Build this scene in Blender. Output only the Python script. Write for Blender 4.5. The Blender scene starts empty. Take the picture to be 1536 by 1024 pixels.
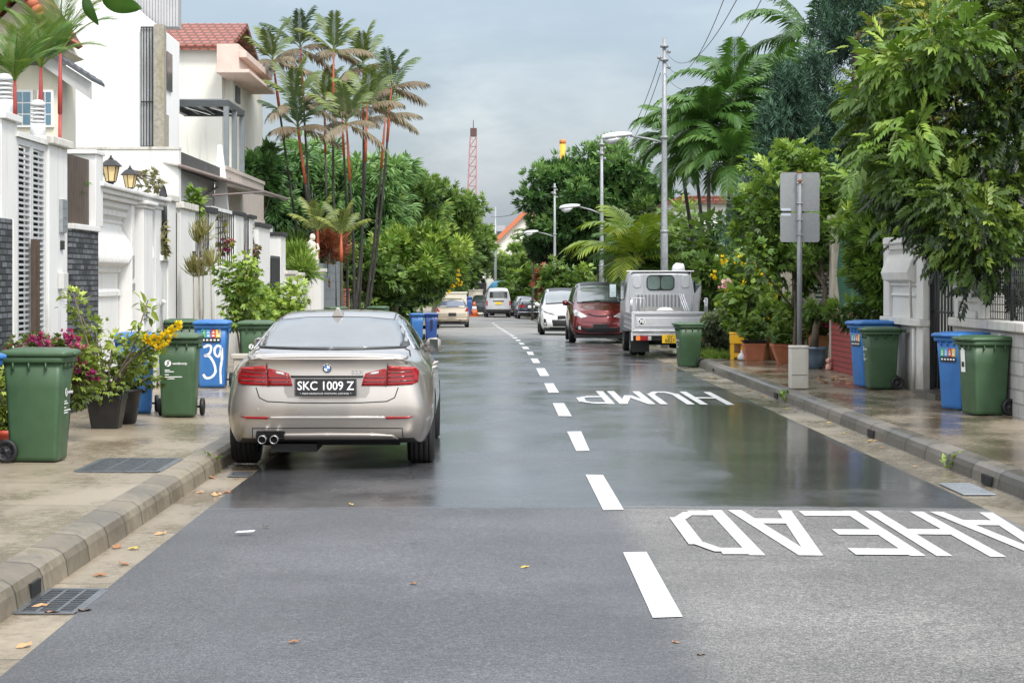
import bpy, bmesh, math, random
import numpy as np
from mathutils import Vector, Matrix
from mathutils.bvhtree import BVHTree

random.seed(11)
rng = np.random.default_rng(11)
S = bpy.context.scene
COL = S.collection
R = math.radians
PI = math.pi

# ---------------------------------------------------------------- camera model / survey helpers
F, VX, HY, H = 3100.0, 745.0, 420.0, 1.68


def W(px, py, Y):
    """world point that a survey mark (px, py of the 1536 px photo) at distance Y stands for"""
    return Vector(((px - VX) * Y / F, Y, H - (py - HY) * Y / F))


def XP(px, Y):
    return (px - VX) * Y / F


def ZP(py, Y):
    return H - (py - HY) * Y / F


def smooth(t):
    t = max(0.0, min(1.0, t))
    return t * t * (3 - 2 * t)


def zr(Y):
    """height of the road: level, then falling gently away"""
    if Y < 42:
        return 0.0
    if Y > 115:
        return -0.80
    t = (Y - 42) / 73.0
    return -0.80 * (t * t * (3 - 2 * t) * 0.5 + t * 0.5)


def bend(Y):
    """sideways drift of the road: it curves slightly to the left"""
    return -1.2e-4 * max(0.0, Y - 25) ** 2


# ---------------------------------------------------------------- objects
def tag(o, label=None, cat=None, group=None, kind=None):
    if label:
        o['label'] = label
    if cat:
        o['category'] = cat
    if group:
        o['group'] = group
    if kind:
        o['kind'] = kind
    return o


def thing(name, loc, label, cat, rz=0.0, group=None):
    o = bpy.data.objects.new(name, None)
    o.empty_display_size = 0.2
    o.location = loc
    o.rotation_euler = (0, 0, rz)
    COL.objects.link(o)
    return tag(o, label, cat, group)


def link(name, me, parent=None):
    o = bpy.data.objects.new(name, me)
    COL.objects.link(o)
    if parent is not None:
        o.parent = parent
    return o


def copy_tree(o, parent=None):
    c = o.copy()
    COL.objects.link(c)
    c.parent = parent
    for ch in list(o.children):
        copy_tree(ch, c)
    return c


class MB:
    """collects shapes and builds them as ONE mesh object"""

    def __init__(self):
        self.v, self.f, self.mi, self.sm = [], [], [], []
        self.x = Matrix()
        self.m = 0

    def add(self, vs, fs, smooth=False):
        o = len(self.v)
        x = self.x
        for p in vs:
            self.v.append(tuple(x @ Vector(p)))
        for f in fs:
            self.f.append(tuple(i + o for i in f))
            self.mi.append(self.m)
            self.sm.append(smooth)
        return self

    def box(self, x0, x1, y0, y1, z0, z1):
        vs = [(x, y, z) for z in (z0, z1) for y in (y0, y1) for x in (x0, x1)]
        return self.add(vs, [(0, 2, 3, 1), (4, 5, 7, 6), (0, 1, 5, 4), (2, 6, 7, 3), (0, 4, 6, 2), (1, 3, 7, 5)])

    def cbox(self, c, s):
        return self.box(c[0] - s[0] / 2, c[0] + s[0] / 2, c[1] - s[1] / 2, c[1] + s[1] / 2, c[2] - s[2] / 2, c[2] + s[2] / 2)

    def loft(self, rings, cap=True, smooth=False, closed=True):
        n = len(rings[0])
        vs = [p for r in rings for p in r]
        fs = []
        for i in range(len(rings) - 1):
            for k in range(n if closed else n - 1):
                k2 = (k + 1) % n
                fs.append((i * n + k, i * n + k2, (i + 1) * n + k2, (i + 1) * n + k))
        if cap and closed:
            fs.append(tuple(range(n - 1, -1, -1)))
            fs.append(tuple((len(rings) - 1) * n + k for k in range(n)))
        return self.add(vs, fs, smooth)

    def tube(self, pts, r, n=8, cap=True, smooth=True):
        """tube through pts, r a number or one radius per point"""
        pts = [Vector(p) for p in pts]
        if not hasattr(r, '__len__'):
            r = [r] * len(pts)
        rings = []
        up = Vector((0.13, 0.31, 0.95)).normalized()
        for i, p in enumerate(pts):
            t = (pts[min(i + 1, len(pts) - 1)] - pts[max(i - 1, 0)]).normalized()
            a = t.cross(up)
            if a.length < 1e-3:
                a = t.cross(Vector((1, 0, 0)))
            a.normalize()
            b = t.cross(a)
            rings.append([tuple(p + (a * math.cos(2 * PI * k / n) + b * math.sin(2 * PI * k / n)) * r[i]) for k in range(n)])
        return self.loft(rings, cap, smooth)

    def lathe(self, prof, n=16, c=(0, 0, 0), smooth=True, cap=True):
        rings = [[(c[0] + r * math.cos(2 * PI * k / n), c[1] + r * math.sin(2 * PI * k / n), c[2] + z) for k in range(n)] for r, z in prof]
        return self.loft(rings, cap, smooth)

    def prism(self, poly, axis, a0, a1):
        """poly: 2-D outline; axis x: (y,z), y: (x,z), z: (x,y); swept from a0 to a1"""
        def P(p, a):
            return {'x': (a, p[0], p[1]), 'y': (p[0], a, p[1]), 'z': (p[0], p[1], a)}[axis]
        return self.loft([[P(p, a0) for p in poly], [P(p, a1) for p in poly]])

    def quad(self, *p):
        return self.add(p, [tuple(range(len(p)))])

    def build(self, name, mat, parent=None, bevel=0.0, local=True, seg=2, fix=True):
        me = bpy.data.meshes.new(name)
        v = self.v
        if parent is not None and not local:
            inv = parent.matrix_basis.inverted()
            v = [tuple(inv @ Vector(p)) for p in v]
        me.from_pydata(v, [], self.f)
        mats = mat if isinstance(mat, (list, tuple)) else [mat]
        for m_ in mats:
            me.materials.append(m_)
        me.polygons.foreach_set('material_index', self.mi)
        me.polygons.foreach_set('use_smooth', self.sm)
        if fix:
            bm = bmesh.new()
            bm.from_mesh(me)
            bmesh.ops.recalc_face_normals(bm, faces=bm.faces)
            bm.to_mesh(me)
            bm.free()
        me.update()
        o = link(name, me, parent)
        if bevel > 0:
            b = o.modifiers.new('Bevel', 'BEVEL')
            b.width = bevel
            b.segments = seg
            b.limit_method = 'ANGLE'
            b.angle_limit = R(40)
            b.harden_normals = False
        return o


def text_mesh(body, size, mat, parent, name, loc=(0, 0, 0), rot=(0, 0, 0), ext=0.0, off=0.0, sx=1.0, align='CENTER', space=1.0):
    cu = bpy.data.curves.new(name, 'FONT')
    cu.body = body
    cu.size = size
    cu.extrude = ext
    cu.offset = off
    cu.space_character = space
    cu.align_x = align
    cu.align_y = 'CENTER'
    cu.resolution_u = 3
    o = bpy.data.objects.new(name + '_curve', cu)
    COL.objects.link(o)
    dg = bpy.context.evaluated_depsgraph_get()
    me = bpy.data.meshes.new_from_object(o.evaluated_get(dg))
    bpy.data.objects.remove(o)
    bpy.data.curves.remove(cu)
    me.materials.clear()
    me.materials.append(mat)
    t = link(name, me, parent)
    t.location = loc
    t.rotation_euler = rot
    t.scale = (sx, 1, 1)
    return t


# ---------------------------------------------------------------- materials
class NT:
    def __init__(self, mat_or_world):
        self.t = mat_or_world.node_tree
        self.t.nodes.clear()

    def n(self, typ, ins=None, **props):
        nd = self.t.nodes.new(typ)
        for k, v in props.items():
            setattr(nd, k, v)
        for k, v in (ins or {}).items():
            s = nd.inputs[k]
            if isinstance(v, bpy.types.NodeSocket):
                self.t.links.new(v, s)
            else:
                s.default_value = v
        return nd

    def math(self, op, a, b=0.0, c=0.0, clamp=False):
        return self.n('ShaderNodeMath', {0: a, 1: b, 2: c}, operation=op, use_clamp=clamp).outputs[0]

    def noise(self, vec, scale, detail=3.0, rough=0.55, dist=0.0):
        return self.n('ShaderNodeTexNoise', {'Vector': vec, 'Scale': scale, 'Detail': detail, 'Roughness': rough, 'Distortion': dist}).outputs[0]

    def ramp(self, fac, stops, interp='LINEAR'):
        nd = self.n('ShaderNodeValToRGB', {0: fac})
        cr = nd.color_ramp
        cr.interpolation = interp
        while len(cr.elements) < len(stops):
            cr.elements.new(0.5)
        for e, (p, c) in zip(cr.elements, stops):
            e.position = p
            e.color = c if len(c) == 4 else (*c, 1)
        return nd.outputs[0]

    def rng(self, v, a, b, c=0.0, d=1.0):
        return self.n('ShaderNodeMapRange', {0: v, 1: a, 2: b, 3: c, 4: d}, interpolation_type='SMOOTHSTEP').outputs[0]

    def mix(self, fac, a, b, blend='MIX'):
        nd = self.n('ShaderNodeMix', data_type='RGBA', blend_type=blend, clamp_factor=True)
        for i, v in ((0, fac), (6, a), (7, b)):
            s = nd.inputs[i]
            if isinstance(v, bpy.types.NodeSocket):
                self.t.links.new(v, s)
            else:
                s.default_value = v if i == 0 else ((*v, 1) if len(v) == 3 else v)
        return nd.outputs[2]

    def scalevec(self, vec, s):
        return self.n('ShaderNodeVectorMath', {0: vec, 1: s}, operation='MULTIPLY').outputs[0]

    def out(self, shader):
        self.n('ShaderNodeOutputMaterial', {0: shader})


MATS = {}


def M(name, col, rough=0.5, metal=0.0, var=0.15, scale=5.0, bump=0.0, bscale=60.0, coat=0.0, spec=0.5,
      streak=0.0, scol=(0.05, 0.05, 0.045), foot=0.0, rvar=0.1, drops=0.0, zfoot=0.2):
    """general procedural surface: mottled colour, uneven gloss, optional rain streaks, splashed foot, bump"""
    if name in MATS:
        return MATS[name]
    m = bpy.data.materials.new(name)
    m.use_nodes = True
    t = NT(m)
    tc = t.n('ShaderNodeTexCoord').outputs['Object']
    pos = t.n('ShaderNodeNewGeometry').outputs['Position']
    c = tuple(col)
    n1 = t.noise(pos, scale, 5.0, 0.6)
    base = t.mix(t.math('MULTIPLY_ADD', n1, 1.6, -0.3, True), tuple(x * (1 - var) for x in c), tuple(min(1, x * (1 + var)) for x in c))
    if streak > 0:
        sv = t.scalevec(pos, (2.6, 2.6, 0.22))
        n2 = t.noise(sv, 2.2, 6.0, 0.65)
        f = t.math('MULTIPLY', t.rng(n2, 0.52, 0.75), streak)
        base = t.mix(f, base, scol)
    if foot > 0:
        sep = t.n('ShaderNodeSeparateXYZ', {0: pos}).outputs[2]
        n3 = t.noise(pos, 3.0, 5.0, 0.6)
        h = t.math('ADD', sep, t.math('MULTIPLY', n3, -0.5))
        f = t.math('MULTIPLY', t.rng(h, zfoot, zfoot - 0.45), foot)
        base = t.mix(f, base, scol)
    r = t.math('MULTIPLY_ADD', t.noise(pos, scale * 1.7, 3.0), rvar * 2, rough - rvar, True)
    b = {'Base Color': base, 'Roughness': r, 'Metallic': metal, 'Coat Weight': coat, 'Specular IOR Level': spec, 'Coat Roughness': 0.06}
    if bump > 0:
        h = t.noise(tc, bscale, 4.0, 0.6)
        b['Normal'] = t.n('ShaderNodeBump', {'Strength': bump, 'Distance': 0.01, 'Height': h}).outputs[0]
    if drops > 0:
        vo = t.n('ShaderNodeTexVoronoi', {'Vector': tc, 'Scale': 85.0}).outputs[0]
        h = t.rng(vo, 0.32, 0.1)
        gate = t.rng(t.noise(tc, 40.0, 2.0), 0.5, 0.6)
        b['Normal'] = t.n('ShaderNodeBump', {'Strength': drops, 'Distance': 0.002, 'Height': t.math('MULTIPLY', h, gate)}).outputs[0]
        b['Coat Normal'] = b['Normal']
    p = t.n('ShaderNodeBsdfPrincipled', b)
    t.out(p.outputs[0])
    MATS[name] = m
    return m


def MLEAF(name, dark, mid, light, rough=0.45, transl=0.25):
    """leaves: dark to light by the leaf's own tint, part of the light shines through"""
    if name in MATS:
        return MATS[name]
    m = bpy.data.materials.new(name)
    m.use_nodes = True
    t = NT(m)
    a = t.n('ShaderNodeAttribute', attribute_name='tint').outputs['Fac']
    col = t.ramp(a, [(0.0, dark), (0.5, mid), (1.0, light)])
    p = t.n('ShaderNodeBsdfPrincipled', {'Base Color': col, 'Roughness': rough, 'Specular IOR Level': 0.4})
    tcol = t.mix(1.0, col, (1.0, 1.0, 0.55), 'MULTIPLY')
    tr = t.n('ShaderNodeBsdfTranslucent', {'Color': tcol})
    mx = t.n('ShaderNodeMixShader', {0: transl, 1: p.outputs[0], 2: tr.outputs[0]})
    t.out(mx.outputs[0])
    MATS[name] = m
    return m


def MBRICK(name, c1, c2, mortar, scale=1.0, bw=0.22, rh=0.075, axis='x', msize=0.012, bump=0.5, offset=0.5, rough=0.8, grime=0.3):
    """courses of brick or stone on a wall that faces along `axis`"""
    if name in MATS:
        return MATS[name]
    m = bpy.data.materials.new(name)
    m.use_nodes = True
    t = NT(m)
    pos = t.n('ShaderNodeNewGeometry').outputs['Position']
    s = t.n('ShaderNodeSeparateXYZ', {0: pos}).outputs
    if axis == 'x':
        u = s[1]
    elif axis == 'y':
        u = s[0]
    else:
        u = t.math('ADD', s[0], s[1])
    vec = t.n('ShaderNodeCombineXYZ', {0: u, 1: s[2], 2: 0.0}).outputs[0]
    br = t.n('ShaderNodeTexBrick', {'Vector': vec, 'Color1': (*c1, 1), 'Color2': (*c2, 1), 'Mortar': (*mortar, 1), 'Scale': scale,
                                    'Mortar Size': msize, 'Mortar Smooth': 0.2, 'Bias': 0.0, 'Brick Width': bw, 'Row Height': rh}, offset=offset)
    n = t.noise(pos, 9.0, 5.0, 0.6)
    col = t.mix(t.math('MULTIPLY', n, grime), br.outputs[0], tuple(x * 0.35 for x in c1))
    h = t.math('ADD', t.math('MULTIPLY', br.outputs[1], -1.0), t.math('MULTIPLY', t.noise(vec, 14.0, 3.0), 0.7))
    nb = t.n('ShaderNodeBump', {'Strength': bump, 'Distance': 0.02, 'Height': h})
    p = t.n('ShaderNodeBsdfPrincipled', {'Base Color': col, 'Roughness': rough, 'Normal': nb.outputs[0]})
    t.out(p.outputs[0])
    MATS[name] = m
    return m


# ---------------------------------------------------------------- foliage
def tri_mesh(name, V, T, tint, mat, parent, smooth=False):
    V = np.asarray(V, np.float32)
    T = np.asarray(T, np.int32)
    me = bpy.data.meshes.new(name)
    me.vertices.add(len(V))
    me.vertices.foreach_set('co', V.ravel())
    me.loops.add(T.size)
    me.loops.foreach_set('vertex_index', T.ravel())
    me.polygons.add(len(T))
    me.polygons.foreach_set('loop_start', np.arange(0, T.size, 3, dtype=np.int32))
    me.polygons.foreach_set('loop_total', np.full(len(T), 3, np.int32))
    me.update(calc_edges=True)
    if tint is not None:
        a = me.attributes.new('tint', 'FLOAT', 'POINT')
        a.data.foreach_set('value', np.clip(np.asarray(tint, np.float32), 0, 1))
    for m_ in (mat if isinstance(mat, (list, tuple)) else [mat]):
        me.materials.append(m_)
    if smooth:
        me.polygons.foreach_set('use_smooth', [True] * len(T))
    return link(name, me, parent)


def leaf_tpl(w=0.22, fold=0.08, droop=0.12, segs=1):
    """one leaf along +y, folded on its midrib: (verts, tris)"""
    if segs == 1:
        v = [(0, 0, 0), (-w, 0.42, fold), (0, 1, -droop), (w, 0.42, fold), (0, 0.45, 0)]
        f = [(0, 4, 1), (4, 2, 1), (0, 3, 4), (4, 3, 2)]
        return np.array(v, float), np.array(f)
    v = [(0, 0, 0), (-w, 0.3, fold), (w, 0.3, fold), (-w * 0.8, 0.65, fold - droop * 0.3), (w * 0.8, 0.65, fold - droop * 0.3), (0, 1, -droop), (0, 0.3, 0.0), (0, 0.65, -droop * 0.35)]
    f = [(0, 6, 1), (0, 2, 6), (1, 6, 7), (1, 7, 3), (6, 2, 4), (6, 4, 7), (3, 7, 5), (7, 4, 5)]
    return np.array(v, float), np.array(f)


def sprig_tpl(kind):
    """small sprays of leaves, about one unit long, stem along +y"""
    Vs, Fs, o = [], [], 0
    r = random.Random(5)

    def put(lv, lf, M4):
        nonlocal o
        vv = np.array([tuple(M4 @ Vector(p)) for p in lv])
        Vs.append(vv)
        Fs.append(lf + o)
        o += len(vv)
    if kind == 'quad':      # a flat pair of leaves, cheap
        lv, lf = leaf_tpl(0.24, 0.1, 0.1)
        for a in (-0.6, 0.0, 0.6):
            put(lv, lf, Matrix.Rotation(a, 4, 'Z') @ Matrix.Rotation(r.uniform(-0.4, 0.4), 4, 'Y'))
    elif kind == 'pinnate':
        lv, lf = leaf_tpl(0.21, 0.06, 0.14)
        for i in range(4):
            for s in (-1, 1):
                put(lv, lf, Matrix.Translation((0, 0.15 + 0.2 * i, -0.05 * i * i * 0.35)) @ Matrix.Rotation(-s * (1.0 - 0.08 * i), 4, 'Z') @ Matrix.Rotation(s * 0.25, 4, 'Y') @ Matrix.Rotation(-0.35, 4, 'X') @ Matrix.Scale(0.52, 4))
        put(lv, lf, Matrix.Translation((0, 0.85, -0.15)) @ Matrix.Rotation(-0.5, 4, 'X') @ Matrix.Scale(0.5, 4))
    elif kind == 'whorl':   # hanging rosette (mango)
        lv, lf = leaf_tpl(0.11, 0.04, 0.45, 2)
        for i in range(9):
            a = 2 * PI * i / 9 + r.uniform(-0.2, 0.2)
            put(lv, lf, Matrix.Rotation(a, 4, 'Y') @ Matrix.Rotation(r.uniform(0.5, 1.0), 4, 'X') @ Matrix.Scale(r.uniform(0.75, 1.05), 4))
    elif kind == 'whorl_up':
        lv, lf = leaf_tpl(0.15, 0.06, 0.25)
        for i in range(8):
            a = 2 * PI * i / 8 + r.uniform(-0.2, 0.2)
            put(lv, lf, Matrix.Rotation(a, 4, 'Y') @ Matrix.Rotation(r.uniform(0.3, 1.2), 4, 'X') @ Matrix.Scale(r.uniform(0.7, 1.05), 4))
    elif kind == 'needle':
        for i in range(7):
            s = -1 if i % 2 else 1
            lv, lf = leaf_tpl(0.1, 0.02, 0.0)
            put(lv, lf, Matrix.Translation((0, 0.12 * i, 0)) @ Matrix.Rotation(s * 0.55 + r.uniform(-.2, .2), 4, 'Z') @ Matrix.Rotation(r.uniform(-1, 1), 4, 'X') @ Matrix.Scale(0.5, 4))
    elif kind == 'strap':   # long thin strap leaves (dracaena, grass)
        for i in range(12):
            lv, lf = leaf_tpl(0.045, 0.01, 0.35, 2)
            a = 2 * PI * i / 12 + r.uniform(-0.2, 0.2)
            put(lv, lf, Matrix.Rotation(a, 4, 'Y') @ Matrix.Rotation(r.uniform(0.15, 1.25), 4, 'X') @ Matrix.Scale(r.uniform(0.7, 1.0), 4))
    elif kind == 'flower':
        for i in range(6):
            lv, lf = leaf_tpl(0.4, 0.15, 0.1)
            put(lv, lf, Matrix.Rotation(2 * PI * i / 6, 4, 'Y') @ Matrix.Rotation(0.7, 4, 'X') @ Matrix.Scale(0.6, 4))
    elif kind == 'leaf':
        lv, lf = leaf_tpl(0.24, 0.06, 0.15, 2)
        put(lv, lf, Matrix())
    return np.vstack(Vs), np.vstack(Fs)


TPL = {k: sprig_tpl(k) for k in ('quad', 'pinnate', 'whorl', 'whorl_up', 'needle', 'strap', 'flower', 'leaf')}


def unit(a):
    return a / np.maximum(np.linalg.norm(a, axis=-1, keepdims=True), 1e-9)


def scatter(name, P, D, size, tint, tpl, mat, parent, upmix=1.0):
    """put one spray at each point P, stem along D"""
    tv, tf = TPL[tpl]
    N = len(P)
    D = unit(D)
    up = np.array([0, 0, 1.0]) * upmix + rng.normal(0, 0.45, (N, 3))
    Rt = unit(np.cross(D, up))
    U = np.cross(Rt, D)
    size = np.broadcast_to(np.asarray(size, float), (N,))
    V = P[:, None, :] + size[:, None, None] * (tv[None, :, 0, None] * Rt[:, None, :] + tv[None, :, 1, None] * D[:, None, :] + tv[None, :, 2, None] * U[:, None, :])
    T = (tf[None] + (np.arange(N) * len(tv))[:, None, None]).reshape(-1, 3)
    tt = np.repeat(tint, len(tv)) + rng.normal(0, 0.05, N * len(tv))
    return tri_mesh(name, V.reshape(-1, 3), T, tt, mat, parent)


def clumps(center, rad, n, crad, shell=0.55, zmin=None, lump=0.25):
    """clump centres spread through an uneven ellipsoid crown, mostly near its skin"""
    d = unit(rng.normal(0, 1, (n, 3)))
    rr = shell + (1 - shell) * rng.random((n, 1)) ** 0.6
    rr = rr * (1 + lump * (np.sin(d[:, :1] * 5 + center[0]) * np.cos(d[:, 2:] * 4 + center[1]) + rng.normal(0, 0.35, (n, 1))))
    C = np.array(center) + d * rr * np.array(rad)
    if zmin is not None:
        C[:, 2] = np.maximum(C[:, 2], zmin + rng.random(n) * crad)
    return C, d


def foliage(name, parent, C, crad, per, size, mat, tpl='quad', center=None, droop=0.0, jit=0.5, tint0=0.45, tvar=0.16, hvar=0.35, upmix=1.0, out=0.35, flat=0.8, loc=True):
    """leafy mesh around clump centres C (world); parent Empty is at the plant's base"""
    n = len(C)
    off = np.array(parent.location) if (parent is not None and loc) else np.zeros(3)
    crad_ = np.broadcast_to(np.asarray(crad, float), (n,))
    d = unit(rng.normal(0, 1, (n * per, 3)))
    k = rng.random((n * per, 1)) ** 0.45
    k = np.where(rng.random(k.shape) < .09, k * 1.55, k)
    rr = np.repeat(crad_, per)[:, None]
    L = d * k * rr * np.array([1, 1, flat])
    P = np.repeat(C, per, 0) + L
    cc = np.array(center) if center is not None else C.mean(0)
    outw = unit(P - cc)
    D = unit(L) + out * outw + jit * rng.normal(0, 0.6, P.shape) + np.array([0, 0, -droop])
    ct = np.repeat(rng.normal(0, tvar, n), per)
    span = np.maximum(np.ptp(P[:, 2]), 0.1)
    tint = tint0 + ct + hvar * (d[:, 2] * k[:, 0] * 0.5) + 0.18 * ((P[:, 2] - P[:, 2].mean()) / span) + rng.normal(0, 0.08, n * per)  # random clump tone, plus painted light: paler towards clump tops and crown top
    sz = size * (0.7 + 0.6 * rng.random(n * per))
    return scatter(name, P - off, D, sz, tint, tpl, mat, parent, upmix)


def blossoms(parent, C, crad, per, size, mat, tint0=.5):
    for c in C:
        foliage('flower_head', parent, np.array([c]), crad, per, size, mat, 'flower', tint0=tint0)


def limbs(mb, base, top, r0, targets, n=7, k=0.5):
    """tapered trunk from base to top and limbs from it to the target points"""
    base, top = Vector(base), Vector(top)
    mid = base.lerp(top, 0.5) + Vector((random.uniform(-.1, .1), random.uniform(-.1, .1), 0)) * (top - base).length * 0.3
    mb.tube([base, base.lerp(mid, .12), mid, top], [r0 * 1.35, r0, r0 * 0.8, r0 * 0.55], n)
    for t in targets:
        t = Vector(t)
        a = base.lerp(top, random.uniform(0.45, 0.98))
        m = a.lerp(t, 0.5) + Vector((random.uniform(-.15, .15), random.uniform(-.15, .15), random.uniform(0, .25))) * (t - a).length
        mb.tube([a, m, t], [r0 * 0.5, r0 * 0.3, r0 * 0.1], 5)


BARK = None


def tree(name, label, base, height_c, rad, mat, n=40, crad=0.9, per=60, size=0.3, tpl='quad', trunk_r=0.16, droop=0.2, tint0=0.45, group=None,
         bark=None, shell=0.5, zmin=None, cat='tree', lump=0.25, hvar=0.35, tvar=0.16, extra=None, upmix=1.0, flat=.8, offs=(0, 0)):
    """a tree: trunk with limbs, crown of leaf sprays in uneven clumps"""
    t = thing(name, base, label, cat, 0, group)
    c = (base[0] + offs[0], base[1] + offs[1], base[2] + height_c)
    C, d = clumps(c, rad, n, crad, shell, zmin, lump)
    if extra is not None:
        C = np.vstack([C, np.array(extra, float)])
    mb = MB()
    tops = [tuple(C[i] - np.array(base)) for i in range(0, len(C), max(1, len(C) // 12))]
    limbs(mb, (0, 0, -0.1), (offs[0] * .6, offs[1] * .6, height_c * 0.85), trunk_r, tops)
    mb.build('trunk', bark or BARK, t)
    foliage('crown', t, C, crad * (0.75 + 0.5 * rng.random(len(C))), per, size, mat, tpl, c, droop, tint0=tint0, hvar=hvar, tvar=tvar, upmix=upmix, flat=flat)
    return t


def frond(V, T, TI, base, az, el, L, curve, ll, nl, w, tint, r, droop=0.6, vee=0.35, tipf=0.25, fwd=0.0):
    """one feather frond appended to lists; returns rachis points"""
    d = Vector((math.cos(az), math.sin(az), 0))
    side = Vector((-math.sin(az), math.cos(az), 0))
    pts = []
    p = Vector(base)
    e = el
    K = 12
    for i in range(K + 1):
        pts.append(p.copy())
        p = p + (d * math.cos(e) + Vector((0, 0, 1)) * math.sin(e)) * (L / K)
        e -= curve / K * (0.5 + 1.0 * i / K)
    for i in range(nl):
        t = 0.12 + 0.88 * i / (nl - 1)
        x = t * K
        k = min(int(x), K - 1)
        q = pts[k].lerp(pts[k + 1], x - k)
        tg = (pts[k + 1] - pts[k]).normalized()
        nrm = side.cross(tg).normalized()
        l = ll * (math.sin(PI * min(1, 0.16 + 0.74 * t)) * 0.9 + tipf * t) * r.uniform(0.85, 1.1)
        fw = 0.55 + 0.75 * t + fwd
        for s in (-1, 1):
            dv = (side * s + tg * fw + nrm * vee * r.uniform(0.5, 1.3)).normalized()
            m = q + dv * l * 0.5
            dv2 = (dv + Vector((0, 0, -droop * r.uniform(0.6, 1.3)))).normalized()
            e2 = m + dv2 * l * 0.5
            wv = tg * w * (0.6 if t > .9 else 1)
            o = len(V)
            V.extend([tuple(q - wv * 0.4), tuple(q + wv * 0.4), tuple(m - wv), tuple(m + wv), tuple(e2)])
            T.extend([(o, o + 1, o + 3), (o, o + 3, o + 2), (o + 2, o + 3, o + 4)])
            ti = tint + r.uniform(-0.1, 0.1) - 0.1 * (1 - t)
            TI.extend([ti - .05, ti - .05, ti, ti, ti + 0.08])
    return pts


def palm(name, label, base, top, crown, leafmat, trunkmat, shaftmat=None, r0=0.06, shaft=0.8, nf=9, L=1.5, el0=1.2, curve=1.7, ll=0.5, nl=26, w=0.025,
         tint=0.5, group=None, seed=1, bow=0.0, droop=0.6, vee=0.35, dead=0, elspread=1.1, cat='palm', deadmat_t=None, fwd=0.0):
    r = random.Random(seed)
    t = thing(name, base, label, cat, 0, group)
    b = Vector((0, 0, -0.05))
    tp = Vector(top) - Vector(base)
    mid = b.lerp(tp, 0.5) + Vector((bow, 0, 0))
    pts = []
    for i in range(9):
        s = i / 8
        pts.append((b * (1 - s) ** 2 + mid * 2 * s * (1 - s) + tp * s * s))
    mb = MB()
    mb.tube(pts, [r0 * (1.25 - 0.45 * i / 8) for i in range(9)], 7)
    mb.build('trunk', trunkmat, t)
    ax = (pts[-1] - pts[-2]).normalized()
    cb = tp + ax * shaft
    if shaftmat:
        mb = MB()
        mb.tube([tp - ax * 0.05, tp + ax * shaft * 0.3, cb], [r0 * 1.05, r0 * 1.1, r0 * 0.5], 8)
        mb.build('crownshaft', shaftmat, t)
    V, T, TI = [], [], []
    mb = MB()
    for i in range(nf):
        az = 2.4 * i + r.uniform(-0.3, 0.3)
        q = i / max(1, nf - 1)
        el = el0 - elspread * q + r.uniform(-0.12, 0.12)
        isdead = i >= nf - dead
        rp = frond(V, T, TI, cb - ax * 0.06 * q, az, el - (0.5 if isdead else 0), L * r.uniform(0.85, 1.1), curve * r.uniform(0.8, 1.2), ll, nl, w,
                   (deadmat_t if isdead else tint + r.uniform(-0.12, 0.12)), r, droop * (2 if isdead else 1), vee, .25, 0.0 if isdead else fwd)
        mb.tube(rp[::2], [0.018, 0.014, 0.011, 0.009, 0.007, 0.005, 0.003], 4, False)
    # rachises join the leaflets in one crown mesh
    o = len(V)
    for v in mb.v:
        V.append(v)
        TI.append(tint + 0.15)
    for f in mb.f:
        for k in range(1, len(f) - 1):
            T.append((f[0] + o, f[k] + o, f[k + 1] + o))
    tri_mesh('crown', V, T, TI, leafmat, t)
    return t
# ================================================================ shared materials
BARK = M('bark', (0.13, 0.105, 0.08), 0.85, var=0.4, scale=9, bump=0.8, bscale=30)
BARK_PALE = M('bark_pale', (0.26, 0.23, 0.19), 0.85, var=0.4, scale=9, bump=0.6, bscale=40)
BLACK = M('black_rubber', (0.012, 0.012, 0.013), 0.55, var=0.3, scale=20, bump=0.2, bscale=120)
BLACKPL = M('black_plastic', (0.02, 0.02, 0.022), 0.4, var=0.2)
DARK = M('dark_gap', (0.008, 0.008, 0.009), 0.8)
CHROME = M('chrome', (0.75, 0.76, 0.78), 0.12, 1.0, var=0.03)
ALLOY = M('alloy', (0.55, 0.56, 0.58), 0.25, 1.0, var=0.05)
WHITEPLATE = M('white_letter', (0.85, 0.85, 0.85), 0.4, var=0.02)
IRON = M('black_iron', (0.015, 0.015, 0.017), 0.45, var=0.3)
GALV = M('galvanised', (0.36, 0.38, 0.40), 0.45, 0.6, var=0.25, scale=14, bump=0.1)


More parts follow.
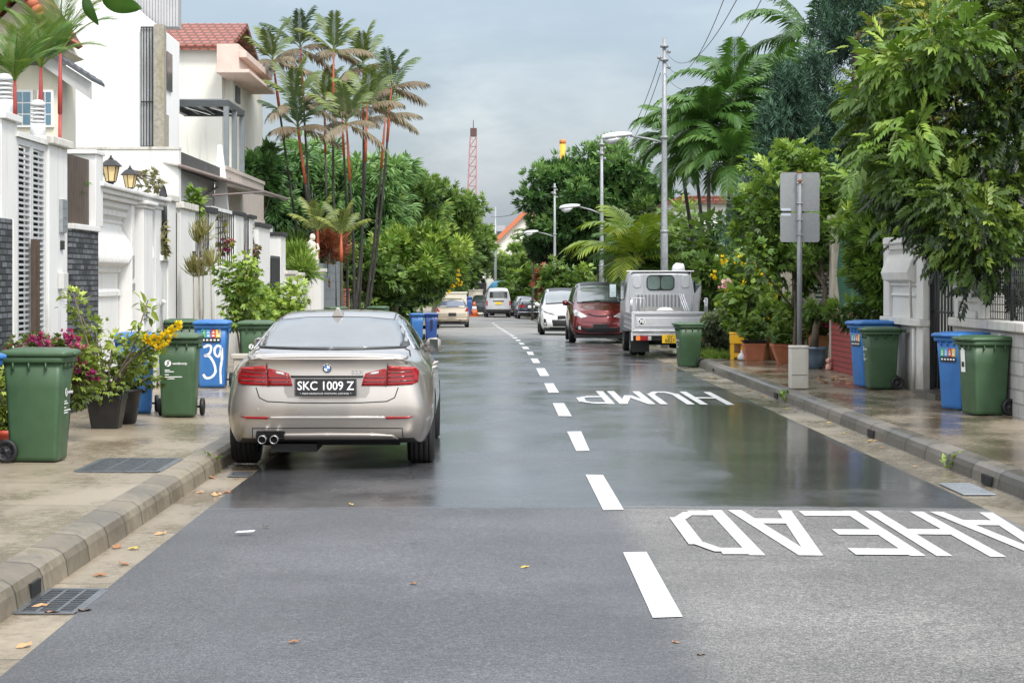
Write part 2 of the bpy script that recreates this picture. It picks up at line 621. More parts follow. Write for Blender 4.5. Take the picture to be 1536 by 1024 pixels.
def asphalt():
    m = bpy.data.materials.new('asphalt')
    m.use_nodes = True
    t = NT(m)
    pos = t.n('ShaderNodeNewGeometry').outputs['Position']
    s = t.n('ShaderNodeSeparateXYZ', {0: pos}).outputs
    X, Y = s[0], s[1]
    wob = t.math('MULTIPLY_ADD', t.noise(pos, 2.3, 6.0, .7), 0.9, -0.45)
    Yw = t.math('ADD', Y, t.math('MULTIPLY', wob, 0.35))
    Xw = t.math('ADD', X, t.math('MULTIPLY', wob, 0.25))
    near = t.rng(Yw, 15.3, 14.95)                      # old rough surfacing this side of the seam
    right = t.rng(Xw, 0.74, 1.04)                      # right-hand lane
    nr = t.math('MULTIPLY', near, right)
    g1 = t.noise(pos, 105.0, 2.0, 0.8)
    g2 = t.noise(pos, 38.0, 3.0, 0.75)
    grain = t.math('MULTIPLY_ADD', g1, 0.65, t.math('MULTIPLY', g2, 0.35))
    patch = t.noise(pos, 0.55, 5.0, 0.6)
    c_wet = t.ramp(grain, [(0.36, (0.02, 0.02, 0.022)), (0.52, (0.07, 0.071, 0.075)), (0.66, (0.16, 0.16, 0.17))])
    c_left = t.ramp(grain, [(0.36, (0.032, 0.033, 0.036)), (0.52, (0.085, 0.088, 0.094)), (0.66, (0.20, 0.204, 0.213))])
    c_right = t.ramp(grain, [(0.36, (0.04, 0.04, 0.039)), (0.50, (0.138, 0.135, 0.129)), (0.65, (0.36, 0.352, 0.335))])
    col = t.mix(near, c_wet, c_left)
    col = t.mix(nr, col, c_right)
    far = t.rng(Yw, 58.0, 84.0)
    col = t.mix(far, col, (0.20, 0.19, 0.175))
    dk = t.rng(patch, 0.36, 0.68, 0.74, 1.1)
    col = t.mix(1.0, col, t.n('ShaderNodeCombineColor', {0: dk, 1: dk, 2: dk}).outputs[0], 'MULTIPLY')
    # long cracks and seams
    stain = t.math('MULTIPLY', t.rng(t.noise(t.scalevec(pos, (1.0, .55, 1)), 2.6, 6.0, .7), .60, .74), .5)
    col = t.mix(stain, col, (0.02, 0.02, 0.021))
    seam = t.math('ABSOLUTE', t.math('SUBTRACT', Yw, 15.08))
    col = t.mix(t.math('MULTIPLY', t.rng(seam, 0.035, 0.0), 0.75), col, (0.012, 0.012, 0.012))
    seam2 = t.math('ABSOLUTE', t.math('SUBTRACT', Y, t.math('MULTIPLY_ADD', wob, 0.06, 12.28)))
    col = t.mix(t.math('MULTIPLY', t.math('MULTIPLY', t.rng(seam2, 0.02, 0.0), right), 0.45), col, (0.03, 0.03, 0.03))
    # standing water
    px = t.math('MULTIPLY', t.rng(Xw, 1.5, 2.2), t.rng(Xw, 3.8, 3.3))
    py = t.math('MULTIPLY', t.rng(Yw, 15.6, 17.2), t.rng(Yw, 32.0, 25.0))
    band = t.math('MULTIPLY', px, py)
    pn = t.noise(t.scalevec(pos, (1.0, 0.45, 1)), 0.9, 4.0, 0.55)
    pud = t.rng(t.math('ADD', pn, t.math('MULTIPLY', band, 0.42)), 0.66, 0.80)
    pud = t.math('MULTIPLY', pud, t.math('SUBTRACT', 1.0, near))
    damp = t.noise(t.scalevec(pos, (0.8, 0.5, 1)), 0.8, 4.0, 0.6)
    rw = t.rng(damp, 0.35, 0.68, 0.13, 0.30)
    rough = t.n('ShaderNodeMix', {0: near, 2: rw, 3: 0.52}).outputs[0]
    rough = t.n('ShaderNodeMix', {0: far, 2: rough, 3: 0.5}).outputs[0]
    rough = t.n('ShaderNodeMix', {0: nr, 2: rough, 3: 0.66}).outputs[0]
    rough = t.n('ShaderNodeMix', {0: pud, 2: rough, 3: 0.11}).outputs[0]
    h = t.math('MULTIPLY_ADD', g1, 0.6, g2)
    bs = t.n('ShaderNodeMix', {0: near, 2: 0.07, 3: 0.5}).outputs[0]
    bs = t.math('MULTIPLY', bs, t.math('SUBTRACT', 1.0, t.math('MULTIPLY', pud, 0.93)))
    rip = t.noise(t.scalevec(pos, (1.2, 5.0, 1)), 2.2, 4.0, .6)
    rb = t.n('ShaderNodeBump', {'Strength': .09, 'Distance': 0.02, 'Height': rip})
    bmp = t.n('ShaderNodeBump', {'Strength': bs, 'Distance': 0.006, 'Height': h, 'Normal': rb.outputs[0]})
    sp = t.n('ShaderNodeMix', {0: near, 2: 0.85, 3: 0.4}).outputs[0]
    p = t.n('ShaderNodeBsdfPrincipled', {'Base Color': col, 'Roughness': rough, 'Normal': bmp.outputs[0], 'Specular IOR Level': sp})
    t.out(p.outputs[0])
    return m


def concrete(name, light, dark, wet_lo=0.12, wet_hi=0.5, joint=1.52, jaxis=1, seed=0.0, algae=0.3, jw=.016, sv=.35):
    """rain-wet concrete with slab joints, damp patches, algae"""
    m = bpy.data.materials.new(name)
    m.use_nodes = True
    t = NT(m)
    pos0 = t.n('ShaderNodeNewGeometry').outputs['Position']
    pos = t.n('ShaderNodeVectorMath', {0: pos0, 1: (seed, seed * 0.7, 0)}, operation='ADD').outputs[0]
    s = t.n('ShaderNodeSeparateXYZ', {0: pos0}).outputs
    n1 = t.noise(t.scalevec(pos, (1.5, .8, 1)), 0.8, 5.0, 0.55)
    n2 = t.noise(pos, 14.0, 5.0, 0.65)
    n3 = t.noise(pos, 160.0, 2.0, 0.6)
    f = t.math('MULTIPLY_ADD', n2, 0.35, t.math('MULTIPLY', n1, 0.75))
    damp = t.rng(f, 0.38, 0.74)
    col = t.mix(damp, light, dark)
    col = t.mix(t.math('MULTIPLY', t.rng(n3, 0.5, 0.8), 0.3), col, tuple(x * 0.5 for x in light))
    al = t.math('MULTIPLY', t.rng(t.noise(pos, 1.7, 5.0, 0.7), 0.58, 0.72), algae)
    col = t.mix(al, col, (0.12, 0.105, 0.03))
    fr = t.math('PINGPONG', s[jaxis], joint / 2)
    slab = t.n('ShaderNodeTexWhiteNoise', {'W': t.math('FLOOR', t.math('DIVIDE', s[jaxis], joint))}, noise_dimensions='1D').outputs[0]
    col = t.mix(t.math('MULTIPLY', slab, sv), col, tuple(x * 0.55 for x in dark))
    jl = t.rng(fr, jw, 0.004)
    col = t.mix(t.math('MULTIPLY', jl, 0.8), col, (0.03, 0.027, 0.02))
    rough = t.rng(damp, 0.0, 1.0, wet_hi, wet_lo)
    h = t.math('SUBTRACT', t.math('MULTIPLY_ADD', n2, 0.5, t.math('MULTIPLY', n3, 0.3)), t.math('MULTIPLY', jl, 1.2))
    bmp = t.n('ShaderNodeBump', {'Strength': 0.25, 'Distance': 0.008, 'Height': h})
    p = t.n('ShaderNodeBsdfPrincipled', {'Base Color': col, 'Roughness': rough, 'Normal': bmp.outputs[0]})
    t.out(p.outputs[0])
    return m


ASPHALT = asphalt()
PAVE_L = concrete('pavement_left_concrete', (0.355, 0.30, 0.22), (0.235, 0.19, 0.13), 0.16, 0.42, 1.55, 1, 0.0, 0.35)
PAVE_R = concrete('pavement_right_concrete', (0.27, 0.225, 0.165), (0.115, 0.088, 0.06), 0.05, 0.34, 1.9, 1, 5.0, 0.25)
KERB_L = concrete('kerb_left_concrete', (0.28, 0.24, 0.175), (0.11, 0.092, 0.066), 0.35, 0.65, 0.62, 1, 9.0, 0.5, .022, .45)
KERB_R = concrete('kerb_right_concrete', (0.20, 0.18, 0.15), (0.075, 0.067, 0.055), 0.3, 0.6, 0.92, 1, 13.0, 0.3, .05, .75)
GUT_L = concrete('gutter_concrete', (0.33, 0.275, 0.195), (0.19, 0.15, 0.10), 0.08, 0.45, 2.3, 1, 3.0, 0.5)
GUT_R = concrete('gutter_right_concrete', (0.26, 0.23, 0.175), (0.12, 0.10, 0.075), 0.1, 0.45, 2.1, 1, 21.0, 0.4)
SOIL = M('soil_and_grass', (0.06, 0.075, 0.03), 0.9, var=0.5, scale=1.5, bump=0.5)
PAINT = None


def road_paint():
    m = bpy.data.materials.new('road_paint')
    m.use_nodes = True
    t = NT(m)
    pos = t.n('ShaderNodeNewGeometry').outputs['Position']
    n = t.noise(pos, 90.0, 4.0, 0.7)
    n2 = t.noise(pos, 5.0, 5.0, 0.7)
    f = t.math('MULTIPLY', t.rng(n, 0.52, 0.66), t.rng(n2, 0.42, 0.6))
    col = t.mix(t.math('MULTIPLY', f, 0.8), (0.60, 0.60, 0.59), (0.15, 0.15, 0.15))
    col = t.mix(t.math('MULTIPLY', t.rng(t.noise(pos, 1.6, 5.0, .7), 0.42, 0.72), 0.55), col, (0.34, 0.335, 0.32))
    b = t.n('ShaderNodeBump', {'Strength': 0.3, 'Distance': 0.004, 'Height': n})
    p = t.n('ShaderNodeBsdfPrincipled', {'Base Color': col, 'Roughness': 0.42, 'Normal': b.outputs[0]})
    t.out(p.outputs[0])
    return m


PAINT = road_paint()

# ================================================================ ground, road, kerbs, pavements
YS = [-8, 0, 4, 8, 12, 16, 20, 25, 30, 35, 38, 40, 41.2, 42.5, 44, 48, 52, 56, 60, 65, 70, 74, 78, 82, 88, 94, 100, 106, 112, 118, 126, 136, 148, 160, 180, 210]


def ribbon(name, prof, ys, mat, kind='structure', parent=None):
    """prof(Y) gives the cross-section as (x, dz) points; dz is above the road"""
    mb = MB()
    rings = []
    for Y in ys:
        rings.append([(x + bend(Y), Y, zr(Y) + dz) for x, dz in prof(Y)])
    mb.loft(rings, False, False, closed=False)
    o = mb.build(name, mat, parent)
    if kind:
        o['kind'] = kind
    bm = bmesh.new()
    bm.from_mesh(o.data)
    if sum(f.normal.z for f in bm.faces) < 0:
        bmesh.ops.reverse_faces(bm, faces=bm.faces)
    bm.to_mesh(o.data)
    bm.free()
    return o


def rk(Y):
    """front of the right-hand kerb"""
    return 4.02 - 0.005 * max(0.0, min(Y, 45) - 15)


# ground: one sheet out to the horizon, following the fall of the road
mb = MB()
gy = [-300] + YS + [300, 600, 1500, 4000]
gx = [-3000, -600, -150, -40, -14, -6, 0, 6, 14, 40, 150, 600, 3000]
mb.loft([[(x, Y, zr(Y) - 0.035 - (0.0 if abs(x) < 20 else 0.02)) for x in gx] for Y in gy], False, False, closed=False)
tag(mb.build('ground', SOIL), kind='structure')

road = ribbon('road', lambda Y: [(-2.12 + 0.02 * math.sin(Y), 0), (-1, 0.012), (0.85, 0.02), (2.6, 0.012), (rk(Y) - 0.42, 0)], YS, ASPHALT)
mb = MB()
mb.loft([[(x, Y, zr(Y) - 0.012) for x in (-60, -12, -5, -2.0)] for Y in (80, 84, 90, 97, 100)], False, False, closed=False)
tag(mb.build('side_road', ASPHALT), kind='structure')

LY = [y for y in YS if y <= 78]
LY2 = [y for y in YS if y >= 100]
ribbon('gutter_left', lambda Y: [(-2.47, -0.006), (-2.3, -0.008), (-2.09, -0.006)], LY, GUT_L)
ribbon('gutter_right', lambda Y: [(rk(Y) - 0.44, -0.004), (rk(Y) - 0.2, -0.006), (rk(Y) + 0.02, 0.008)], [y for y in YS if y <= 210], GUT_R)


def kerb_l(Y):
    return [(-2.44, -0.02), (-2.455, 0.085), (-2.475, 0.125), (-2.52, 0.152), (-2.66, 0.163), (-2.66, -0.02)]


def rise(Y):
    """right pavement: drops to a driveway where the lorry stands"""
    if 41.0 < Y < 60.5:
        return 0.03
    return 0.16


def kerb_r(Y):
    h = rise(Y) / 0.16
    k = rk(Y)
    return [(k, -0.02), (k + 0.012, 0.085 * h), (k + 0.03, 0.13 * h), (k + 0.07, 0.155 * h), (k + 0.19, 0.163 * h), (k + 0.19, -0.02)]


ribbon('kerb_left', kerb_l, LY, KERB_L)
ribbon('kerb_left_beyond', kerb_l, LY2, KERB_L)
ribbon('kerb_right', kerb_r, YS, KERB_R)
ribbon('pavement_left', lambda Y: [(-5.6, 0.17), (-4.0, 0.165), (-2.655, 0.158)], LY, PAVE_L)
ribbon('pavement_left_beyond', lambda Y: [(-5.6, 0.17), (-4.0, 0.165), (-2.655, 0.158)], LY2, PAVE_L)
ribbon('pavement_right', lambda Y: [(rk(Y) + 0.185, rise(Y) - 0.002), (5.0, rise(Y) + 0.004), (6.6, rise(Y) + 0.01)], YS, PAVE_R)

# ---------------------------------------------------------------- painted markings
def crown(x, y):
    x -= bend(y)
    return zr(y) + float(np.interp(x, (-2.12, -1, .85, 2.6, rk(y) - .42), (0, .012, .02, .012, 0)))


def mark(name, polys, label=None, dz=0.005):
    mb = MB()
    for poly in polys:
        mb.add([(x, y, crown(x, y) + dz) for x, y in poly], [tuple(range(len(poly)))])
    o = mb.build(name, PAINT, road)
    for p in o.data.polygons:
        if p.normal.z < 0:
            p.flip()
    if label:
        o['label'] = label
    return o


dash = [(10.15, 12.61), (14.9, 17.6), (20.05, 22.65), (25.2, 27.85), (30.45, 33.2), (35.7, 38.9)]
y = 41.3
while y < 118:
    dash.append((y, y + 2.65))
    y += 5.3
for a, b in dash:
    j = lambda: random.uniform(-0.012, 0.012)
    mark('centre_dash', [[(0.768 + bend(a) + j(), a), (0.915 + bend(a) + j(), a + j() * 3), (0.915 + bend(b) + j(), b + j() * 3), (0.768 + bend(b) + j(), b + j() * 3)]])

# letters are read by traffic coming the other way: their foot is the far side
G = {  # strokes in a 1 x 1 box, (x, y) with y up the letter; each stroke: two points
    'H': [((0.11, 0), (0.11, 1)), ((0.89, 0), (0.89, 1)), ((0.2, .5), (0.8, .5))],
    'E': [((0.11, 0), (0.11, 1)), ((0.2, .075), (1, .075)), ((0.2, .52), (0.85, .52)), ((0.2, .925), (1, .925))],
    'A': [((0.07, 0), (0.44, 1)), ((0.93, 0), (0.56, 1)), ((0.26, .27), (0.74, .27))],
    'D': [((0.11, 0), (0.11, 1)), ((0.2, .075), (0.6, .075)), ((0.2, .925), (0.6, .925)), ((0.58, .06), (0.86, .24)), ((0.88, .2), (0.88, .8)), ((0.86, .76), (0.58, .94))],
    'U': [((0.11, .2), (0.11, 1)), ((0.89, .2), (0.89, 1)), ((0.11, .26), (0.36, .04)), ((0.3, .07), (0.7, .07)), ((0.64, .04), (0.89, .26))],
    'M': [((0.09, 0), (0.09, 1)), ((0.91, 0), (0.91, 1)), ((0.1, .98), (0.5, .35)), ((0.9, .98), (0.5, .35))],
    'P': [((0.11, 0), (0.11, 1)), ((0.2, .93), (0.68, .93)), ((0.2, .46), (0.68, .46)), ((0.66, .46), (0.89, .58)), ((0.89, .54), (0.89, .86)), ((0.89, .82), (0.66, .94))],
}


def letter(ch, xr, w, yfar, h, sw):
    """xr: right-hand edge as we see it = left edge of the letter"""
    polys = []
    for (x0, y0), (x1, y1) in G[ch]:
        ax, ay, bx, by = xr - x0 * w, yfar - y0 * h, xr - x1 * w, yfar - y1 * h
        d = Vector((bx - ax, by - ay))
        if abs(d.x) > abs(d.y) * 0.55 or abs(d.x) * 1.0 > w * 0.7:      # a bar across: thick along the road
            t = sw * 3.0
            polys.append([(ax, ay - t / 2), (ax, ay + t / 2), (bx, by + t / 2), (bx, by - t / 2)])
        else:
            polys.append([(ax - sw / 2, ay), (ax + sw / 2, ay), (bx + sw / 2, by), (bx - sw / 2, by)])
    o = mark('painted_letter', [])
    bpy.data.objects.remove(o)
    mb = MB()
    for i, poly in enumerate(polys):
        mb.add([(x, y, crown(x, y) + 0.005 + 0.0006 * i) for x, y in poly], [tuple(range(4))])
    o = mb.build('painted_letter', PAINT, road)
    for p in o.data.polygons:
        if p.normal.z < 0:
            p.flip()


for i, ch in enumerate('AHEAD'):
    letter(ch, 3.56 - 0.485 * i, 0.415, 14.92, 2.44, 0.098)
for i, ch in enumerate('HUMP'):
    letter(ch, 3.19 - 0.535 * i, 0.46, 30.9, 3.2, 0.105)
# broken give-way lines across the mouth of the side road
for yy, xs in ((80.2, [-2.3 + 1.02 * i for i in range(3)]), (76.5, [-2.6 + 0.9 * i for i in range(4)]), (101.0, [-2.6 + 1.0 * i for i in range(3)])):
    for x in xs:
        mark('give_way_dash', [[(x, yy), (x + 0.7, yy), (x + 0.7, yy + 0.5), (x, yy + 0.5)]])

# ---------------------------------------------------------------- drains, gratings, litter
STEEL = M('wet_steel', (0.20, 0.22, 0.245), 0.3, 0.7, var=0.3, scale=12)


def grating(name, label, x0, x1, y0, y1, z, nb, across=True):
    t = thing(name, ((x0 + x1) / 2, (y0 + y1) / 2, z), label, 'drain grating')
    a, b = (x1 - x0) / 2, (y1 - y0) / 2
    mb = MB()
    mb.box(-a, a, -b, b, 0.0, 0.002)
    mb.build('drain_hole', DARK, t)
    mb = MB()
    for s in (-1, 1):
        mb.box(-a, a, s * b - 0.025, s * b + 0.025, 0.0025, 0.009)
        mb.box(s * a - 0.025, s * a + 0.025, -b + 0.026, b - 0.026, 0.0025, 0.0085)
    mb.build('frame', STEEL, t)
    mb = MB()
    for i in range(nb):
        if across:
            yy = -b + 0.03 + (2 * b - 0.06) * (i + 0.5) / nb
            mb.box(-a + 0.027, a - 0.027, yy - 0.006, yy + 0.006, 0.0025, 0.0075)
        else:
            xx = -a + 0.03 + (2 * a - 0.06) * (i + 0.5) / nb
            mb.box(xx - 0.006, xx + 0.006, -b + 0.027, b - 0.027, 0.0025, 0.0075)
    for k in (-0.33, 0.33):
        if across:
            mb.box(k * 2 * a * .5 - 0.008, k * 2 * a * .5 + 0.008, -b + 0.028, b - 0.028, 0.003, 0.0068)
    mb.build('bars', STEEL, t)
    return t


grating('gutter_grating', 'steel bar grating in the left gutter by the open kerb inlet', -2.44, -2.13, 10.45, 11.25, -0.006, 12)
grating('pavement_grating', 'wet steel grating set into the left pavement', -3.33, -2.68, 16.35, 17.55, 0.1615, 34)
mb = MB()
mb.box(-0.09, 0.09, -0.2, 0.2, 0, 0.006)
t = thing('gutter_cover', (-2.22, 17.9, 0.0), 'small grey cover plate in the left gutter behind the silver saloon', 'drain cover')
mb.build('plate', STEEL, t, bevel=0.002)
mb = MB()
mb.box(-0.13, 0.13, -0.45, 0.45, 0, 0.008)
t = thing('gutter_cover', (rk(16) - 0.24, 16.6, 0.002), 'pale cover plate in the right gutter below the green weed', 'drain cover')
mb.build('plate', M('pale_steel', (0.35, 0.38, 0.42), 0.25, 0.3), t, bevel=0.002)
# open inlets in the kerb faces
IN_L = ['square inlet hole in the left kerb beside the gutter grating']
for lab, x, yy, side in [(IN_L[0], -2.443, 10.95, 1), ('dark inlet hole in the right kerb nearest the camera, by the green weed', rk(16.9), 16.9, -1),
                         ('dark inlet hole in the right kerb, second from the camera', rk(22.0), 22.0, -1), ('dark inlet hole in the right kerb level with the concrete box', rk(29), 29.2, -1),
                         ('dark inlet hole in the right kerb by the bin that stands on the road', rk(37.2), 37.2, -1)]:
    mb = MB()
    w = 0.11 if side > 0 else 0.16
    mb.box(-0.012 * 1, 0.006 if side > 0 else 0.012, -w, w, 0.012, 0.088)
    if side > 0:
        mb.x = Matrix.Translation((0.004, 0, 0))
    t = thing('kerb_inlet', (x, yy, 0), lab, 'kerb inlet')
    mb.build('opening', DARK, t)

LITTER = [M('dry_leaf_brown', (0.30, 0.13, 0.05), 0.6, var=0.4, scale=30), M('dry_leaf_tan', (0.48, 0.27, 0.12), 0.6, var=0.4, scale=30), M('dry_leaf_yellow', (0.55, 0.38, 0.05), 0.6, var=0.3, scale=30)]


def dead_leaf(x, y, z, s, a, mi, label, group):
    V = [(0, -.5, .02), (-.22, -.2, .10), (-.3, .1, .16), (-.18, .36, .1), (0, .55, .22), (.18, .36, .06), (.3, .1, .12), (.22, -.2, .02), (0, -.15, 0), (0, .12, .03), (0, .35, .06)]
    Fc = [(0, 8, 1), (1, 8, 9, 2), (2, 9, 10, 3), (3, 10, 4), (0, 7, 8), (7, 6, 9, 8), (6, 5, 10, 9), (5, 4, 10)]
    mb = MB()
    c, sn = math.cos(a), math.sin(a)
    mb.add([((px * c - py * sn) * s, (px * sn + py * c) * s, pz * s) for px, py, pz in V], Fc, True)
    o = mb.build('fallen_leaf', LITTER[mi], None)
    o.location = (x, y, z)
    tag(o, label, 'leaf', group)


for i, (px, py) in enumerate([(175, 820), (200, 822), (186, 845), (330, 740), (340, 738), (322, 742), (352, 712), (362, 708), (318, 716), (300, 738), (150, 862), (60, 908), (80, 918), (35, 968), (128, 915), (240, 800)]):
    Y = F * H / (py - HY)
    dead_leaf(XP(px, Y), Y, -0.004, random.uniform(0.06, 0.105), random.uniform(0, 6.28), i % 2 if i != 1 else 2, 'dry brown fallen leaf lying in the left gutter', 'fallen leaves in the left gutter')
for i in range(26):
    Y = random.uniform(18, 38)
    dead_leaf(rk(Y) - random.uniform(0.03, 0.26) + bend(Y), Y, 0.003, random.uniform(0.045, 0.085), random.uniform(0, 6.28), i % 3, 'small dry fallen leaf lying in the right gutter', 'fallen leaves in the right gutter')
for i in range(34):
    dead_leaf(random.uniform(4.75, 5.55), random.uniform(29.8, 32.5), 0.168, random.uniform(0.06, 0.12), random.uniform(0, 6.28), i % 2, 'dry brown fallen leaf on the pavement beside the blue glazed pot', 'fallen leaves by the blue pot')
for px, py, mi in [(527, 760, 2), (787, 855, 2), (399, 793, 2), (440, 968, 0), (1015, 970, 0), (1052, 988, 0), (620, 880, 0)]:
    Y = F * H / (py - HY)
    dead_leaf(XP(px, Y), Y, 0.018, 0.055, random.uniform(0, 6), mi, 'single small leaf lying on the asphalt', 'leaves scattered on the road')
mb = MB()
mb.add([(0, 0, 0), (.12, .01, .004), (.13, .05, .01), (.02, .06, .003)], [(0, 1, 2, 3)])
o = mb.build('paper_scrap', WHITEPLATE)
o.location = W(340, 804, 0) * 0 + Vector((XP(352, 13.56), 13.56, 0.026))
tag(o, 'torn white paper scrap lying on the road by the left gutter', 'paper scrap')
# ================================================================ vehicles
def paint(name, col, metal=0.0, rough=0.35, drops=0.0):
    return M(name, col, rough, metal, var=0.04, scale=2.0, coat=1.0, rvar=0.04, drops=drops)


GLASS = M('car_glass', (0.025, 0.03, 0.032), 0.06, 0.0, var=0.1, spec=1.0, coat=0.6, rvar=0.02)
GLASS_MIST = M('car_glass_misted', (0.085, 0.10, 0.108), 0.12, 0.05, var=0.3, scale=3.0, spec=0.9, coat=0.7, rvar=0.05, drops=0.35)
LAMPRED = M('lamp_red', (0.25, 0.005, 0.007), 0.22, var=0.3, scale=30, coat=.25, spec=.35)
LAMPDARK = M('lamp_dark_red', (0.05, 0.002, 0.003), 0.2, var=0.1, coat=1.0)
LAMPPALE = M('lamp_clear', (0.62, 0.60, 0.60), 0.12, 0.5, var=0.25, scale=50, coat=1.0)
AMBER = M('lamp_amber', (0.75, 0.20, 0.02), 0.2, coat=1.0)
PLATEBLK = M('plate_black', (0.018, 0.018, 0.02), 0.35)
PLATEWHT = M('plate_white', (0.75, 0.75, 0.74), 0.4)
PLATEYEL = M('plate_yellow', (0.80, 0.50, 0.02), 0.4)
TYRE = M('tyre', (0.016, 0.016, 0.017), 0.6, var=0.4, scale=30, bump=0.3, bscale=50)


def shell(st, rear, front, levels=2, bulge=0.07, fbulge=0.16, crease=0.35):
    """car body cage -> bmesh. st: stations (y, zb, wmax, zmid, wsh, zsh, wbelt, zbelt, w5, z5, zroof);
    rear/front: y offsets of the six side rows at the two ends"""
    CF = (0.0, 0.45, 0.8)

    def ring(s):
        y, zb, wm, zm, wsh, zsh, wb, zbl, w5, z5, zt = s
        side = [(0.90 * wm, zb), (0.975 * wm, zb + (zm - zb) * 0.42), (wm, zm), (wsh, zsh), (wb, zbl), (w5, z5)]
        tops = [(w5 * 0.8, z5 + (zt - z5) * 0.62), (w5 * 0.45, z5 + (zt - z5) * 0.93), (0, zt)]
        bots = [(0, zb), (0.45 * 0.9 * wm, zb), (0.8 * 0.9 * wm, zb)]
        return bots + side + tops
    bm = bmesh.new()
    rings = []
    n = len(st)
    for i, s in enumerate(st):
        half = ring(s)
        ys = []
        for k in range(12):
            o = 0.0
            if i == 0:
                r = min(max(k - 3, 0), 5)
                o = rear[r]
            elif i == n - 1:
                r = min(max(k - 3, 0), 5)
                o = front[r]
            ys.append(s[0] + o)
        right = []
        for k, (x, z) in enumerate(half):
            y = ys[k]
            if i == 0:
                y -= bulge * (1 - (x / s[2]) ** 2)
            elif i == n - 1:
                y += fbulge * (1 - (x / s[2]) ** 2)
            right.append((x, y, z))
        vr = [bm.verts.new(p) for p in right]
        vl = [vr[k] if k in (0, 11) else bm.verts.new((-right[k][0], right[k][1], right[k][2])) for k in range(12)]
        full = vr + [vl[k] for k in range(10, 0, -1)]
        rings.append(full)
    N = len(rings[0])
    for i in range(n - 1):
        for k in range(N):
            a, b = rings[i], rings[i + 1]
            bm.faces.new((a[k], a[(k + 1) % N], b[(k + 1) % N], b[k]))
    # end caps: grid rows = side rows, columns = bottom/top points
    for e, i in ((0, 0), (1, n - 1)):
        rg, s = rings[i], st[i]
        off = rear if e == 0 else front
        bl = bulge if e == 0 else fbulge
        cols = [-0.8, -0.45, 0.0, 0.45, 0.8]
        bot = [rg[N - 2], rg[N - 1], rg[0], rg[1], rg[2]]       # x: -.8 -.45 0 .45 .8 at the bottom
        top = [rg[13], rg[12], rg[11], rg[10], rg[9]]
        grid = []
        for r in range(6):
            R_ = rg[3 + r]
            L_ = rg[N - 3 - r]
            row = [L_]
            for c in range(5):
                x = cols[c] * R_.co.x
                y = s[0] + off[r] + (-1 if e == 0 else 1) * bl * (1 - (x / s[2]) ** 2)
                z = R_.co.z
                if r == 5:
                    z = top[c].co.z - 0.0
                if r == 0:
                    row.append(bot[c])
                elif r == 5:
                    row.append(top[c])
                else:
                    row.append(bm.verts.new((x, y, z)))
            row.append(R_)
            grid.append(row)
        for r in range(5):
            for c in range(6):
                q = (grid[r][c], grid[r][c + 1], grid[r + 1][c + 1], grid[r + 1][c])
                bm.faces.new(q if e == 0 else q[::-1])
    bmesh.ops.recalc_face_normals(bm, faces=bm.faces)
    cl = bm.edges.layers.float.get('crease_edge') or bm.edges.layers.float.new('crease_edge')
    bm.edges.ensure_lookup_table()
    idx = {}
    for i, rg in enumerate(rings):
        for k, v in enumerate(rg):
            idx[v] = (i, k)
    for ed in bm.edges:
        a, b = ed.verts
        if a in idx and b in idx:
            (i, k), (j, l) = idx[a], idx[b]
            if k == l and k in (6, N - 6):
                ed[cl] = crease
            if k == l and k in (3, N - 3):
                ed[cl] = 0.5
            if i == j and i in (0,) and k >= 7 and l >= 7 and k <= N - 7 and l <= N - 7:
                ed[cl] = 0.45
    return bm


def finish_shell(bm, parent, mat, axles, wr, halfw, levels=2, name='body'):
    """subdivide, cut wheel arches, keep a BVH for trim"""
    me = bpy.data.meshes.new(name)
    bm.to_mesh(me)
    bm.free()
    o = link(name, me, None)
    s = o.modifiers.new('Subdivision', 'SUBSURF')
    s.levels = s.render_levels = levels
    dg = bpy.context.evaluated_depsgraph_get()
    me0 = bpy.data.meshes.new_from_object(o.evaluated_get(dg))
    b0 = bmesh.new()
    b0.from_mesh(me0)
    bvh = BVHTree.FromBMesh(b0)
    b0.free()
    cut = MB()
    for ya in axles:
        for sx in (-1, 1):
            n = 28
            rings = []
            for xx in (sx * (halfw - 0.30), sx * (halfw + 0.2)):
                rings.append([(xx, ya + wr[1] * math.cos(2 * PI * k / n), wr[0] + wr[1] * math.sin(2 * PI * k / n)) for k in range(n)])
            cut.loft(rings)
    co = cut.build('arch_cutter', DARK)
    bo = o.modifiers.new('Arches', 'BOOLEAN')
    bo.operation = 'DIFFERENCE'
    bo.solver = 'EXACT'
    bo.object = co
    dg = bpy.context.evaluated_depsgraph_get()
    me1 = bpy.data.meshes.new_from_object(o.evaluated_get(dg))
    bpy.data.objects.remove(o)
    bpy.data.objects.remove(co)
    me1.materials.clear()
    me1.materials.append(mat)
    me1.materials.append(BLACKPL)
    for p in me1.polygons:
        c = p.center
        p.use_smooth = True
        p.material_index = 0
        for ya in axles:
            d = math.hypot(c.y - ya, c.z - wr[0])
            if d < wr[1] * 0.995 and abs(c.x) < halfw + 0.05:
                p.material_index = 1
                p.use_smooth = False
        if p.normal.z < -0.75 and c.z < 0.5:
            p.material_index = 1
    body = link(name, me1, parent)
    return body, bvh


def clip_grid(bm, g):
    for ax in (0, 1):
        lo = min(v.co[ax] for v in bm.verts)
        hi = max(v.co[ax] for v in bm.verts)
        k = math.ceil(lo / g)
        while k * g < hi:
            no = [0, 0, 0]
            no[ax] = 1
            co = [0, 0, 0]
            co[ax] = k * g
            bmesh.ops.bisect_plane(bm, geom=list(bm.verts) + list(bm.edges) + list(bm.faces), plane_co=co, plane_no=no)
            k += 1


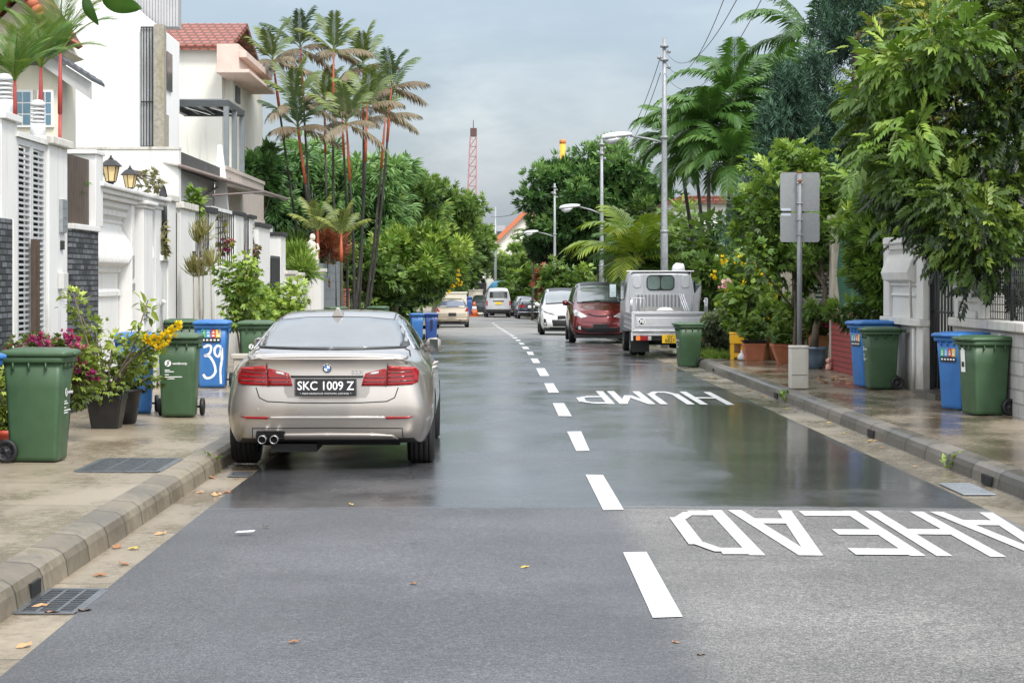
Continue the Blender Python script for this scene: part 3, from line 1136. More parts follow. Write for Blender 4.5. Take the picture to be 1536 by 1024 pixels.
def patch(bvh, polys, view, off, mat, parent, name, grid=0.04, lip=0.012, smooth=True, label=None):
    """trim lying on the body: polygons drawn in one view (rear/front: x,z; left/right: y,z; top: x,y) wrapped onto the surface"""
    if polys and not isinstance(polys[0][0], (tuple, list)):
        polys = [polys]
    bm = bmesh.new()
    for poly in polys:
        b = bmesh.new()
        vs = [b.verts.new((p[0], p[1], 0)) for p in poly]
        b.faces.new(vs)
        clip_grid(b, grid)
        bmesh.ops.triangulate(b, faces=b.faces)
        tmp = bpy.data.meshes.new('tmp')
        b.to_mesh(tmp)
        b.free()
        bm.from_mesh(tmp)
        bpy.data.meshes.remove(tmp)
    cfg = {'rear': (lambda u, v: (Vector((u, -6, v)), Vector((0, 1, 0)))), 'front': (lambda u, v: (Vector((u, 12, v)), Vector((0, -1, 0)))),
           'right': (lambda u, v: (Vector((5, u, v)), Vector((-1, 0, 0)))), 'left': (lambda u, v: (Vector((-5, u, v)), Vector((1, 0, 0)))),
           'top': (lambda u, v: (Vector((u, v, 6)), Vector((0, 0, -1))))}[view]
    for v in bm.verts:
        o, d = cfg(v.co.x, v.co.y)
        hit = bvh.ray_cast(o, d)
        if hit[0] is None:
            near = bvh.find_nearest(Vector((o.x if view != 'left' and view != 'right' else 0, o.y if view not in ('rear', 'front') else 2.0, o.z)))
            hit = near
        n = hit[1]
        if n.dot(d) > 0:
            n = -n
        v.co = hit[0] + n * off
    bmesh.ops.recalc_face_normals(bm, faces=bm.faces)
    # face outwards
    _, d = cfg(0, 0)
    if sum(f.normal.dot(d) * f.calc_area() for f in bm.faces) > 0:
        bmesh.ops.reverse_faces(bm, faces=bm.faces)
    if lip:
        be = [e for e in bm.edges if e.is_boundary]
        r = bmesh.ops.extrude_edge_only(bm, edges=be)
        for v in [g for g in r['geom'] if isinstance(g, bmesh.types.BMVert)]:
            v.co += d * lip
    for f in bm.faces:
        f.smooth = smooth
    me = bpy.data.meshes.new(name)
    bm.to_mesh(me)
    bm.free()
    me.materials.append(mat)
    o = link(name, me, parent)
    if label:
        o['label'] = label
    return o


def line(pts, w):
    """strip polygons along a 2-D polyline"""
    out = []
    for (x0, y0), (x1, y1) in zip(pts[:-1], pts[1:]):
        d = Vector((x1 - x0, y1 - y0))
        L = d.length
        d /= L
        n = Vector((-d.y, d.x)) * w / 2
        e = d * w * 0.3
        out.append([(x0 - e.x + n.x, y0 - e.y + n.y), (x0 - e.x - n.x, y0 - e.y - n.y), (x1 + e.x - n.x, y1 + e.y - n.y), (x1 + e.x + n.x, y1 + e.y + n.y)])
    return out


def wheel(parent, x, y, r, w, rimr=0.68, rim=None, spokes=5):
    """tyre with tread grooves, rim with spokes; a part of the vehicle"""
    s = 1 if x > 0 else -1
    rot = Matrix.Translation((x, y, r)) @ Matrix.Rotation(s * PI / 2, 4, 'Y')
    mb = MB()
    mb.x = rot
    prof = [(r * rimr, -w / 2 + .015), (r * .9, -w / 2), (r * .985, -w / 2 + .03)]
    for k in range(4):
        a = -w / 2 + 0.03 + (w - 0.06) * (k + 0.35) / 4
        prof += [(r, a - 0.012), (r, a), (r - 0.009, a + 0.002), (r - 0.009, a + 0.008), (r, a + 0.010)]
    prof += [(r * .985, w / 2 - .03), (r * .9, w / 2), (r * rimr, w / 2 - .015), (r * rimr, -w / 2 + .015)]
    mb.lathe(prof, 36, cap=False)
    t = mb.build('wheel', TYRE, parent)
    mb = MB()
    mb.x = rot
    mb.lathe([(r * rimr, w / 2 - .02), (r * rimr * .92, w / 2 - .01), (r * rimr * .88, w / 2 - .06), (r * rimr * .86, -w / 2 + .03), (0.02, -w / 2 + .05)], 30, cap=False)
    for k in range(spokes):
        a = 2 * PI * k / spokes
        mb.x = rot @ Matrix.Rotation(a, 4, 'Z')
        mb.box(-0.03, 0.03, 0.03, r * rimr * .9, w / 2 - .055, w / 2 - .03)
    mb.x = rot
    mb.lathe([(0.0, w / 2 - .02), (0.06, w / 2 - .025), (0.065, w / 2 - .06)], 16, cap=False)
    mb.build('rim', rim or ALLOY, t)
    return t


def plate(parent, y, z, w, h, mat, lines, tmat, facing=-1, x=0.0, tilt=0.0, sub=None, sizes=None):
    mb = MB()
    mb.box(-w / 2, w / 2, -0.006, 0.006, -h / 2, h / 2)
    p = mb.build('number_plate', mat, parent, bevel=0.004)
    p.location = (x, y, z)
    p.rotation_euler = (tilt, 0, 0 if facing < 0 else PI)
    n = len(lines)
    for i, s in enumerate(lines):
        zz = (n - 1) / 2 * h * 0.46 - i * h * 0.46 + (0.012 if sub else 0)
        sz = (sizes or [h * (0.98 if n == 1 else 0.52)])[min(i, len(sizes or [0]) - 1)]
        text_mesh(s, sz, tmat, p, 'plate_lettering', (0, -0.0085, zz), (PI / 2, 0, 0), 0.001, off=sz * 0.012, sx=0.93)
    if sub:
        text_mesh(sub, h * 0.13, tmat, p, 'dealer_lettering', (0, -0.0085, -h * 0.39), (PI / 2, 0, 0), 0.0005, sx=1.35, space=1.15)
    return p


def disc(mb, c, r, axis='y', n=24, r0=0.0, a0=0.0, a1=2 * PI, d=0.0):
    """flat disc / ring / sector facing -y"""
    k0 = max(2, int(n * abs(a1 - a0) / (2 * PI)))
    vs, fs = [], []
    for k in range(k0 + 1):
        a = a0 + (a1 - a0) * k / k0
        vs.append((c[0] + r0 * math.cos(a), c[1] + d, c[2] + r0 * math.sin(a)))
        vs.append((c[0] + r * math.cos(a), c[1] + d, c[2] + r * math.sin(a)))
    for k in range(k0):
        fs.append((2 * k, 2 * k + 1, 2 * k + 3, 2 * k + 2))
    mb.add(vs, fs)


# ---------------------------------------------------------------- silver saloon in the foreground
SILVER = paint('champagne_silver', (0.45, 0.412, 0.375), 0.72, 0.34, drops=0.14)
car = thing('parked_car', (-1.48, 17.98, 0.0), 'champagne silver saloon car parked at the left kerb, rear towards us', 'car', 0.012)
ST = [  # y, zb, wmax, zmid, wsh, zsh, wbelt, zbelt, w5, z5, zroof
    (0.10, 0.255, 0.855, 0.56, 0.775, 0.83, 0.735, 0.955, 0.68, 0.995, 1.025),
    (0.40, 0.235, 0.925, 0.56, 0.855, 0.84, 0.780, 0.970, 0.66, 1.015, 1.045),
    (0.72, 0.22, 0.940, 0.57, 0.905, 0.845, 0.815, 0.975, 0.655, 1.045, 1.075),
    (1.10, 0.21, 0.940, 0.57, 0.910, 0.85, 0.825, 0.975, 0.635, 1.185, 1.225),
    (1.55, 0.20, 0.935, 0.57, 0.908, 0.85, 0.83, 0.970, 0.595, 1.315, 1.360),
    (2.15, 0.20, 0.935, 0.57, 0.905, 0.845, 0.83, 0.965, 0.590, 1.355, 1.405),
    (2.85, 0.20, 0.935, 0.56, 0.905, 0.84, 0.83, 0.955, 0.595, 1.335, 1.385),
    (3.35, 0.20, 0.935, 0.56, 0.900, 0.83, 0.82, 0.945, 0.64, 1.18, 1.215),
    (3.80, 0.20, 0.935, 0.55, 0.890, 0.81, 0.80, 0.925, 0.70, 0.975, 0.995),
    (4.40, 0.20, 0.925, 0.53, 0.860, 0.76, 0.76, 0.860, 0.62, 0.900, 0.93),
    (4.75, 0.22, 0.860, 0.50, 0.790, 0.68, 0.70, 0.760, 0.58, 0.790, 0.81)]
REAR = (0.10, 0.02, -0.035, 0.03, 0.035, 0.0)
FRONT = (-0.05, 0.0, 0.02, -0.02, -0.1, -0.16)
body, bvh = finish_shell(shell(ST, REAR, FRONT, crease=0.5), car, SILVER, (1.0, 3.97), (0.33, 0.365), 0.94, 3)
# rear screen with dark surround
patch(bvh, [(-0.585, 1.305), (-0.3, 1.332), (0, 1.338), (0.3, 1.332), (0.585, 1.305), (0.66, 1.19), (0.695, 1.085), (0.66, 1.062), (0.3, 1.055), (0, 1.053), (-0.3, 1.055), (-0.66, 1.062), (-0.695, 1.085), (-0.66, 1.19)], 'rear', 0.002, BLACKPL, car, 'rear_screen_surround')
patch(bvh, [(-0.56, 1.297), (-0.3, 1.322), (0, 1.328), (0.3, 1.322), (0.56, 1.297), (0.615, 1.19), (0.635, 1.09), (0.61, 1.075), (0.3, 1.066), (0, 1.064), (-0.3, 1.066), (-0.61, 1.075), (-0.635, 1.09), (-0.615, 1.19)], 'rear', 0.005, GLASS_MIST, car, 'rear_screen')
for s, side in ((1, 'right'), (-1, 'left')):
    win = [(0.98, 1.05), (1.22, 1.155), (1.6, 1.275), (2.1, 1.315), (2.7, 1.305), (3.05, 1.22), (3.42, 1.03), (3.3, 1.0), (2.2, 1.01), (1.2, 1.02)]
    patch(bvh, win, side, 0.004, CHROME, car, 'window_trim')
    win2 = [(1.04, 1.05), (1.25, 1.14), (1.6, 1.255), (2.1, 1.298), (2.68, 1.288), (3.0, 1.21), (3.36, 1.035), (3.28, 1.018), (2.2, 1.027), (1.2, 1.037)]
    patch(bvh, win2, side, 0.0075, GLASS, car, 'side_windows')
    patch(bvh, line([(1.98, 1.0), (2.0, 1.31)], 0.06), side, 0.010, BLACKPL, car, 'door_pillar')
    patch(bvh, line([(2.0, 1.0), (2.0, 0.32)], 0.006) + line([(3.1, 1.0), (3.12, 0.32)], 0.006) + line([(1.05, 1.02), (1.36, 0.72), (1.42, 0.62)], 0.006) + line([(1.45, 0.30), (3.1, 0.30)], 0.006), side, 0.0015, DARK, car, 'door_gap', lip=0)
    patch(bvh, line([(1.3, 0.80), (3.9, 0.775)], 0.012), side, 0.004, SILVER, car, 'flank_crease', lip=0.004)
    # door handles
    for yy in (1.62, 2.72):
        mb = MB()
        hx = abs(bvh.ray_cast(Vector((s * 5, yy + .1, .852)), Vector((-s, 0, 0)))[0].x)
        mb.tube([(s * (hx - .01), yy, 0.852), (s * (hx + .022), yy + 0.03, 0.855), (s * (hx + .022), yy + 0.19, 0.853), (s * (hx - .01), yy + 0.22, 0.85)], [0.014, 0.016, 0.016, 0.014], 8)
        mb.build('door_handle', SILVER, car)
    # mirror
    mb = MB()
    mb.loft([[(s * (0.775 + a), 3.02 + b, 1.00 + c) for a, b, c in q] for q in (
        [(0.0, 0, -.02), (0.0, .05, -.02), (0.0, .05, .02), (0, 0, .02)],
        [(0.05, -.03, -.05), (0.06, .07, -.04), (0.06, .07, .08), (0.05, -.03, .09)],
        [(0.13, -.04, -.055), (0.13, .07, -.04), (0.13, .06, .085), (0.13, -.04, .10)],
        [(0.175, -.03, -.03), (0.165, .04, -.02), (0.165, .03, .05), (0.175, -.03, .07)])], True, True)
    mir = mb.build('wing_mirror', SILVER, car)
    mb = MB()
    mb.box(min(s * .835, s * .92), max(s * .835, s * .92), 2.974, 2.982, .965, 1.08)
    mb.build('mirror_glass', GLASS, mir)
# roof gutters and boot shut lines
for s in (-1, 1):
    patch(bvh, line([(s * 0.535, 1.55), (s * 0.53, 2.15), (s * 0.53, 2.8)], 0.012), 'top', 0.002, BLACKPL, car, 'roof_gutter', lip=0)
P0 = [(-0.70, 1.06), (-0.735, 1.03), (-0.72, 0.985), (-0.685, 0.93)]
bl = [(0.33, 0.80)]
patch(bvh, line([(-0.62, 0.74), (-0.59, 0.655), (-0.52, 0.622), (-0.3, 0.612), (0, 0.61), (0.3, 0.612), (0.52, 0.622), (0.59, 0.655), (0.62, 0.74)], 0.009), 'rear', 0.0015, DARK, car, 'boot_gap', lip=0)
for s in (-1, 1):
    patch(bvh, line([(s * 0.69, 0.95), (s * 0.715, 1.0), (s * 0.70, 1.04), (s * 0.66, 1.058)], 0.008), 'rear', 0.0015, DARK, car, 'boot_gap', lip=0)
# boot lip and plate recess
patch(bvh, [(-0.70, 0.985), (0.70, 0.985), (0.69, 1.015), (0.4, 1.028), (0, 1.034), (-0.4, 1.028), (-0.69, 1.015)], 'rear', 0.012, SILVER, car, 'boot_lip', lip=0.02)
patch(bvh, [(-0.34, 0.655), (0.34, 0.655), (0.37, 0.70), (0.385, 0.835), (-0.385, 0.835), (-0.37, 0.70)], 'rear', 0.002, M('recess_grey', (0.30, 0.28, 0.26), 0.35, 0.6), car, 'plate_recess', lip=0)
patch(bvh, [(-0.31, 0.830), (0.31, 0.830), (0.32, 0.846), (-0.32, 0.846)], 'rear', 0.014, BLACKPL, car, 'boot_handle_strip', lip=0.02)
pl = plate(car, -0.115, 0.752, 0.52, 0.135, PLATEBLK, ['SKC 1009 Z'], WHITEPLATE, sub='* PERFORMANCE MOTORS LIMITED *', sizes=[0.105])
mb = MB()
for a in (-0.268, 0.262):
    mb.box(a, a + 0.006, -0.125, -0.112, 0.68, 0.824)
mb.box(-0.268, 0.268, -0.125, -0.112, 0.677, 0.6835)
mb.box(-0.268, 0.268, -0.125, -0.112, 0.8205, 0.827)
mb.build('plate_frame', BLACKPL, car)
# round badge: black ring, four blue and white quarters
hit = bvh.ray_cast(Vector((0, -3, 0.91)), Vector((0, 1, 0)))
yb = hit[0].y - 0.006
bd = MB()
disc(bd, (0, yb, 0.91), 0.043, d=0.0)
badge = bd.build('round_badge', BLACKPL, car, fix=False)
mb = MB()
disc(mb, (0, yb, 0.91), 0.043, r0=0.039, d=-0.002)
disc(mb, (0, yb, 0.91), 0.0275, r0=0.0255, d=-0.002)
mb.build('badge_ring', CHROME, badge, fix=False)
for q in range(4):
    mb = MB()
    disc(mb, (0, yb, 0.91), 0.0255, a0=q * PI / 2, a1=(q + 1) * PI / 2, n=32, d=-0.0015)
    mb.build('badge_quarter', M('badge_blue', (0.02, 0.16, 0.55), 0.3) if q in (1, 3) else WHITEPLATE, badge, fix=False)
for ch, a in (('B', 0.75), ('M', 0.0), ('W', -0.75)):
    text_mesh(ch, 0.017, WHITEPLATE, badge, 'badge_letter', (-0.0335 * math.sin(a), yb - 0.003, 0.91 + 0.0335 * math.cos(a)), (PI / 2, -a, 0), 0.0003)
text_mesh('523i', 0.052, CHROME, car, 'model_lettering', (0.265, bvh.ray_cast(Vector((0.32, -3, 0.872)), Vector((0, 1, 0)))[0].y - 0.006, 0.875), (PI / 2, 0, 0.02), 0.004, off=0.0008, sx=1.2)
# tail lamps: outer on the wing, inner on the boot lid
for s in (-1, 1):
    f = lambda pts: [(s * a, b) for a, b in (pts if s > 0 else pts[::-1])]
    lo = patch(bvh, f([(0.515, 0.755), (0.74, 0.765), (0.785, 0.785), (0.79, 0.88), (0.755, 0.915), (0.535, 0.935), (0.525, 0.9)]), 'rear', 0.010, LAMPRED, car, 'tail_lamp', grid=0.03)
    li = patch(bvh, f([(0.30, 0.757), (0.508, 0.755), (0.518, 0.90), (0.51, 0.91), (0.335, 0.865), (0.318, 0.825)]), 'rear', 0.010, LAMPRED, car, 'tail_lamp', grid=0.03)
    for k, zz in enumerate((0.79, 0.828, 0.866)):
        patch(bvh, [line(f([(0.535, zz), (0.75 - 0.01 * k, zz + 0.012)]), 0.010)[0]], 'rear', 0.0125, LAMPDARK, lo, 'lamp_band', lip=0.002)
        if k < 2:
            patch(bvh, [line(f([(0.325, zz), (0.505, zz)]), 0.009)[0]], 'rear', 0.0125, LAMPDARK, li, 'lamp_band', lip=0.002)
    patch(bvh, f([(0.36, 0.848), (0.45, 0.862), (0.45, 0.885), (0.385, 0.873)]), 'rear', 0.0125, LAMPPALE, li, 'reversing_lamp', lip=0.002)
    patch(bvh, f([(0.53, 0.89), (0.76, 0.89), (0.745, 0.91), (0.54, 0.93)]), 'rear', 0.0125, M('lamp_bright_red', (0.42, 0.03, 0.03), 0.25, var=0.2, scale=60, coat=.2), lo, 'lamp_top', lip=0.002)
    patch(bvh, line(f([(0.512, 0.75), (0.528, 0.95)]), 0.007), 'rear', 0.0115, DARK, car, 'lamp_gap', lip=0)
    # bumper reflector
    patch(bvh, f([(0.515, 0.468), (0.70, 0.472), (0.755, 0.492), (0.51, 0.492)]), 'rear', 0.007, LAMPRED, car, 'bumper_reflector')
    for xx in (0.24, 0.60):
        mb = MB()
        h = bvh.ray_cast(Vector((s * xx, -3, 0.56)), Vector((0, 1, 0)))[0]
        disc(mb, (h.x, h.y - 0.002, h.z), 0.011)
        mb.build('parking_sensor', SILVER, car, fix=False)
# bumper crease, under-valance, exhausts
patch(bvh, [(-0.51, 0.478), (0.51, 0.478), (0.51, 0.492), (0.3, 0.497), (0, 0.499), (-0.3, 0.497), (-0.51, 0.492)], 'rear', 0.011, SILVER, car, 'bumper_crease', lip=0.03)
patch(bvh, line([(-0.66, 0.30), (-0.655, 0.385), (0, 0.392), (0.655, 0.385), (0.66, 0.30)], 0.007), 'rear', 0.002, DARK, car, 'valance_gap', lip=0)
patch(bvh, [(-0.38, 0.292), (0.62, 0.292), (0.58, 0.325), (0.4, 0.342), (0, 0.348), (-0.38, 0.342)], 'rear', 0.010, SILVER, car, 'valance_blade', lip=0.02)
patch(bvh, [(-0.64, 0.252), (-0.37, 0.252), (-0.37, 0.362), (-0.62, 0.362)], 'rear', 0.003, BLACKPL, car, 'exhaust_recess', lip=0)
for xx in (-0.555, -0.452):
    mb = MB()
    ye = -0.075
    mb.x = Matrix.Translation((xx, ye, 0.298)) @ Matrix.Rotation(PI / 2, 4, 'X')
    mb.lathe([(0.031, -.14), (0.036, -.12), (0.036, 0.0), (0.031, 0.0), (0.031, -.10)], 20, cap=False)
    ex = mb.build('exhaust_pipe', M('exhaust_steel', (.42, .42, .43), .3, 1.0, var=.3), car)
    mb = MB()
    mb.x = Matrix.Translation((xx, ye, 0.298)) @ Matrix.Rotation(PI / 2, 4, 'X')
    mb.lathe([(0.0, -.06), (0.0315, -.06)], 20, cap=False)
    mb.build('pipe_bore', DARK, ex)
mb = MB()
mb.box(-0.62, 0.62, 0.45, 0.8, 0.21, 0.32)
mb.box(-0.5, -0.1, 0.2, 1.6, 0.17, 0.24)
mb.tube([(-0.8, 1.0, 0.3), (0.8, 1.0, 0.3)], 0.05)
mb.build('underbody', DARK, car)
# shark-fin aerial
mb = MB()
mb.loft([[(-0.055, 1.50, 1.335), (0.055, 1.50, 1.335), (0.05, 1.72, 1.37), (-0.05, 1.72, 1.37)], [(-0.012, 1.50, 1.42), (0.012, 1.50, 1.42), (0.006, 1.56, 1.42), (-0.006, 1.56, 1.42)]], True)
mb.build('roof_aerial', SILVER, car, bevel=0.006)
for sx in (-1, 1):
    for ya in (1.0, 3.97):
        wheel(car, sx * 0.80, ya, 0.325, 0.245, 0.70)

# ---------------------------------------------------------------- generic bodies for the other cars
def saloon(root, mat, L=4.4, w=0.85, roof=1.4, deck=0.98, hatch=False):
    k = L / 4.4
    h = roof / 1.4
    b = w / 0.85
    if hatch:
        st = [(0.10, .27, .79, .56, .77, .82, .74, .95, .63, 1.0, 1.03), (0.3, .25, .84, .57, .81, .84, .77, .96, .61, 1.08, 1.12), (0.62, .23, .85, .57, .82, .85, .78, .97, .59, 1.24, 1.29), (1.05, .22, .85, .57, .82, .85, .78, .97, .57, 1.35, 1.39)]
    else:
        st = [(0.10, .27, .79, .56, .76, .82, .72, .94, .64, .965, .985), (0.4, .25, .84, .57, .80, .84, .75, .955, .63, .98, 1.0), (0.75, .23, .85, .57, .82, .85, .77, .965, .60, 1.04, 1.07), (1.25, .22, .85, .57, .82, .85, .77, .965, .56, 1.29, 1.33)]
    st += [(1.9, .21, .85, .57, .82, .85, .775, .96, .55, 1.355, 1.40), (2.5, .21, .85, .57, .82, .845, .77, .95, .555, 1.335, 1.38), (3.0, .21, .85, .56, .815, .83, .765, .94, .60, 1.15, 1.18), (3.4, .21, .85, .55, .81, .80, .75, .91, .64, .95, .975), (4.0, .21, .83, .53, .78, .74, .69, .83, .56, .86, .88), (4.25, .23, .77, .5, .71, .66, .63, .73, .5, .75, .765)]
    st = [(a[0] * k,) + tuple(v * (b if i in (1, 3, 5, 7) else 1) * (h if i in (0, 2, 4, 6, 8, 9) else 1) for i, v in enumerate(a[1:])) for a in st]
    return finish_shell(shell(st, (0.08, 0.02, -0.02, 0.03, 0.05, 0.04), (-.04, 0, .02, -.02, -.1, -.15)), root, mat, (0.85 * k, 3.45 * k), (0.30, 0.335), w, 2)


def side_glass(bvh, root, pts, mat=None, off=0.005):
    for side in ('left', 'right'):
        patch(bvh, pts, side, off, mat or GLASS, root, 'side_windows', grid=0.08)


def mirrors(root, x, y, z, mat, face=-1):
    for s in (-1, 1):
        mb = MB()
        mb.loft([[(s * x, y, z - .03), (s * x, y + .06, z - .03), (s * x, y + .06, z + .02), (s * x, y, z + .02)],
                 [(s * (x + .1), y - .03, z - .07), (s * (x + .1), y + .08, z - .05), (s * (x + .1), y + .08, z + .09), (s * (x + .1), y - .03, z + .1)],
                 [(s * (x + .2), y - .02, z - .05), (s * (x + .19), y + .05, z - .04), (s * (x + .19), y + .05, z + .07), (s * (x + .2), y - .02, z + .08)]], True, True)
        mb.build('wing_mirror', mat, root)


# pale gold hatchback on the left
c = thing('parked_car', (-2.22 + 0.0, 103.5, zr(103)), 'pale gold hatchback parked on the left beyond the two blue bins', 'car', 0.03)
GOLD = paint('pale_gold', (0.50, 0.43, 0.33), 0.6, 0.3)
b_, bv = saloon(c, GOLD, 4.3, 0.86, 1.47, hatch=True)
patch(bv, [(-.60, 1.28), (0, 1.40), (.60, 1.28), (.70, 1.03), (0, 1.02), (-.70, 1.03)], 'rear', 0.006, M('glass_bluish', (0.10, 0.12, 0.16), 0.1, 0.3, spec=1), c, 'rear_screen')
side_glass(bv, c, [(.5, 1.08), (.9, 1.3), (1.8, 1.38), (2.5, 1.35), (3.2, 1.05)])
for s in (-1, 1):
    q = [(s * .62, .80), (s * .84, .82), (s * .80, 1.0), (s * .70, .98)]
    patch(bv, q if s > 0 else q[::-1], 'rear', 0.012, LAMPRED, c, 'tail_lamp')
patch(bv, line([(-.7, .68), (0, .67), (.7, .68)], .015), 'rear', .003, DARK, c, 'bumper_gap', lip=0)
patch(bv, [(-.85, .40), (.85, .40), (.85, .46), (-.85, .46)], 'rear', .02, GOLD, c, 'bumper_ridge', lip=.03)
plate(c, -0.10, .66, .40, .17, PLATEBLK, [], WHITEPLATE, sizes=[.12])
mb = MB()
mb.box(-.75, .75, .2, 4.0, .16, .25)
mb.tube([(.42, -.02, .27), (.42, .3, .27)], .045)
mb.build('underbody', BLACKPL, c)
for sx in (-1, 1):
    for ya in (0.85 * 4.3 / 4.4, 3.45 * 4.3 / 4.4):
        wheel(c, sx * .75, ya, .30, .19)

# dark blue saloon on the right
c = thing('parked_car', (2.2, 131.5, zr(131)), 'dark blue saloon with rear spoiler parked far down on the right', 'car', 0.05)
NAVY = paint('navy', (0.012, 0.017, 0.035), 0.3, 0.3)
b_, bv = saloon(c, NAVY, 4.4, 0.87, 1.40)
patch(bv, [(-.55, 1.27), (0, 1.31), (.55, 1.27), (.66, 1.03), (0, 1.02), (-.66, 1.03)], 'rear', .006, GLASS_MIST, c, 'rear_screen')
side_glass(bv, c, [(.9, 1.06), (1.3, 1.27), (1.9, 1.33), (2.4, 1.31), (3.1, 1.02)])
for s in (-1, 1):
    q = [(s * .36, .74), (s * .76, .75), (s * .78, .90), (s * .36, .89)]
    patch(bv, q if s > 0 else q[::-1], 'rear', .012, LAMPRED, c, 'tail_lamp')
plate(c, -.115, .79, .44, .16, PLATEWHT, [], PLATEBLK, sizes=[.12])
mb = MB()
mb.box(-.68, .68, .0, .2, 1.05, 1.085)
for s in (-.55, .55):
    mb.box(s - .03, s + .03, .05, .15, .97, 1.052)
mb.build('rear_spoiler', NAVY, c, bevel=.012)
patch(bv, [(-.8, .42), (.8, .42), (.8, .46), (-.8, .46)], 'rear', .015, CHROME, c, 'bumper_strip')
for sx in (-1, 1):
    for ya in (.85, 3.45):
        wheel(c, sx * .75, ya, .31, .19)

# ---------------------------------------------------------------- people carriers, fronts towards us
def carrier(root, mat, roofmat, w=0.90, roof=1.72, L=4.75, style='red'):
    # built nose at -y (local), tail at +y, so that it can face the camera
    h = roof / 1.72
    b = w / 0.9
    st = [(0.12, .24, .80, .50, .76, .74, .68, .86, .60, .90, .93),
          (0.40, .21, .87, .52, .84, .80, .76, .93, .64, .98, 1.01),
          (0.85, .20, .89, .54, .87, .84, .81, 1.00, .68, 1.09, 1.13),
          (1.35, .20, .90, .56, .88, .87, .84, 1.04, .66, 1.38, 1.43),
          (1.85, .20, .90, .56, .885, .89, .85, 1.05, .64, 1.60, 1.66),
          (2.5, .20, .90, .56, .885, .90, .85, 1.06, .65, 1.66, 1.72),
          (3.6, .20, .90, .56, .885, .91, .85, 1.07, .65, 1.65, 1.71),
          (4.3, .22, .89, .56, .87, .92, .84, 1.08, .65, 1.60, 1.65),
          (4.65, .27, .83, .56, .80, .92, .77, 1.08, .62, 1.50, 1.54)]
    st = [(a[0] * L / 4.75,) + tuple(v * (b if i in (1, 3, 5, 7) else 1) * (h if i in (0, 2, 4, 6, 8, 9) else 1) for i, v in enumerate(a[1:])) for a in st]
    body, bv = finish_shell(shell(st, (.05, -.02, -.05, .06, .13, .16), (-.02, 0, .02, 0, -.03, -.08), bulge=.22, fbulge=.08), root, mat, (.88, 3.75), (.33, .37), w, 2)
    k = b
    ws = [(-.66 * k, 1.12 * h), (0, 1.16 * h), (.66 * k, 1.12 * h), (.64 * k, 1.40 * h), (.575 * k, 1.575 * h), (0, 1.615 * h), (-.575 * k, 1.575 * h), (-.64 * k, 1.40 * h)]
    patch(bv, ws, 'rear', .006, M('windscreen', (0.16, 0.19, 0.20), 0.07, 0.25, var=.3, scale=2, spec=1.0, coat=1.0), root, 'windscreen', grid=.06)
    patch(bv, line([(-.64 * k, 1.125 * h), (0, 1.155 * h), (.64 * k, 1.125 * h)], .035), 'rear', .011, BLACKPL, root, 'scuttle')
    patch(bv, line([(-.5 * k, 1.15 * h), (.1, 1.19 * h)], .014) + line([(.05, 1.16 * h), (.55 * k, 1.18 * h)], .014), 'rear', .014, BLACK, root, 'wiper')
    for side in ('left', 'right'):
        patch(bv, [(1.05, 1.09 * h), (1.5, 1.36 * h), (1.95, 1.56 * h), (2.6, 1.61 * h), (4.2, 1.57 * h), (4.45, 1.14 * h), (2.0, 1.10 * h)], side, .005, GLASS, root, 'side_windows', grid=.08)
        patch(bv, line([(2.0, 1.1 * h), (2.02, 1.58 * h)], .07) + line([(3.2, 1.1 * h), (3.2, 1.58 * h)], .07), side, .009, BLACKPL, root, 'door_pillar')
        patch(bv, line([(1.35, 1.05), (1.3, .4)], .008) + line([(2.05, 1.07), (2.05, .3)], .008) + line([(3.2, 1.07), (3.2, .35)], .008), side, .002, DARK, root, 'door_gap', lip=0)
    if roofmat:
        patch(bv, [(-.60 * k, 1.75), (.60 * k, 1.75), (.60 * k, 4.2), (-.60 * k, 4.2)], 'top', .004, roofmat, root, 'roof_panel', grid=.1)
    mirrors(root, .86 * k, 1.42, 1.10 * h, mat)
    mb = MB()
    mb.box(-.75 * k, .75 * k, .15, 4.4, .15, .26)
    mb.build('underbody', BLACKPL, root)
    for sx in (-1, 1):
        for ya in (.88, 3.75):
            wheel(root, sx * (w - .11), ya, .325, .21)
    return bv


REDP = paint('dark_red', (0.17, 0.012, 0.016), 0.45, 0.28)
c = thing('parked_car', (3.02, 60.0, zr(60)), 'dark red people carrier facing us behind the silver lorry', 'people carrier', 0.0)
bv = carrier(c, REDP, BLACKPL, .90, 1.79, 4.75)
for s in (-1, 1):
    f = lambda pts: [(s * a, z) for a, z in (pts if s > 0 else pts[::-1])]
    hl = patch(bv, f([(.36, .77), (.56, .73), (.74, .80), (.80, .95), (.72, .97), (.50, .86)]), 'rear', .010, LAMPPALE, c, 'headlight')
    patch(bv, f([(.48, .40), (.74, .42), (.70, .50), (.50, .49)]), 'rear', .008, BLACKPL, c, 'fog_lamp_recess')
    mb = MB()
    h_ = bv.ray_cast(Vector((s * .60, -3, .455)), Vector((0, 1, 0)))[0]
    disc(mb, (h_.x, h_.y - .016, h_.z), .055)
    mb.build('fog_lamp', LAMPPALE, c, fix=False)
patch(bv, [(-.42, .29), (.42, .29), (.52, .44), (.3, .47), (-.3, .47), (-.52, .44)], 'rear', .006, BLACKPL, c, 'lower_grille')
patch(bv, line([(-.36, .86), (-.2, .80), (0, .785), (.2, .80), (.36, .86)], .035), 'rear', .008, BLACKPL, c, 'upper_grille')
patch(bv, line([(-.80, .40), (-.52, .30), (.52, .30), (.80, .40)], .02), 'rear', .012, REDP, c, 'bumper_blade', lip=.02)
patch(bv, line([(-.55, .62), (0, .60), (.55, .62)], .012), 'rear', .003, DARK, c, 'bonnet_gap', lip=0)
hh = bv.ray_cast(Vector((0, -3, .50)), Vector((0, 1, 0)))[0].y
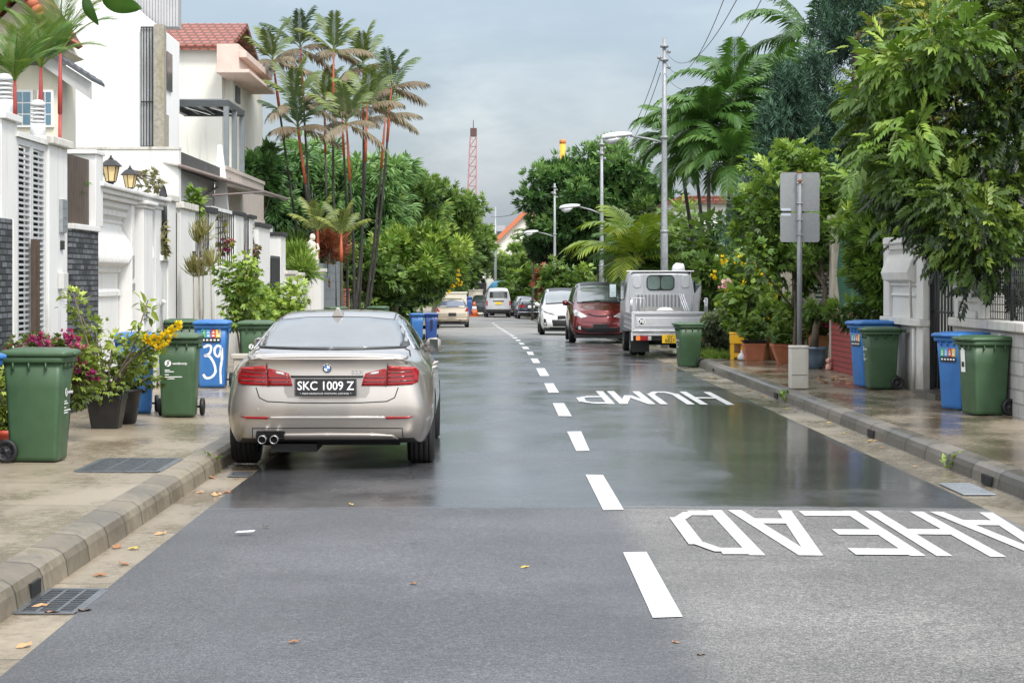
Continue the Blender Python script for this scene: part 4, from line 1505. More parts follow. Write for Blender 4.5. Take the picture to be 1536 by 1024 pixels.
plate(c, hh - .02, .50, .46, .13, PLATEBLK, [], WHITEPLATE, sizes=[.10])

WHITEP = paint('white_paint', (0.78, 0.78, 0.78), 0.0, 0.25)
c = thing('parked_car', (2.50, 77.0, zr(77)), 'white people carrier with black windscreen surround facing us behind the red one', 'people carrier', 0.0)
bv = carrier(c, WHITEP, BLACKPL, .90, 1.76, 4.8)
for s in (-1, 1):
    f = lambda pts: [(s * a, z) for a, z in (pts if s > 0 else pts[::-1])]
    patch(bv, f([(.30, .80), (.50, .80), (.76, .90), (.80, 1.0), (.70, .96), (.48, .88)]), 'rear', .010, LAMPPALE, c, 'headlight')
    patch(bv, f([(.62, .36), (.74, .38), (.74, .62), (.66, .60)]), 'rear', .008, BLACKPL, c, 'fog_lamp_recess')
    mb = MB()
    h_ = bv.ray_cast(Vector((s * .685, -3, .44)), Vector((0, 1, 0)))[0]
    disc(mb, (h_.x, h_.y - .016, h_.z), .045)
    mb.build('fog_lamp', LAMPPALE, c, fix=False)
patch(bv, [(-.40, .34), (.40, .34), (.44, .58), (-.44, .58)], 'rear', .006, BLACKPL, c, 'grille')
patch(bv, line([(-.72, .86), (-.35, .75), (0, .73), (.35, .75), (.72, .86)], .022), 'rear', .005, BLACKPL, c, 'bonnet_gap', lip=0)
hh = bv.ray_cast(Vector((0, -3, .66)), Vector((0, 1, 0)))[0].y
plate(c, hh - .02, .66, .46, .12, PLATEBLK, [], WHITEPLATE, sizes=[.10])

# ---------------------------------------------------------------- silver van far down the road
VANP = paint('van_silver', (0.50, 0.51, 0.52), 0.5, 0.32)
c = thing('parked_van', (0.12, 136.0, zr(136)), 'silver panel van standing with its back to us at the far bend', 'van', 0.04)
st = [(0.06, .30, .80, .60, .80, .95, .78, 1.15, .66, 1.86, 1.92), (0.3, .28, .84, .60, .84, .95, .82, 1.15, .68, 1.92, 1.98), (2.0, .26, .85, .60, .85, .95, .83, 1.15, .69, 1.93, 1.99),
      (3.2, .26, .85, .60, .85, .95, .83, 1.15, .68, 1.90, 1.95), (3.8, .26, .85, .58, .84, .92, .80, 1.10, .66, 1.45, 1.5), (4.3, .28, .82, .55, .80, .82, .74, .95, .6, 1.05, 1.08)]
b_, bv = finish_shell(shell(st, (.05, 0, -.02, .02, .05, .1), (0, 0, 0, -.02, -.06, -.1), bulge=.05), c, VANP, (.8, 3.4), (.31, .35), .85, 2)
patch(bv, [(-.60, 1.30), (.60, 1.30), (.57, 1.72), (-.57, 1.72)], 'rear', .008, GLASS, c, 'rear_screen')
patch(bv, line([(-.72, .62), (-.70, 1.25), (-.62, 1.83), (.62, 1.83), (.70, 1.25), (.72, .62)], .015), 'rear', .003, DARK, c, 'tailgate_gap', lip=0)
patch(bv, [(-.36, 1.05), (.36, 1.05), (.36, 1.13), (-.36, 1.13)], 'rear', .01, BLACKPL, c, 'tailgate_handle')
patch(bv, [(-.82, .34), (.82, .34), (.82, .56), (-.82, .56)], 'rear', .012, BLACKPL, c, 'bumper')
for s in (-1, 1):
    q = [(s * .70, .80), (s * .80, .80), (s * .80, 1.12), (s * .70, 1.12)]
    patch(bv, q if s > 0 else q[::-1], 'rear', .012, LAMPRED, c, 'tail_lamp')
plate(c, -.06, .96, .44, .14, PLATEYEL, [], PLATEBLK, sizes=[.11])
side_glass(bv, c, [(2.6, 1.25), (2.65, 1.72), (3.2, 1.70), (3.75, 1.2)])
for sx in (-1, 1):
    for ya in (.8, 3.4):
        wheel(c, sx * .74, ya, .31, .18)
# dark saloon hidden in part by the van
c = thing('parked_car', (-0.95, 143.0, zr(143)), 'dark grey saloon standing half hidden behind the silver van', 'car', 0.05)
b_, bv = saloon(c, paint('dark_grey', (0.03, 0.035, 0.04), .4, .3), 4.4, .85, 1.45)
side_glass(bv, c, [(.9, 1.08), (1.3, 1.3), (1.9, 1.38), (2.4, 1.35), (3.1, 1.05)])
patch(bv, [(-.55, 1.30), (0, 1.34), (.55, 1.30), (.66, 1.06), (0, 1.05), (-.66, 1.06)], 'rear', .006, GLASS, c, 'rear_screen')
for sx in (-1, 1):
    for ya in (.85, 3.45):
        wheel(c, sx * .75, ya, .31, .19)
# silver car tucked in front of the dark blue one
c = thing('parked_car', (2.0, 139.0, zr(139)), 'grey saloon parked ahead of the dark blue saloon, only its left flank in view', 'car', 0.06)
b_, bv = saloon(c, paint('mid_grey', (0.22, 0.23, 0.24), .5, .3), 4.4, .86, 1.42)
side_glass(bv, c, [(.9, 1.08), (1.3, 1.28), (1.9, 1.35), (2.4, 1.33), (3.1, 1.05)])
for sx in (-1, 1):
    for ya in (.85, 3.45):
        wheel(c, sx * .75, ya, .31, .19)
# lorry with blue tarpaulin behind the van
c = thing('covered_lorry', (0.35, 152.0, zr(152)), 'lorry with a white box side and blue tarpaulin beyond the silver van', 'lorry')
mb = MB()
mb.box(-1.0, 1.0, 0, 3.4, .55, .75)
mb.build('chassis', BLACKPL, c)
mb = MB()
mb.loft([[(-1.0, y, .76), (-1.0, y, 1.9), (-.7, y, 2.28 + .06 * math.sin(y * 5)), (0, y, 2.4 - .05 * math.sin(y * 4)), (.7, y, 2.3), (1.0, y, 1.9), (1.0, y, .76)] for y in (0, .6, 1.3, 2.0, 2.7, 3.4)], True, True)
mb.build('tarpaulin', M('blue_tarpaulin', (0.10, 0.30, 0.48), .5, var=.25, scale=4, bump=.6, bscale=6), c)
mb = MB()
mb.box(-.95, .95, 3.5, 5.0, .6, 2.1)
mb.build('cab', M('lorry_white', (0.7, .7, .7), .4), c, bevel=.08)
mb = MB()
mb.box(-1.9, -1.05, .5, 2.8, .6, 2.35)
mb.build('box_body', M('lorry_white', (0.7, .7, .7), .4), c, bevel=.02)
mb = MB()
mb.box(-1.85, -1.1, .46, .497, .65, 2.25)
mb.build('rear_door', M('dark_door', (0.05, .05, .055), .5), c)
for sx in (-.85, .85):
    for ya in (.7, 4.2):
        wheel(c, sx, ya, .38, .24)

# ---------------------------------------------------------------- silver flat-bed lorry on the right
LSIL = M('lorry_silver', (0.47, 0.485, 0.51), 0.38, 0.3, var=0.12, scale=3, coat=.3, streak=.25, scol=(.3, .3, .3))
LSIL2 = M('lorry_rail_silver', (0.58, 0.59, 0.61), 0.35, 0.4, var=0.15)
LWOOD = M('weathered_board', (0.30, 0.30, 0.29), 0.7, var=0.35, scale=8)
lor = thing('flatbed_lorry', (3.77, 45.0, 0.0), 'silver double-cab flatbed lorry parked on the right with its tailgate towards us', 'lorry', -0.01)
hw = 0.835
# bed floor and chassis
mb = MB()
mb.box(-hw + .03, hw - .03, 0.05, 2.85, .56, .66)
mb.build('bed_floor', LWOOD, lor)
mb = MB()
for s in (-.38, .38):
    mb.box(s - .04, s + .04, 0.1, 4.5, .40, .55)
mb.box(-.5, .5, .12, .2, .36, .5)
mb.tube([(-.7, .95, .3), (.7, .95, .3)], .06)
mb.lathe([(0.0, -.14), (.12, -.12), (.16, 0), (.12, .12), (0, .14)], 14, (0.18, .95, .30))
mb.box(-.15, .45, .5, 1.0, .28, .42)
mb.build('chassis', BLACKPL, lor)
# tailgate: frame with pressed panel
tg = MB()
tg.box(-hw, hw, -.01, .03, .56, .985)
tgo = tg.build('tailgate', LSIL, lor, bevel=.008)
mb = MB()
mb.box(-hw, hw, -.034, -.012, .93, .99)
mb.box(-hw, hw, -.034, -.012, .555, .60)
for s in (-1, 1):
    mb.box(min(s * hw, s * (hw - .07)), max(s * hw, s * (hw - .07)), -.033, -.012, .602, .928)
mb.box(-hw + .1, hw - .1, -.026, -.012, .66, .86)
mb.build('tailgate_frame', LSIL2, tgo, bevel=.01)
mb = MB()
for xx in (-.62, .05, .62):
    mb.box(xx - .06, xx + .06, -.052, -.036, .558, .585)
mb.build('hinge', LSIL2, tgo, bevel=.004)
st_ = MB()
disc(st_, (-.615, -.040, .775), .085)
sk = st_.build('speed_sticker', WHITEPLATE, tgo, fix=False)
mb = MB()
disc(mb, (-.615, -.042, .775), .068)
mb.build('sticker_disc', BLACKPL, sk, fix=False)
text_mesh('70', .105, WHITEPLATE, sk, 'sticker_number', (-.615, -.044, .775), (PI / 2, 0, 0), .0005, off=.004)
# under-tailgate beam, lamps, plate
mb = MB()
mb.box(-hw, hw, 0, .08, .47, .545)
mb.build('rear_beam', LSIL2, lor, bevel=.006)
for s in (-1, 1):
    mb = MB()
    a, b = sorted((s * .48, s * .64))
    mb.box(a, b, -.03, .03, .365, .462)
    la = mb.build('tail_lamp', LAMPRED, lor, bevel=.008)
    mb = MB()
    a, b = sorted((s * .643, s * .74))
    mb.box(a, b, -.03, .03, .365, .462)
    mb.build('indicator_lamp', AMBER, la, bevel=.008)
    if s < 0:
        mb = MB()
        mb.box(-.478, -.40, -.025, .03, .37, .455)
        mb.build('reversing_lamp', LAMPPALE, la, bevel=.008)
    mb = MB()
    a, b = sorted((s * .42, s * .80))
    mb.box(a, b, .42, .432, .10, .44)
    mb.build('mud_flap', BLACK, lor)
    mb = MB()
    a, b = sorted((s * .80, s * .845))
    mb.box(a, b, -.02, .04, .36, .56)
    mb.build('corner_post', LSIL2, lor, bevel=.005)
plate(lor, -.01, .40, .34, .185, PLATEYEL, ['GV', '8827'], PLATEBLK, x=.0, sizes=[.098, .112])
# side boards, corner grilles
for s in (-1, 1):
    mb = MB()
    a, b = sorted((s * hw, s * (hw - .03)))
    mb.box(a, b, .04, 2.84, .58, .96)
    sb = mb.build('side_board', LWOOD if s < 0 else LSIL, lor, bevel=.006)
    mb = MB()
    for zz in (.60, .70, .83, .93):
        a2, b2 = sorted((s * (hw + .001), s * (hw + .014)))
        mb.box(a2, b2, .05, 2.83, zz, zz + .035)
    mb.build('side_rail', LSIL2, sb)
    mb = MB()
    X = s * (hw - .015)
    for yy in (.03, .32, .62):
        mb.tube([(X, yy, .96), (X, yy, 1.28)], .013, 6)
    mb.tube([(X, .03, 1.28), (X, .62, 1.28)], .013, 6)
    mb.tube([(X, .03, 1.12), (X, .62, 1.12)], .010, 6)
    if s < 0:
        mb.tube([(X, .03, 1.28), (X + .28, .03, 1.28), (X + .28, .03, .98)], .013, 6)
        for xx in (.1, .19):
            mb.tube([(X + xx, .03, .98), (X + xx, .03, 1.28)], .009, 6)
    mb.build('corner_grille', LSIL2, lor)
# folded side gate leaning inside on the right
mb = MB()
mb.loft([[(.70, 1.2, .97), (.74, 1.2, .97), (.80, 1.2, 1.55), (.76, 1.2, 1.55)], [(.70, 2.75, .97), (.74, 2.75, .97), (.80, 2.75, 1.35), (.76, 2.75, 1.35)]])
mb.build('folded_gate', LWOOD, lor, bevel=.005)
mb = MB()
for yy in (.9, 1.5, 2.1):
    mb.tube([(.50, yy, .97), (.40, yy + .5, 1.36)], .014, 6)
mb.build('gate_prop', LSIL2, lor)
# load bed lip and white sack
mb = MB()
mb.box(-hw + .04, hw - .04, .04, .5, .94, .965)
mb.build('bed_mat', BLACK, lor)
mb = MB()
mb.box(-.5, .6, 2.5, 2.6, .68, 1.06)
mb.build('headboard', LWOOD, lor)
# cab: rounded crew cab, seen from the back
cab = MB()
rings = []
for y, zt, wd in ((2.92, 1.80, .80), (2.96, 1.855, .825), (3.4, 1.88, .835), (4.3, 1.875, .835), (4.75, 1.78, .82), (5.05, 1.25, .83), (5.15, .8, .83), (5.15, .5, .83)):
    wt = wd * .86
    rings.append([(-wd, y, .50), (-wd, y, min(1.15, zt - .1)), (-wd * .97, y, min(1.3, zt - .08)), (-wt, y, zt - .06), (-wt + .08, y, zt), (0, y, zt + .012), (wt - .08, y, zt), (wt, y, zt - .06), (wd * .97, y, min(1.3, zt - .08)), (wd, y, min(1.15, zt - .1)), (wd, y, .50)])
cab.loft(rings, True, True)
cabo = cab.build('cab', LSIL, lor)
cb = bmesh.new()
cb.from_mesh(cabo.data)
cbv = BVHTree.FromBMesh(cb)
cb.free()
for p in cabo.data.polygons:
    if abs(p.normal.y) > .95:
        p.use_smooth = False


def rrect(x0, x1, z0, z1, r, n=5):
    out = []
    for cx, cz, a in ((x1 - r, z0 + r, -PI / 2), (x1 - r, z1 - r, 0), (x0 + r, z1 - r, PI / 2), (x0 + r, z0 + r, PI)):
        for k in range(n + 1):
            out.append((cx + r * math.cos(a + PI / 2 * k / n), cz + r * math.sin(a + PI / 2 * k / n)))
    return out


mb = MB()
mb.prism(rrect(-.325, .325, 1.44, 1.795, .11), 'y', 2.905, 2.918)
rw = mb.build('rear_window', BLACK, cabo)
for a, b in ((-.30, -.012), (.012, .30)):
    mb = MB()
    mb.prism(rrect(a, b, 1.465, 1.77, .085), 'y', 2.896, 2.904)
    mb.build('pane', M('lorry_glass', (0.12, 0.17, 0.16), .08, .2, var=.3, spec=1), rw)
mb = MB()
for xx in (-.62, .5):
    mb.prism(rrect(xx - .02, xx + .17, 1.50, 1.80, .08), 'y', 2.902, 2.92)
for k in range(14):
    xx = -.56 + 1.12 * k / 13
    mb.box(xx - .012, xx + .012, 2.896, 2.92, .98, 1.36)
for xx in (-.70, -.38, .38, .70):
    mb.box(xx - .009, xx + .009, 2.9005, 2.919, .95, 1.84)
mb.box(-.0085, .0085, 2.898, 2.92, .95, 1.43)
mb.build('pressed_rib', LSIL2, cabo, bevel=.007)
mb = MB()
for k in range(13):
    xx = -.56 + 1.12 * (k + .5) / 13
    mb.box(xx - .016, xx + .016, 2.9025, 2.9185, 1.0, 1.34)
mb.build('groove_shade', M('lorry_groove_shade', (.2, .205, .215), .5), cabo)  # dark strips between the ribs, groove shade put into the colour
mb = MB()
mb.box(-.78, .78, 2.90, 3.2, 1.872, 1.898)
mb.build('roof_gutter', WHITEPLATE, cabo, bevel=.01)
for s in (-1, 1):
    mb = MB()
    mb.box(min(s * .80, s * .838), max(s * .80, s * .838), 3.25, 4.6, 1.22, 1.66)
    mb.build('side_window', GLASS, cabo)
    mb = MB()
    mb.tube([(s * .83, 4.75, 1.2), (s * 1.0, 4.85, 1.25), (s * 1.0, 4.85, 1.5)], .012, 6)
    mb.x = Matrix.Translation((s * 1.02, 4.83, 1.42))
    mb.box(-.09, .09, -.03, .03, -.17, .17)
    mo = mb.build('wing_mirror', BLACKPL, lor, bevel=.02)
    mb = MB()
    mb.x = Matrix.Translation((s * 1.02, 4.79, 1.42))
    mb.box(-.078, .078, -.004, .004, -.155, .155)
    mb.build('mirror_glass', M('mirror_face', (0.5, .6, .62), .08, .8), mo, bevel=.01)
# white roof cap on the right
mb = MB()
mb.loft([[(.36, 4.0, 1.87), (.66, 4.0, 1.87), (.66, 4.4, 1.87), (.36, 4.4, 1.87)], [(.39, 4.02, 2.02), (.64, 4.02, 2.02), (.64, 4.38, 2.02), (.39, 4.38, 2.02)], [(.46, 4.08, 2.09), (.62, 4.08, 2.07), (.62, 4.3, 2.07), (.46, 4.3, 2.09)]], True, True)
mb.build('roof_vent', WHITEPLATE, lor)
for sx in (-.56, -.74, .56, .74):
    wheel(lor, sx, .95, .285, .165, .62)
for sx in (-.72, .72):
    wheel(lor, sx, 3.95, .33, .2, .62)
o = MB()
o.lathe([(0, .07), (.12, .055), (.2, 0.0), (.2, -.01), (0, -.01)], 14)
ob = o.build('white_sack', WHITEPLATE)
ob.location = (3.80, 46.6, 1.0)
tag(ob, 'white bundle lying on the bed of the silver lorry', 'sack')
o2 = MB()
o2.box(3.35, 4.15, 46.3, 46.95, .665, .985)
crate = o2.build('crate', LWOOD)
tag(crate, 'grey crate on the lorry bed under the white bundle', 'crate')
# ================================================================ wheelie bins
BING = M('bin_green', (0.046, 0.100, 0.046), 0.45, var=0.25, scale=4, streak=.35, scol=(.12, .17, .11), bump=.08, bscale=200)
BINB = M('bin_blue', (0.035, 0.16, 0.44), 0.42, var=0.2, scale=4, streak=.25, scol=(.15, .3, .5), bump=.08, bscale=200)
BINDB = M('bin_dark_blue', (0.03, 0.085, 0.30), 0.40, var=0.15, scale=5)
STICK = {k: M('sticker_' + k, c, .4, var=.05) for k, c in dict(green=(.05, .45, .2), blue=(.1, .35, .65), red=(.65, .08, .06), yellow=(.8, .55, .08), black=(.02, .02, .02), orange=(.75, .25, .04)).items()}


def rr2(w, d, r, z, y0=0.0, n=3):
    out = []
    for cx, cy, a in ((w - r, -d + r, -PI / 2), (w - r, d - r, 0), (-w + r, d - r, PI / 2), (-w + r, -d + r, PI)):
        for k in range(n + 1):
            out.append((cx + r * math.cos(a + PI / 2 * k / n), y0 + cy + r * math.sin(a + PI / 2 * k / n), z))
    return out


def make_bin(loc, rz, mat, label, group, k=1.0):
    """front faces -y (local); wheels and handle at +y"""
    t = thing('wheelie_bin', loc, label, 'wheelie bin', rz, group)
    t.scale = (k, k, k)
    mb = MB()
    mb.loft([rr2(.172, .19, .03, 0.012, .0), rr2(.178, .198, .035, .05, .0), rr2(.20, .225, .035, .60, .0), rr2(.212, .243, .035, .845, .0)], True, True)
    mb.loft([rr2(.232, .262, .04, .815), rr2(.238, .268, .04, .822), rr2(.238, .268, .04, .862), rr2(.225, .255, .04, .866)], True, True)
    for s in (-.11, 0, .11):           # ribs under the rim
        mb.box(s - .006, s + .006, -.262, -.22, .76, .816)
    for yy in (-.12, .02, .15):
        for s in (-1, 1):
            mb.box(min(s * .205, s * .236), max(s * .205, s * .236), yy - .006, yy + .006, .755, .816)
    b = mb.build('body', mat, t, bevel=0)
    for p in b.data.polygons:
        p.use_smooth = abs(p.normal.z) < .5 and len(p.vertices) == 4
    mb = MB()
    mb.loft([rr2(.246, .285, .045, .868, -.01), rr2(.252, .292, .045, .872, -.01), rr2(.250, .290, .045, .900, -.01), rr2(.225, .262, .05, .916, -.01), rr2(.19, .22, .05, .920, -.01), rr2(.17, .20, .05, .930, -.01)], True, True)
    mb.box(-.06, .06, -.318, -.295, .874, .892)
    l = mb.build('lid', mat, t)
    for p in l.data.polygons:
        p.use_smooth = len(p.vertices) == 4 and abs(p.normal.z) < .9
    mb = MB()
    for s in (-.17, .17):
        mb.box(s - .025, s + .025, .275, .345, .845, .895)
    mb.tube([(-.19, .335, .875), (.19, .335, .875)], .014, 8)
    mb.build('handle', mat, t)
    mb = MB()
    mb.tube([(-.235, .205, .098), (.235, .205, .098)], .012, 8)
    mb.build('axle', BLACKPL, t)
    for s in (-1, 1):
        rot = Matrix.Translation((s * .232, .205, .098)) @ Matrix.Rotation(s * PI / 2, 4, 'Y')
        mb = MB()
        mb.x = rot
        mb.lathe([(.06, -.022), (.085, -.024), (.098, -.016), (.098, .016), (.085, .024), (.06, .022), (.06, -.022)], 22, cap=False)
        w = mb.build('wheel', BLACK, t)
        mb = MB()
        mb.x = rot
        mb.lathe([(0, .022), (.018, .022), (.02, .010), (.055, .008), (.062, .016), (.062, -.016), (0, -.016)], 18, cap=False)
        for q in range(6):
            mb.x = rot @ Matrix.Rotation(q * PI / 3, 4, 'Z')
            mb.box(-.006, .006, .015, .058, .008, .017)
        mb.build('hub', BLACKPL, w)
    return t


def bin_front(z):
    """y of the front face at height z"""
    return -(.198 + (.225 - .198) * (z - .05) / .55 if z < .6 else .225 + .018 * (z - .6) / .245)


def bin_print(t, x0=-.09, z0=.565, s=1.0, logo=True):
    """white print: round mark with a curl, word, small lines"""
    tilt = PI / 2 - math.atan(.027 / .55)
    if logo:
        mb = MB()
        y = bin_front(z0) - .003
        disc(mb, (x0, y, z0), .036 * s, n=20)
        mk = mb.build('print_mark', WHITEPLATE, t, fix=False)
        mb = MB()
        pts = [(x0 + .016 * s, z0 + .022 * s), (x0 - .006 * s, z0 + .012 * s), (x0 + .007 * s, z0 - .006 * s), (x0 - .014 * s, z0 - .022 * s)]
        for q in line(pts, .011 * s):
            mb.add([(u, y - .002, v) for u, v in q], [(0, 1, 2, 3)])
        mb.build('mark_curl', BING, mk, fix=False)
        text_mesh('sembcorp', .040 * s, WHITEPLATE, t, 'print_word', (x0 + .05 * s, bin_front(z0) - .003, z0 - .002), (tilt, 0, 0), .0004, off=.0006, align='LEFT')
    for i, (w, dz) in enumerate(((.055, .075), (.10, .093), (.045, .125), (.19, .150), (.105, .170))):
        text_mesh('-' * 1 + 'abcdefghijklmnop'[:0], .01, WHITEPLATE, t, 'x') if False else None
        mb = MB()
        z = z0 - dz * s
        mb.box(x0 - .035 * s, x0 - .035 * s + w * s, bin_front(z) - .0035, bin_front(z) - .0005, z - .0042 * s, z + .0042 * s)
        mb.build('print_line', WHITEPLATE, t)


def recycle_label(t, x0=-.13, x1=.13, z0=.60, z1=.76):
    y = bin_front(z1) - .004
    w = (x1 - x0) / 4
    for i, cname in enumerate(('green', 'blue', 'red', 'yellow')):
        mb = MB()
        mb.quad((x0 + w * i + .002, y, z0 + .055), (x0 + w * (i + 1) - .002, y, z0 + .055), (x0 + w * (i + 1) - .002, y - .001, z1), (x0 + w * i + .002, y - .001, z1))
        sq = mb.build('label_square', STICK[cname], t)
        cx_ = x0 + w * (i + .5)
        mb = MB()
        for q in line([(cx_ - .017, z1 - .048), (cx_, z1 - .018), (cx_ + .017, z1 - .048), (cx_ - .017, z1 - .048)], .006):
            mb.add([(u, y - .003, v) for u, v in q], [(0, 1, 2, 3)])
        mb.box(cx_ - .014, cx_ + .014, y - .004, y - .002, z0 + .07, z0 + .092)
        mb.build('label_sign', WHITEPLATE, sq, fix=False)
    mb = MB()
    mb.quad((x0, y, z0 - .01), (x1, y, z0 - .01), (x1, y - .002, z0 + .05), (x0, y - .002, z0 + .05))
    bl = mb.build('label_strip', STICK['black'], t)
    mb = MB()
    for k in range(5):
        xx = x0 + .02 + k * .05
        mb.box(xx, xx + .028, y - .0045, y - .0025, z0 + .012, z0 + .032)
    mb.build('label_words', WHITEPLATE, bl)


def brushed(t, strokes, mat, w, name, dz=.004):
    """hand-brushed figure on the bin front, each stroke a run of round-ended strips"""
    mb = MB()
    for pts in strokes:
        # smooth the stroke
        P = [Vector((a, b)) for a, b in pts]
        Q = []
        for i in range(len(P) - 1):
            p0, p1, p2, p3 = P[max(i - 1, 0)], P[i], P[i + 1], P[min(i + 2, len(P) - 1)]
            for k in range(5):
                s = k / 5
                Q.append(.5 * ((2 * p1) + (p2 - p0) * s + (2 * p0 - 5 * p1 + 4 * p2 - p3) * s * s + (3 * p1 - p0 - 3 * p2 + p3) * s ** 3))
        Q.append(P[-1])
        L, Rr = [], []
        for i, q in enumerate(Q):
            d = (Q[min(i + 1, len(Q) - 1)] - Q[max(i - 1, 0)]).normalized()
            n = Vector((-d.y, d.x)) * w * random.uniform(.42, .58)
            L.append(q + n)
            Rr.append(q - n)
        vs = [(p.x, bin_front(p.y) - dz, p.y) for p in L + Rr]
        m = len(Q)
        mb.add(vs, [(i, i + 1, m + i + 1, m + i) for i in range(m - 1)])
    return mb.build(name, mat, t, fix=False)


b = make_bin((-3.845, 17.35, 0.164), R(87), BING, 'green wheelie bin nearest the camera on the left, wheels to the wall', 'bins on the left pavement', 1.02)
bin_print(b, .02)
b = make_bin((-4.40, 16.95, 0.165), R(60), BINB, 'blue wheelie bin at the left edge, cut by the frame beside the nearest green bin', 'bins on the left pavement', 1.0)
recycle_label(b)
b = make_bin((-4.12, 23.6, 0.165), R(8), BINB, 'blue wheelie bin behind the black pots and yellow flowers on the left', 'bins on the left pavement', .99)
b = make_bin((-3.53, 23.0, 0.164), R(2), BING, 'green wheelie bin with white print on its front, beside the yellow flowers', 'bins on the left pavement', 1.0)
bin_print(b, -.10, .60)
b = make_bin((-4.01, 29.2, 0.165), R(2), BINB, 'blue wheelie bin with white 39 brushed on its front', 'bins on the left pavement', 1.03)
recycle_label(b, -.135, .13, .635, .80)
SPRAY = M('brushed_white', (0.75, 0.78, 0.82), .6, var=.25, scale=40)
brushed(b, [[(-.105, .555), (-.03, .585), (.0, .545), (-.025, .47), (-.085, .445), (-.02, .43), (.04, .33), (.055, .22), (.0, .15), (-.07, .14), (-.11, .19)]], SPRAY, .034, 'brushed_figure')
brushed(b, [[(.135, .56), (.09, .58), (.05, .54), (.05, .47), (.09, .43), (.12, .47), (.14, .55), (.145, .40), (.125, .25), (.13, .06)]], SPRAY, .032, 'brushed_figure')
b = make_bin((-4.62, 30.3, 0.166), R(10), BING, 'dark green wheelie bin tucked behind the blue bin marked 39', 'bins on the left pavement', 1.02)
b = make_bin((-3.40, 29.3, 0.163), R(0), BING, 'green wheelie bin half hidden by the rear wing of the silver saloon', 'bins on the left pavement', 1.02)
bin_print(b, -.05, .57)
b = make_bin((-4.05, 52.0, zr(52) + 0.163), R(20), BING, 'green bin lid showing over the silver saloon roof, left of its roof fin', 'bins on the left pavement', 1.0)
b = make_bin((-3.15, 55.0, zr(55) + 0.163), R(-10), BING, 'green bin lid showing over the silver saloon roof, right of its roof fin', 'bins on the left pavement', 1.0)
b = make_bin((-2.52, 65.2, zr(65) + 0.003), R(8), BINB, 'bright blue wheelie bin at the roadside, left one of the far pair', 'bins on the left pavement', .92)
b = make_bin((-2.08, 65.6, zr(65) + 0.003), R(4), BINDB, 'darker blue wheelie bin at the roadside, right one of the far pair', 'bins on the left pavement', .92)
mb = MB()
for k in range(3):
    mb.box(-.03, .05, -.262, -.24, .38 + .12 * k, .46 + .12 * k)
mb.build('label', STICK['black'], b)
# concrete service box between the saloon and the bins
sb = thing('service_box', (-3.02, 24.6, 0.163), 'small grey concrete service box at the kerb beside the silver saloon', 'service box')
mb = MB()
mb.prism([(-.12, 0), (.12, 0), (.10, .58), (-.10, .58)], 'y', -.11, .11)
mb.build('post', M('box_concrete', (0.42, 0.39, 0.33), .8, var=.15, streak=.4, scol=(.2, .17, .12)), sb, bevel=.012)
mb = MB()
mb.box(-.135, .135, -.13, .13, .582, .64)
mb.build('cap', M('box_concrete', (0.42, 0.39, 0.33)), sb, bevel=.012)

# ================================================================ boundary walls on the left
WHITE = M('white_wall', (0.70, 0.70, 0.685), .75, var=.06, scale=2, streak=.75, scol=(.40, .385, .34), foot=.7, zfoot=.4, bump=.15, bscale=30)
WHITEB = M('bright_white_wall', (0.80, 0.80, 0.79), .75, var=.03, scale=1.5, streak=.3, scol=(.55, .55, .52))
COPING = M('stained_coping', (0.60, 0.58, 0.53), .85, var=.3, scale=5, streak=.8, scol=(.10, .09, .07), bump=.4, bscale=25)
BLACKCAP = M('black_cap', (0.025, 0.025, 0.028), .6, var=.3)
SLATE = MBRICK('slate_cladding', (0.02, 0.024, 0.03), (0.15, 0.165, 0.18), (0.008, 0.008, 0.009), 1.0, .22, .062, 'x', .009, 1.0, .37, .7, .2)
BROWNW = M('brown_slats', (0.075, 0.05, 0.035), .55, var=.3, scale=6)
ZG = 0.16


def yl(px, X=-4.9):
    return X * F / (px - VX)


def wall_thing(name, label, cat, loc, group=None):
    return thing(name, loc, label, cat, 0, group)


# first house: slate, gate, slats
w = wall_thing('boundary_wall', 'white gatepost wall with dark slate cladding and brown slats at the left edge', 'wall', (-4.95, 19.4, ZG))
mb = MB()
mb.box(-.18, .16, -11, 1.04, 0, 2.12)
mb.build('slate_base', SLATE, w)
mb = MB()
mb.box(-.22, .02, -11, 1.05, 2.121, 2.22)
mb.box(-.2, .0, -11, 1.02, 2.99, 3.06)
mb.box(-.22, .05, 1.06, 1.72, 0, 3.12)
mb.box(-.27, .10, 1.02, 1.76, 3.121, 3.19)
mb.box(-.2, .172, 1.045, 1.056, 0, 2.121)
mb.build('post', WHITE, w, bevel=.008)
mb = MB()
for k in range(83):
    y0 = -11 + k * .145
    if y0 + .13 < 1.04:
        mb.box(-.12, -.05, y0, y0 + .125, 2.222, 2.985)
mb.build('slat_panel', BROWNW, w)
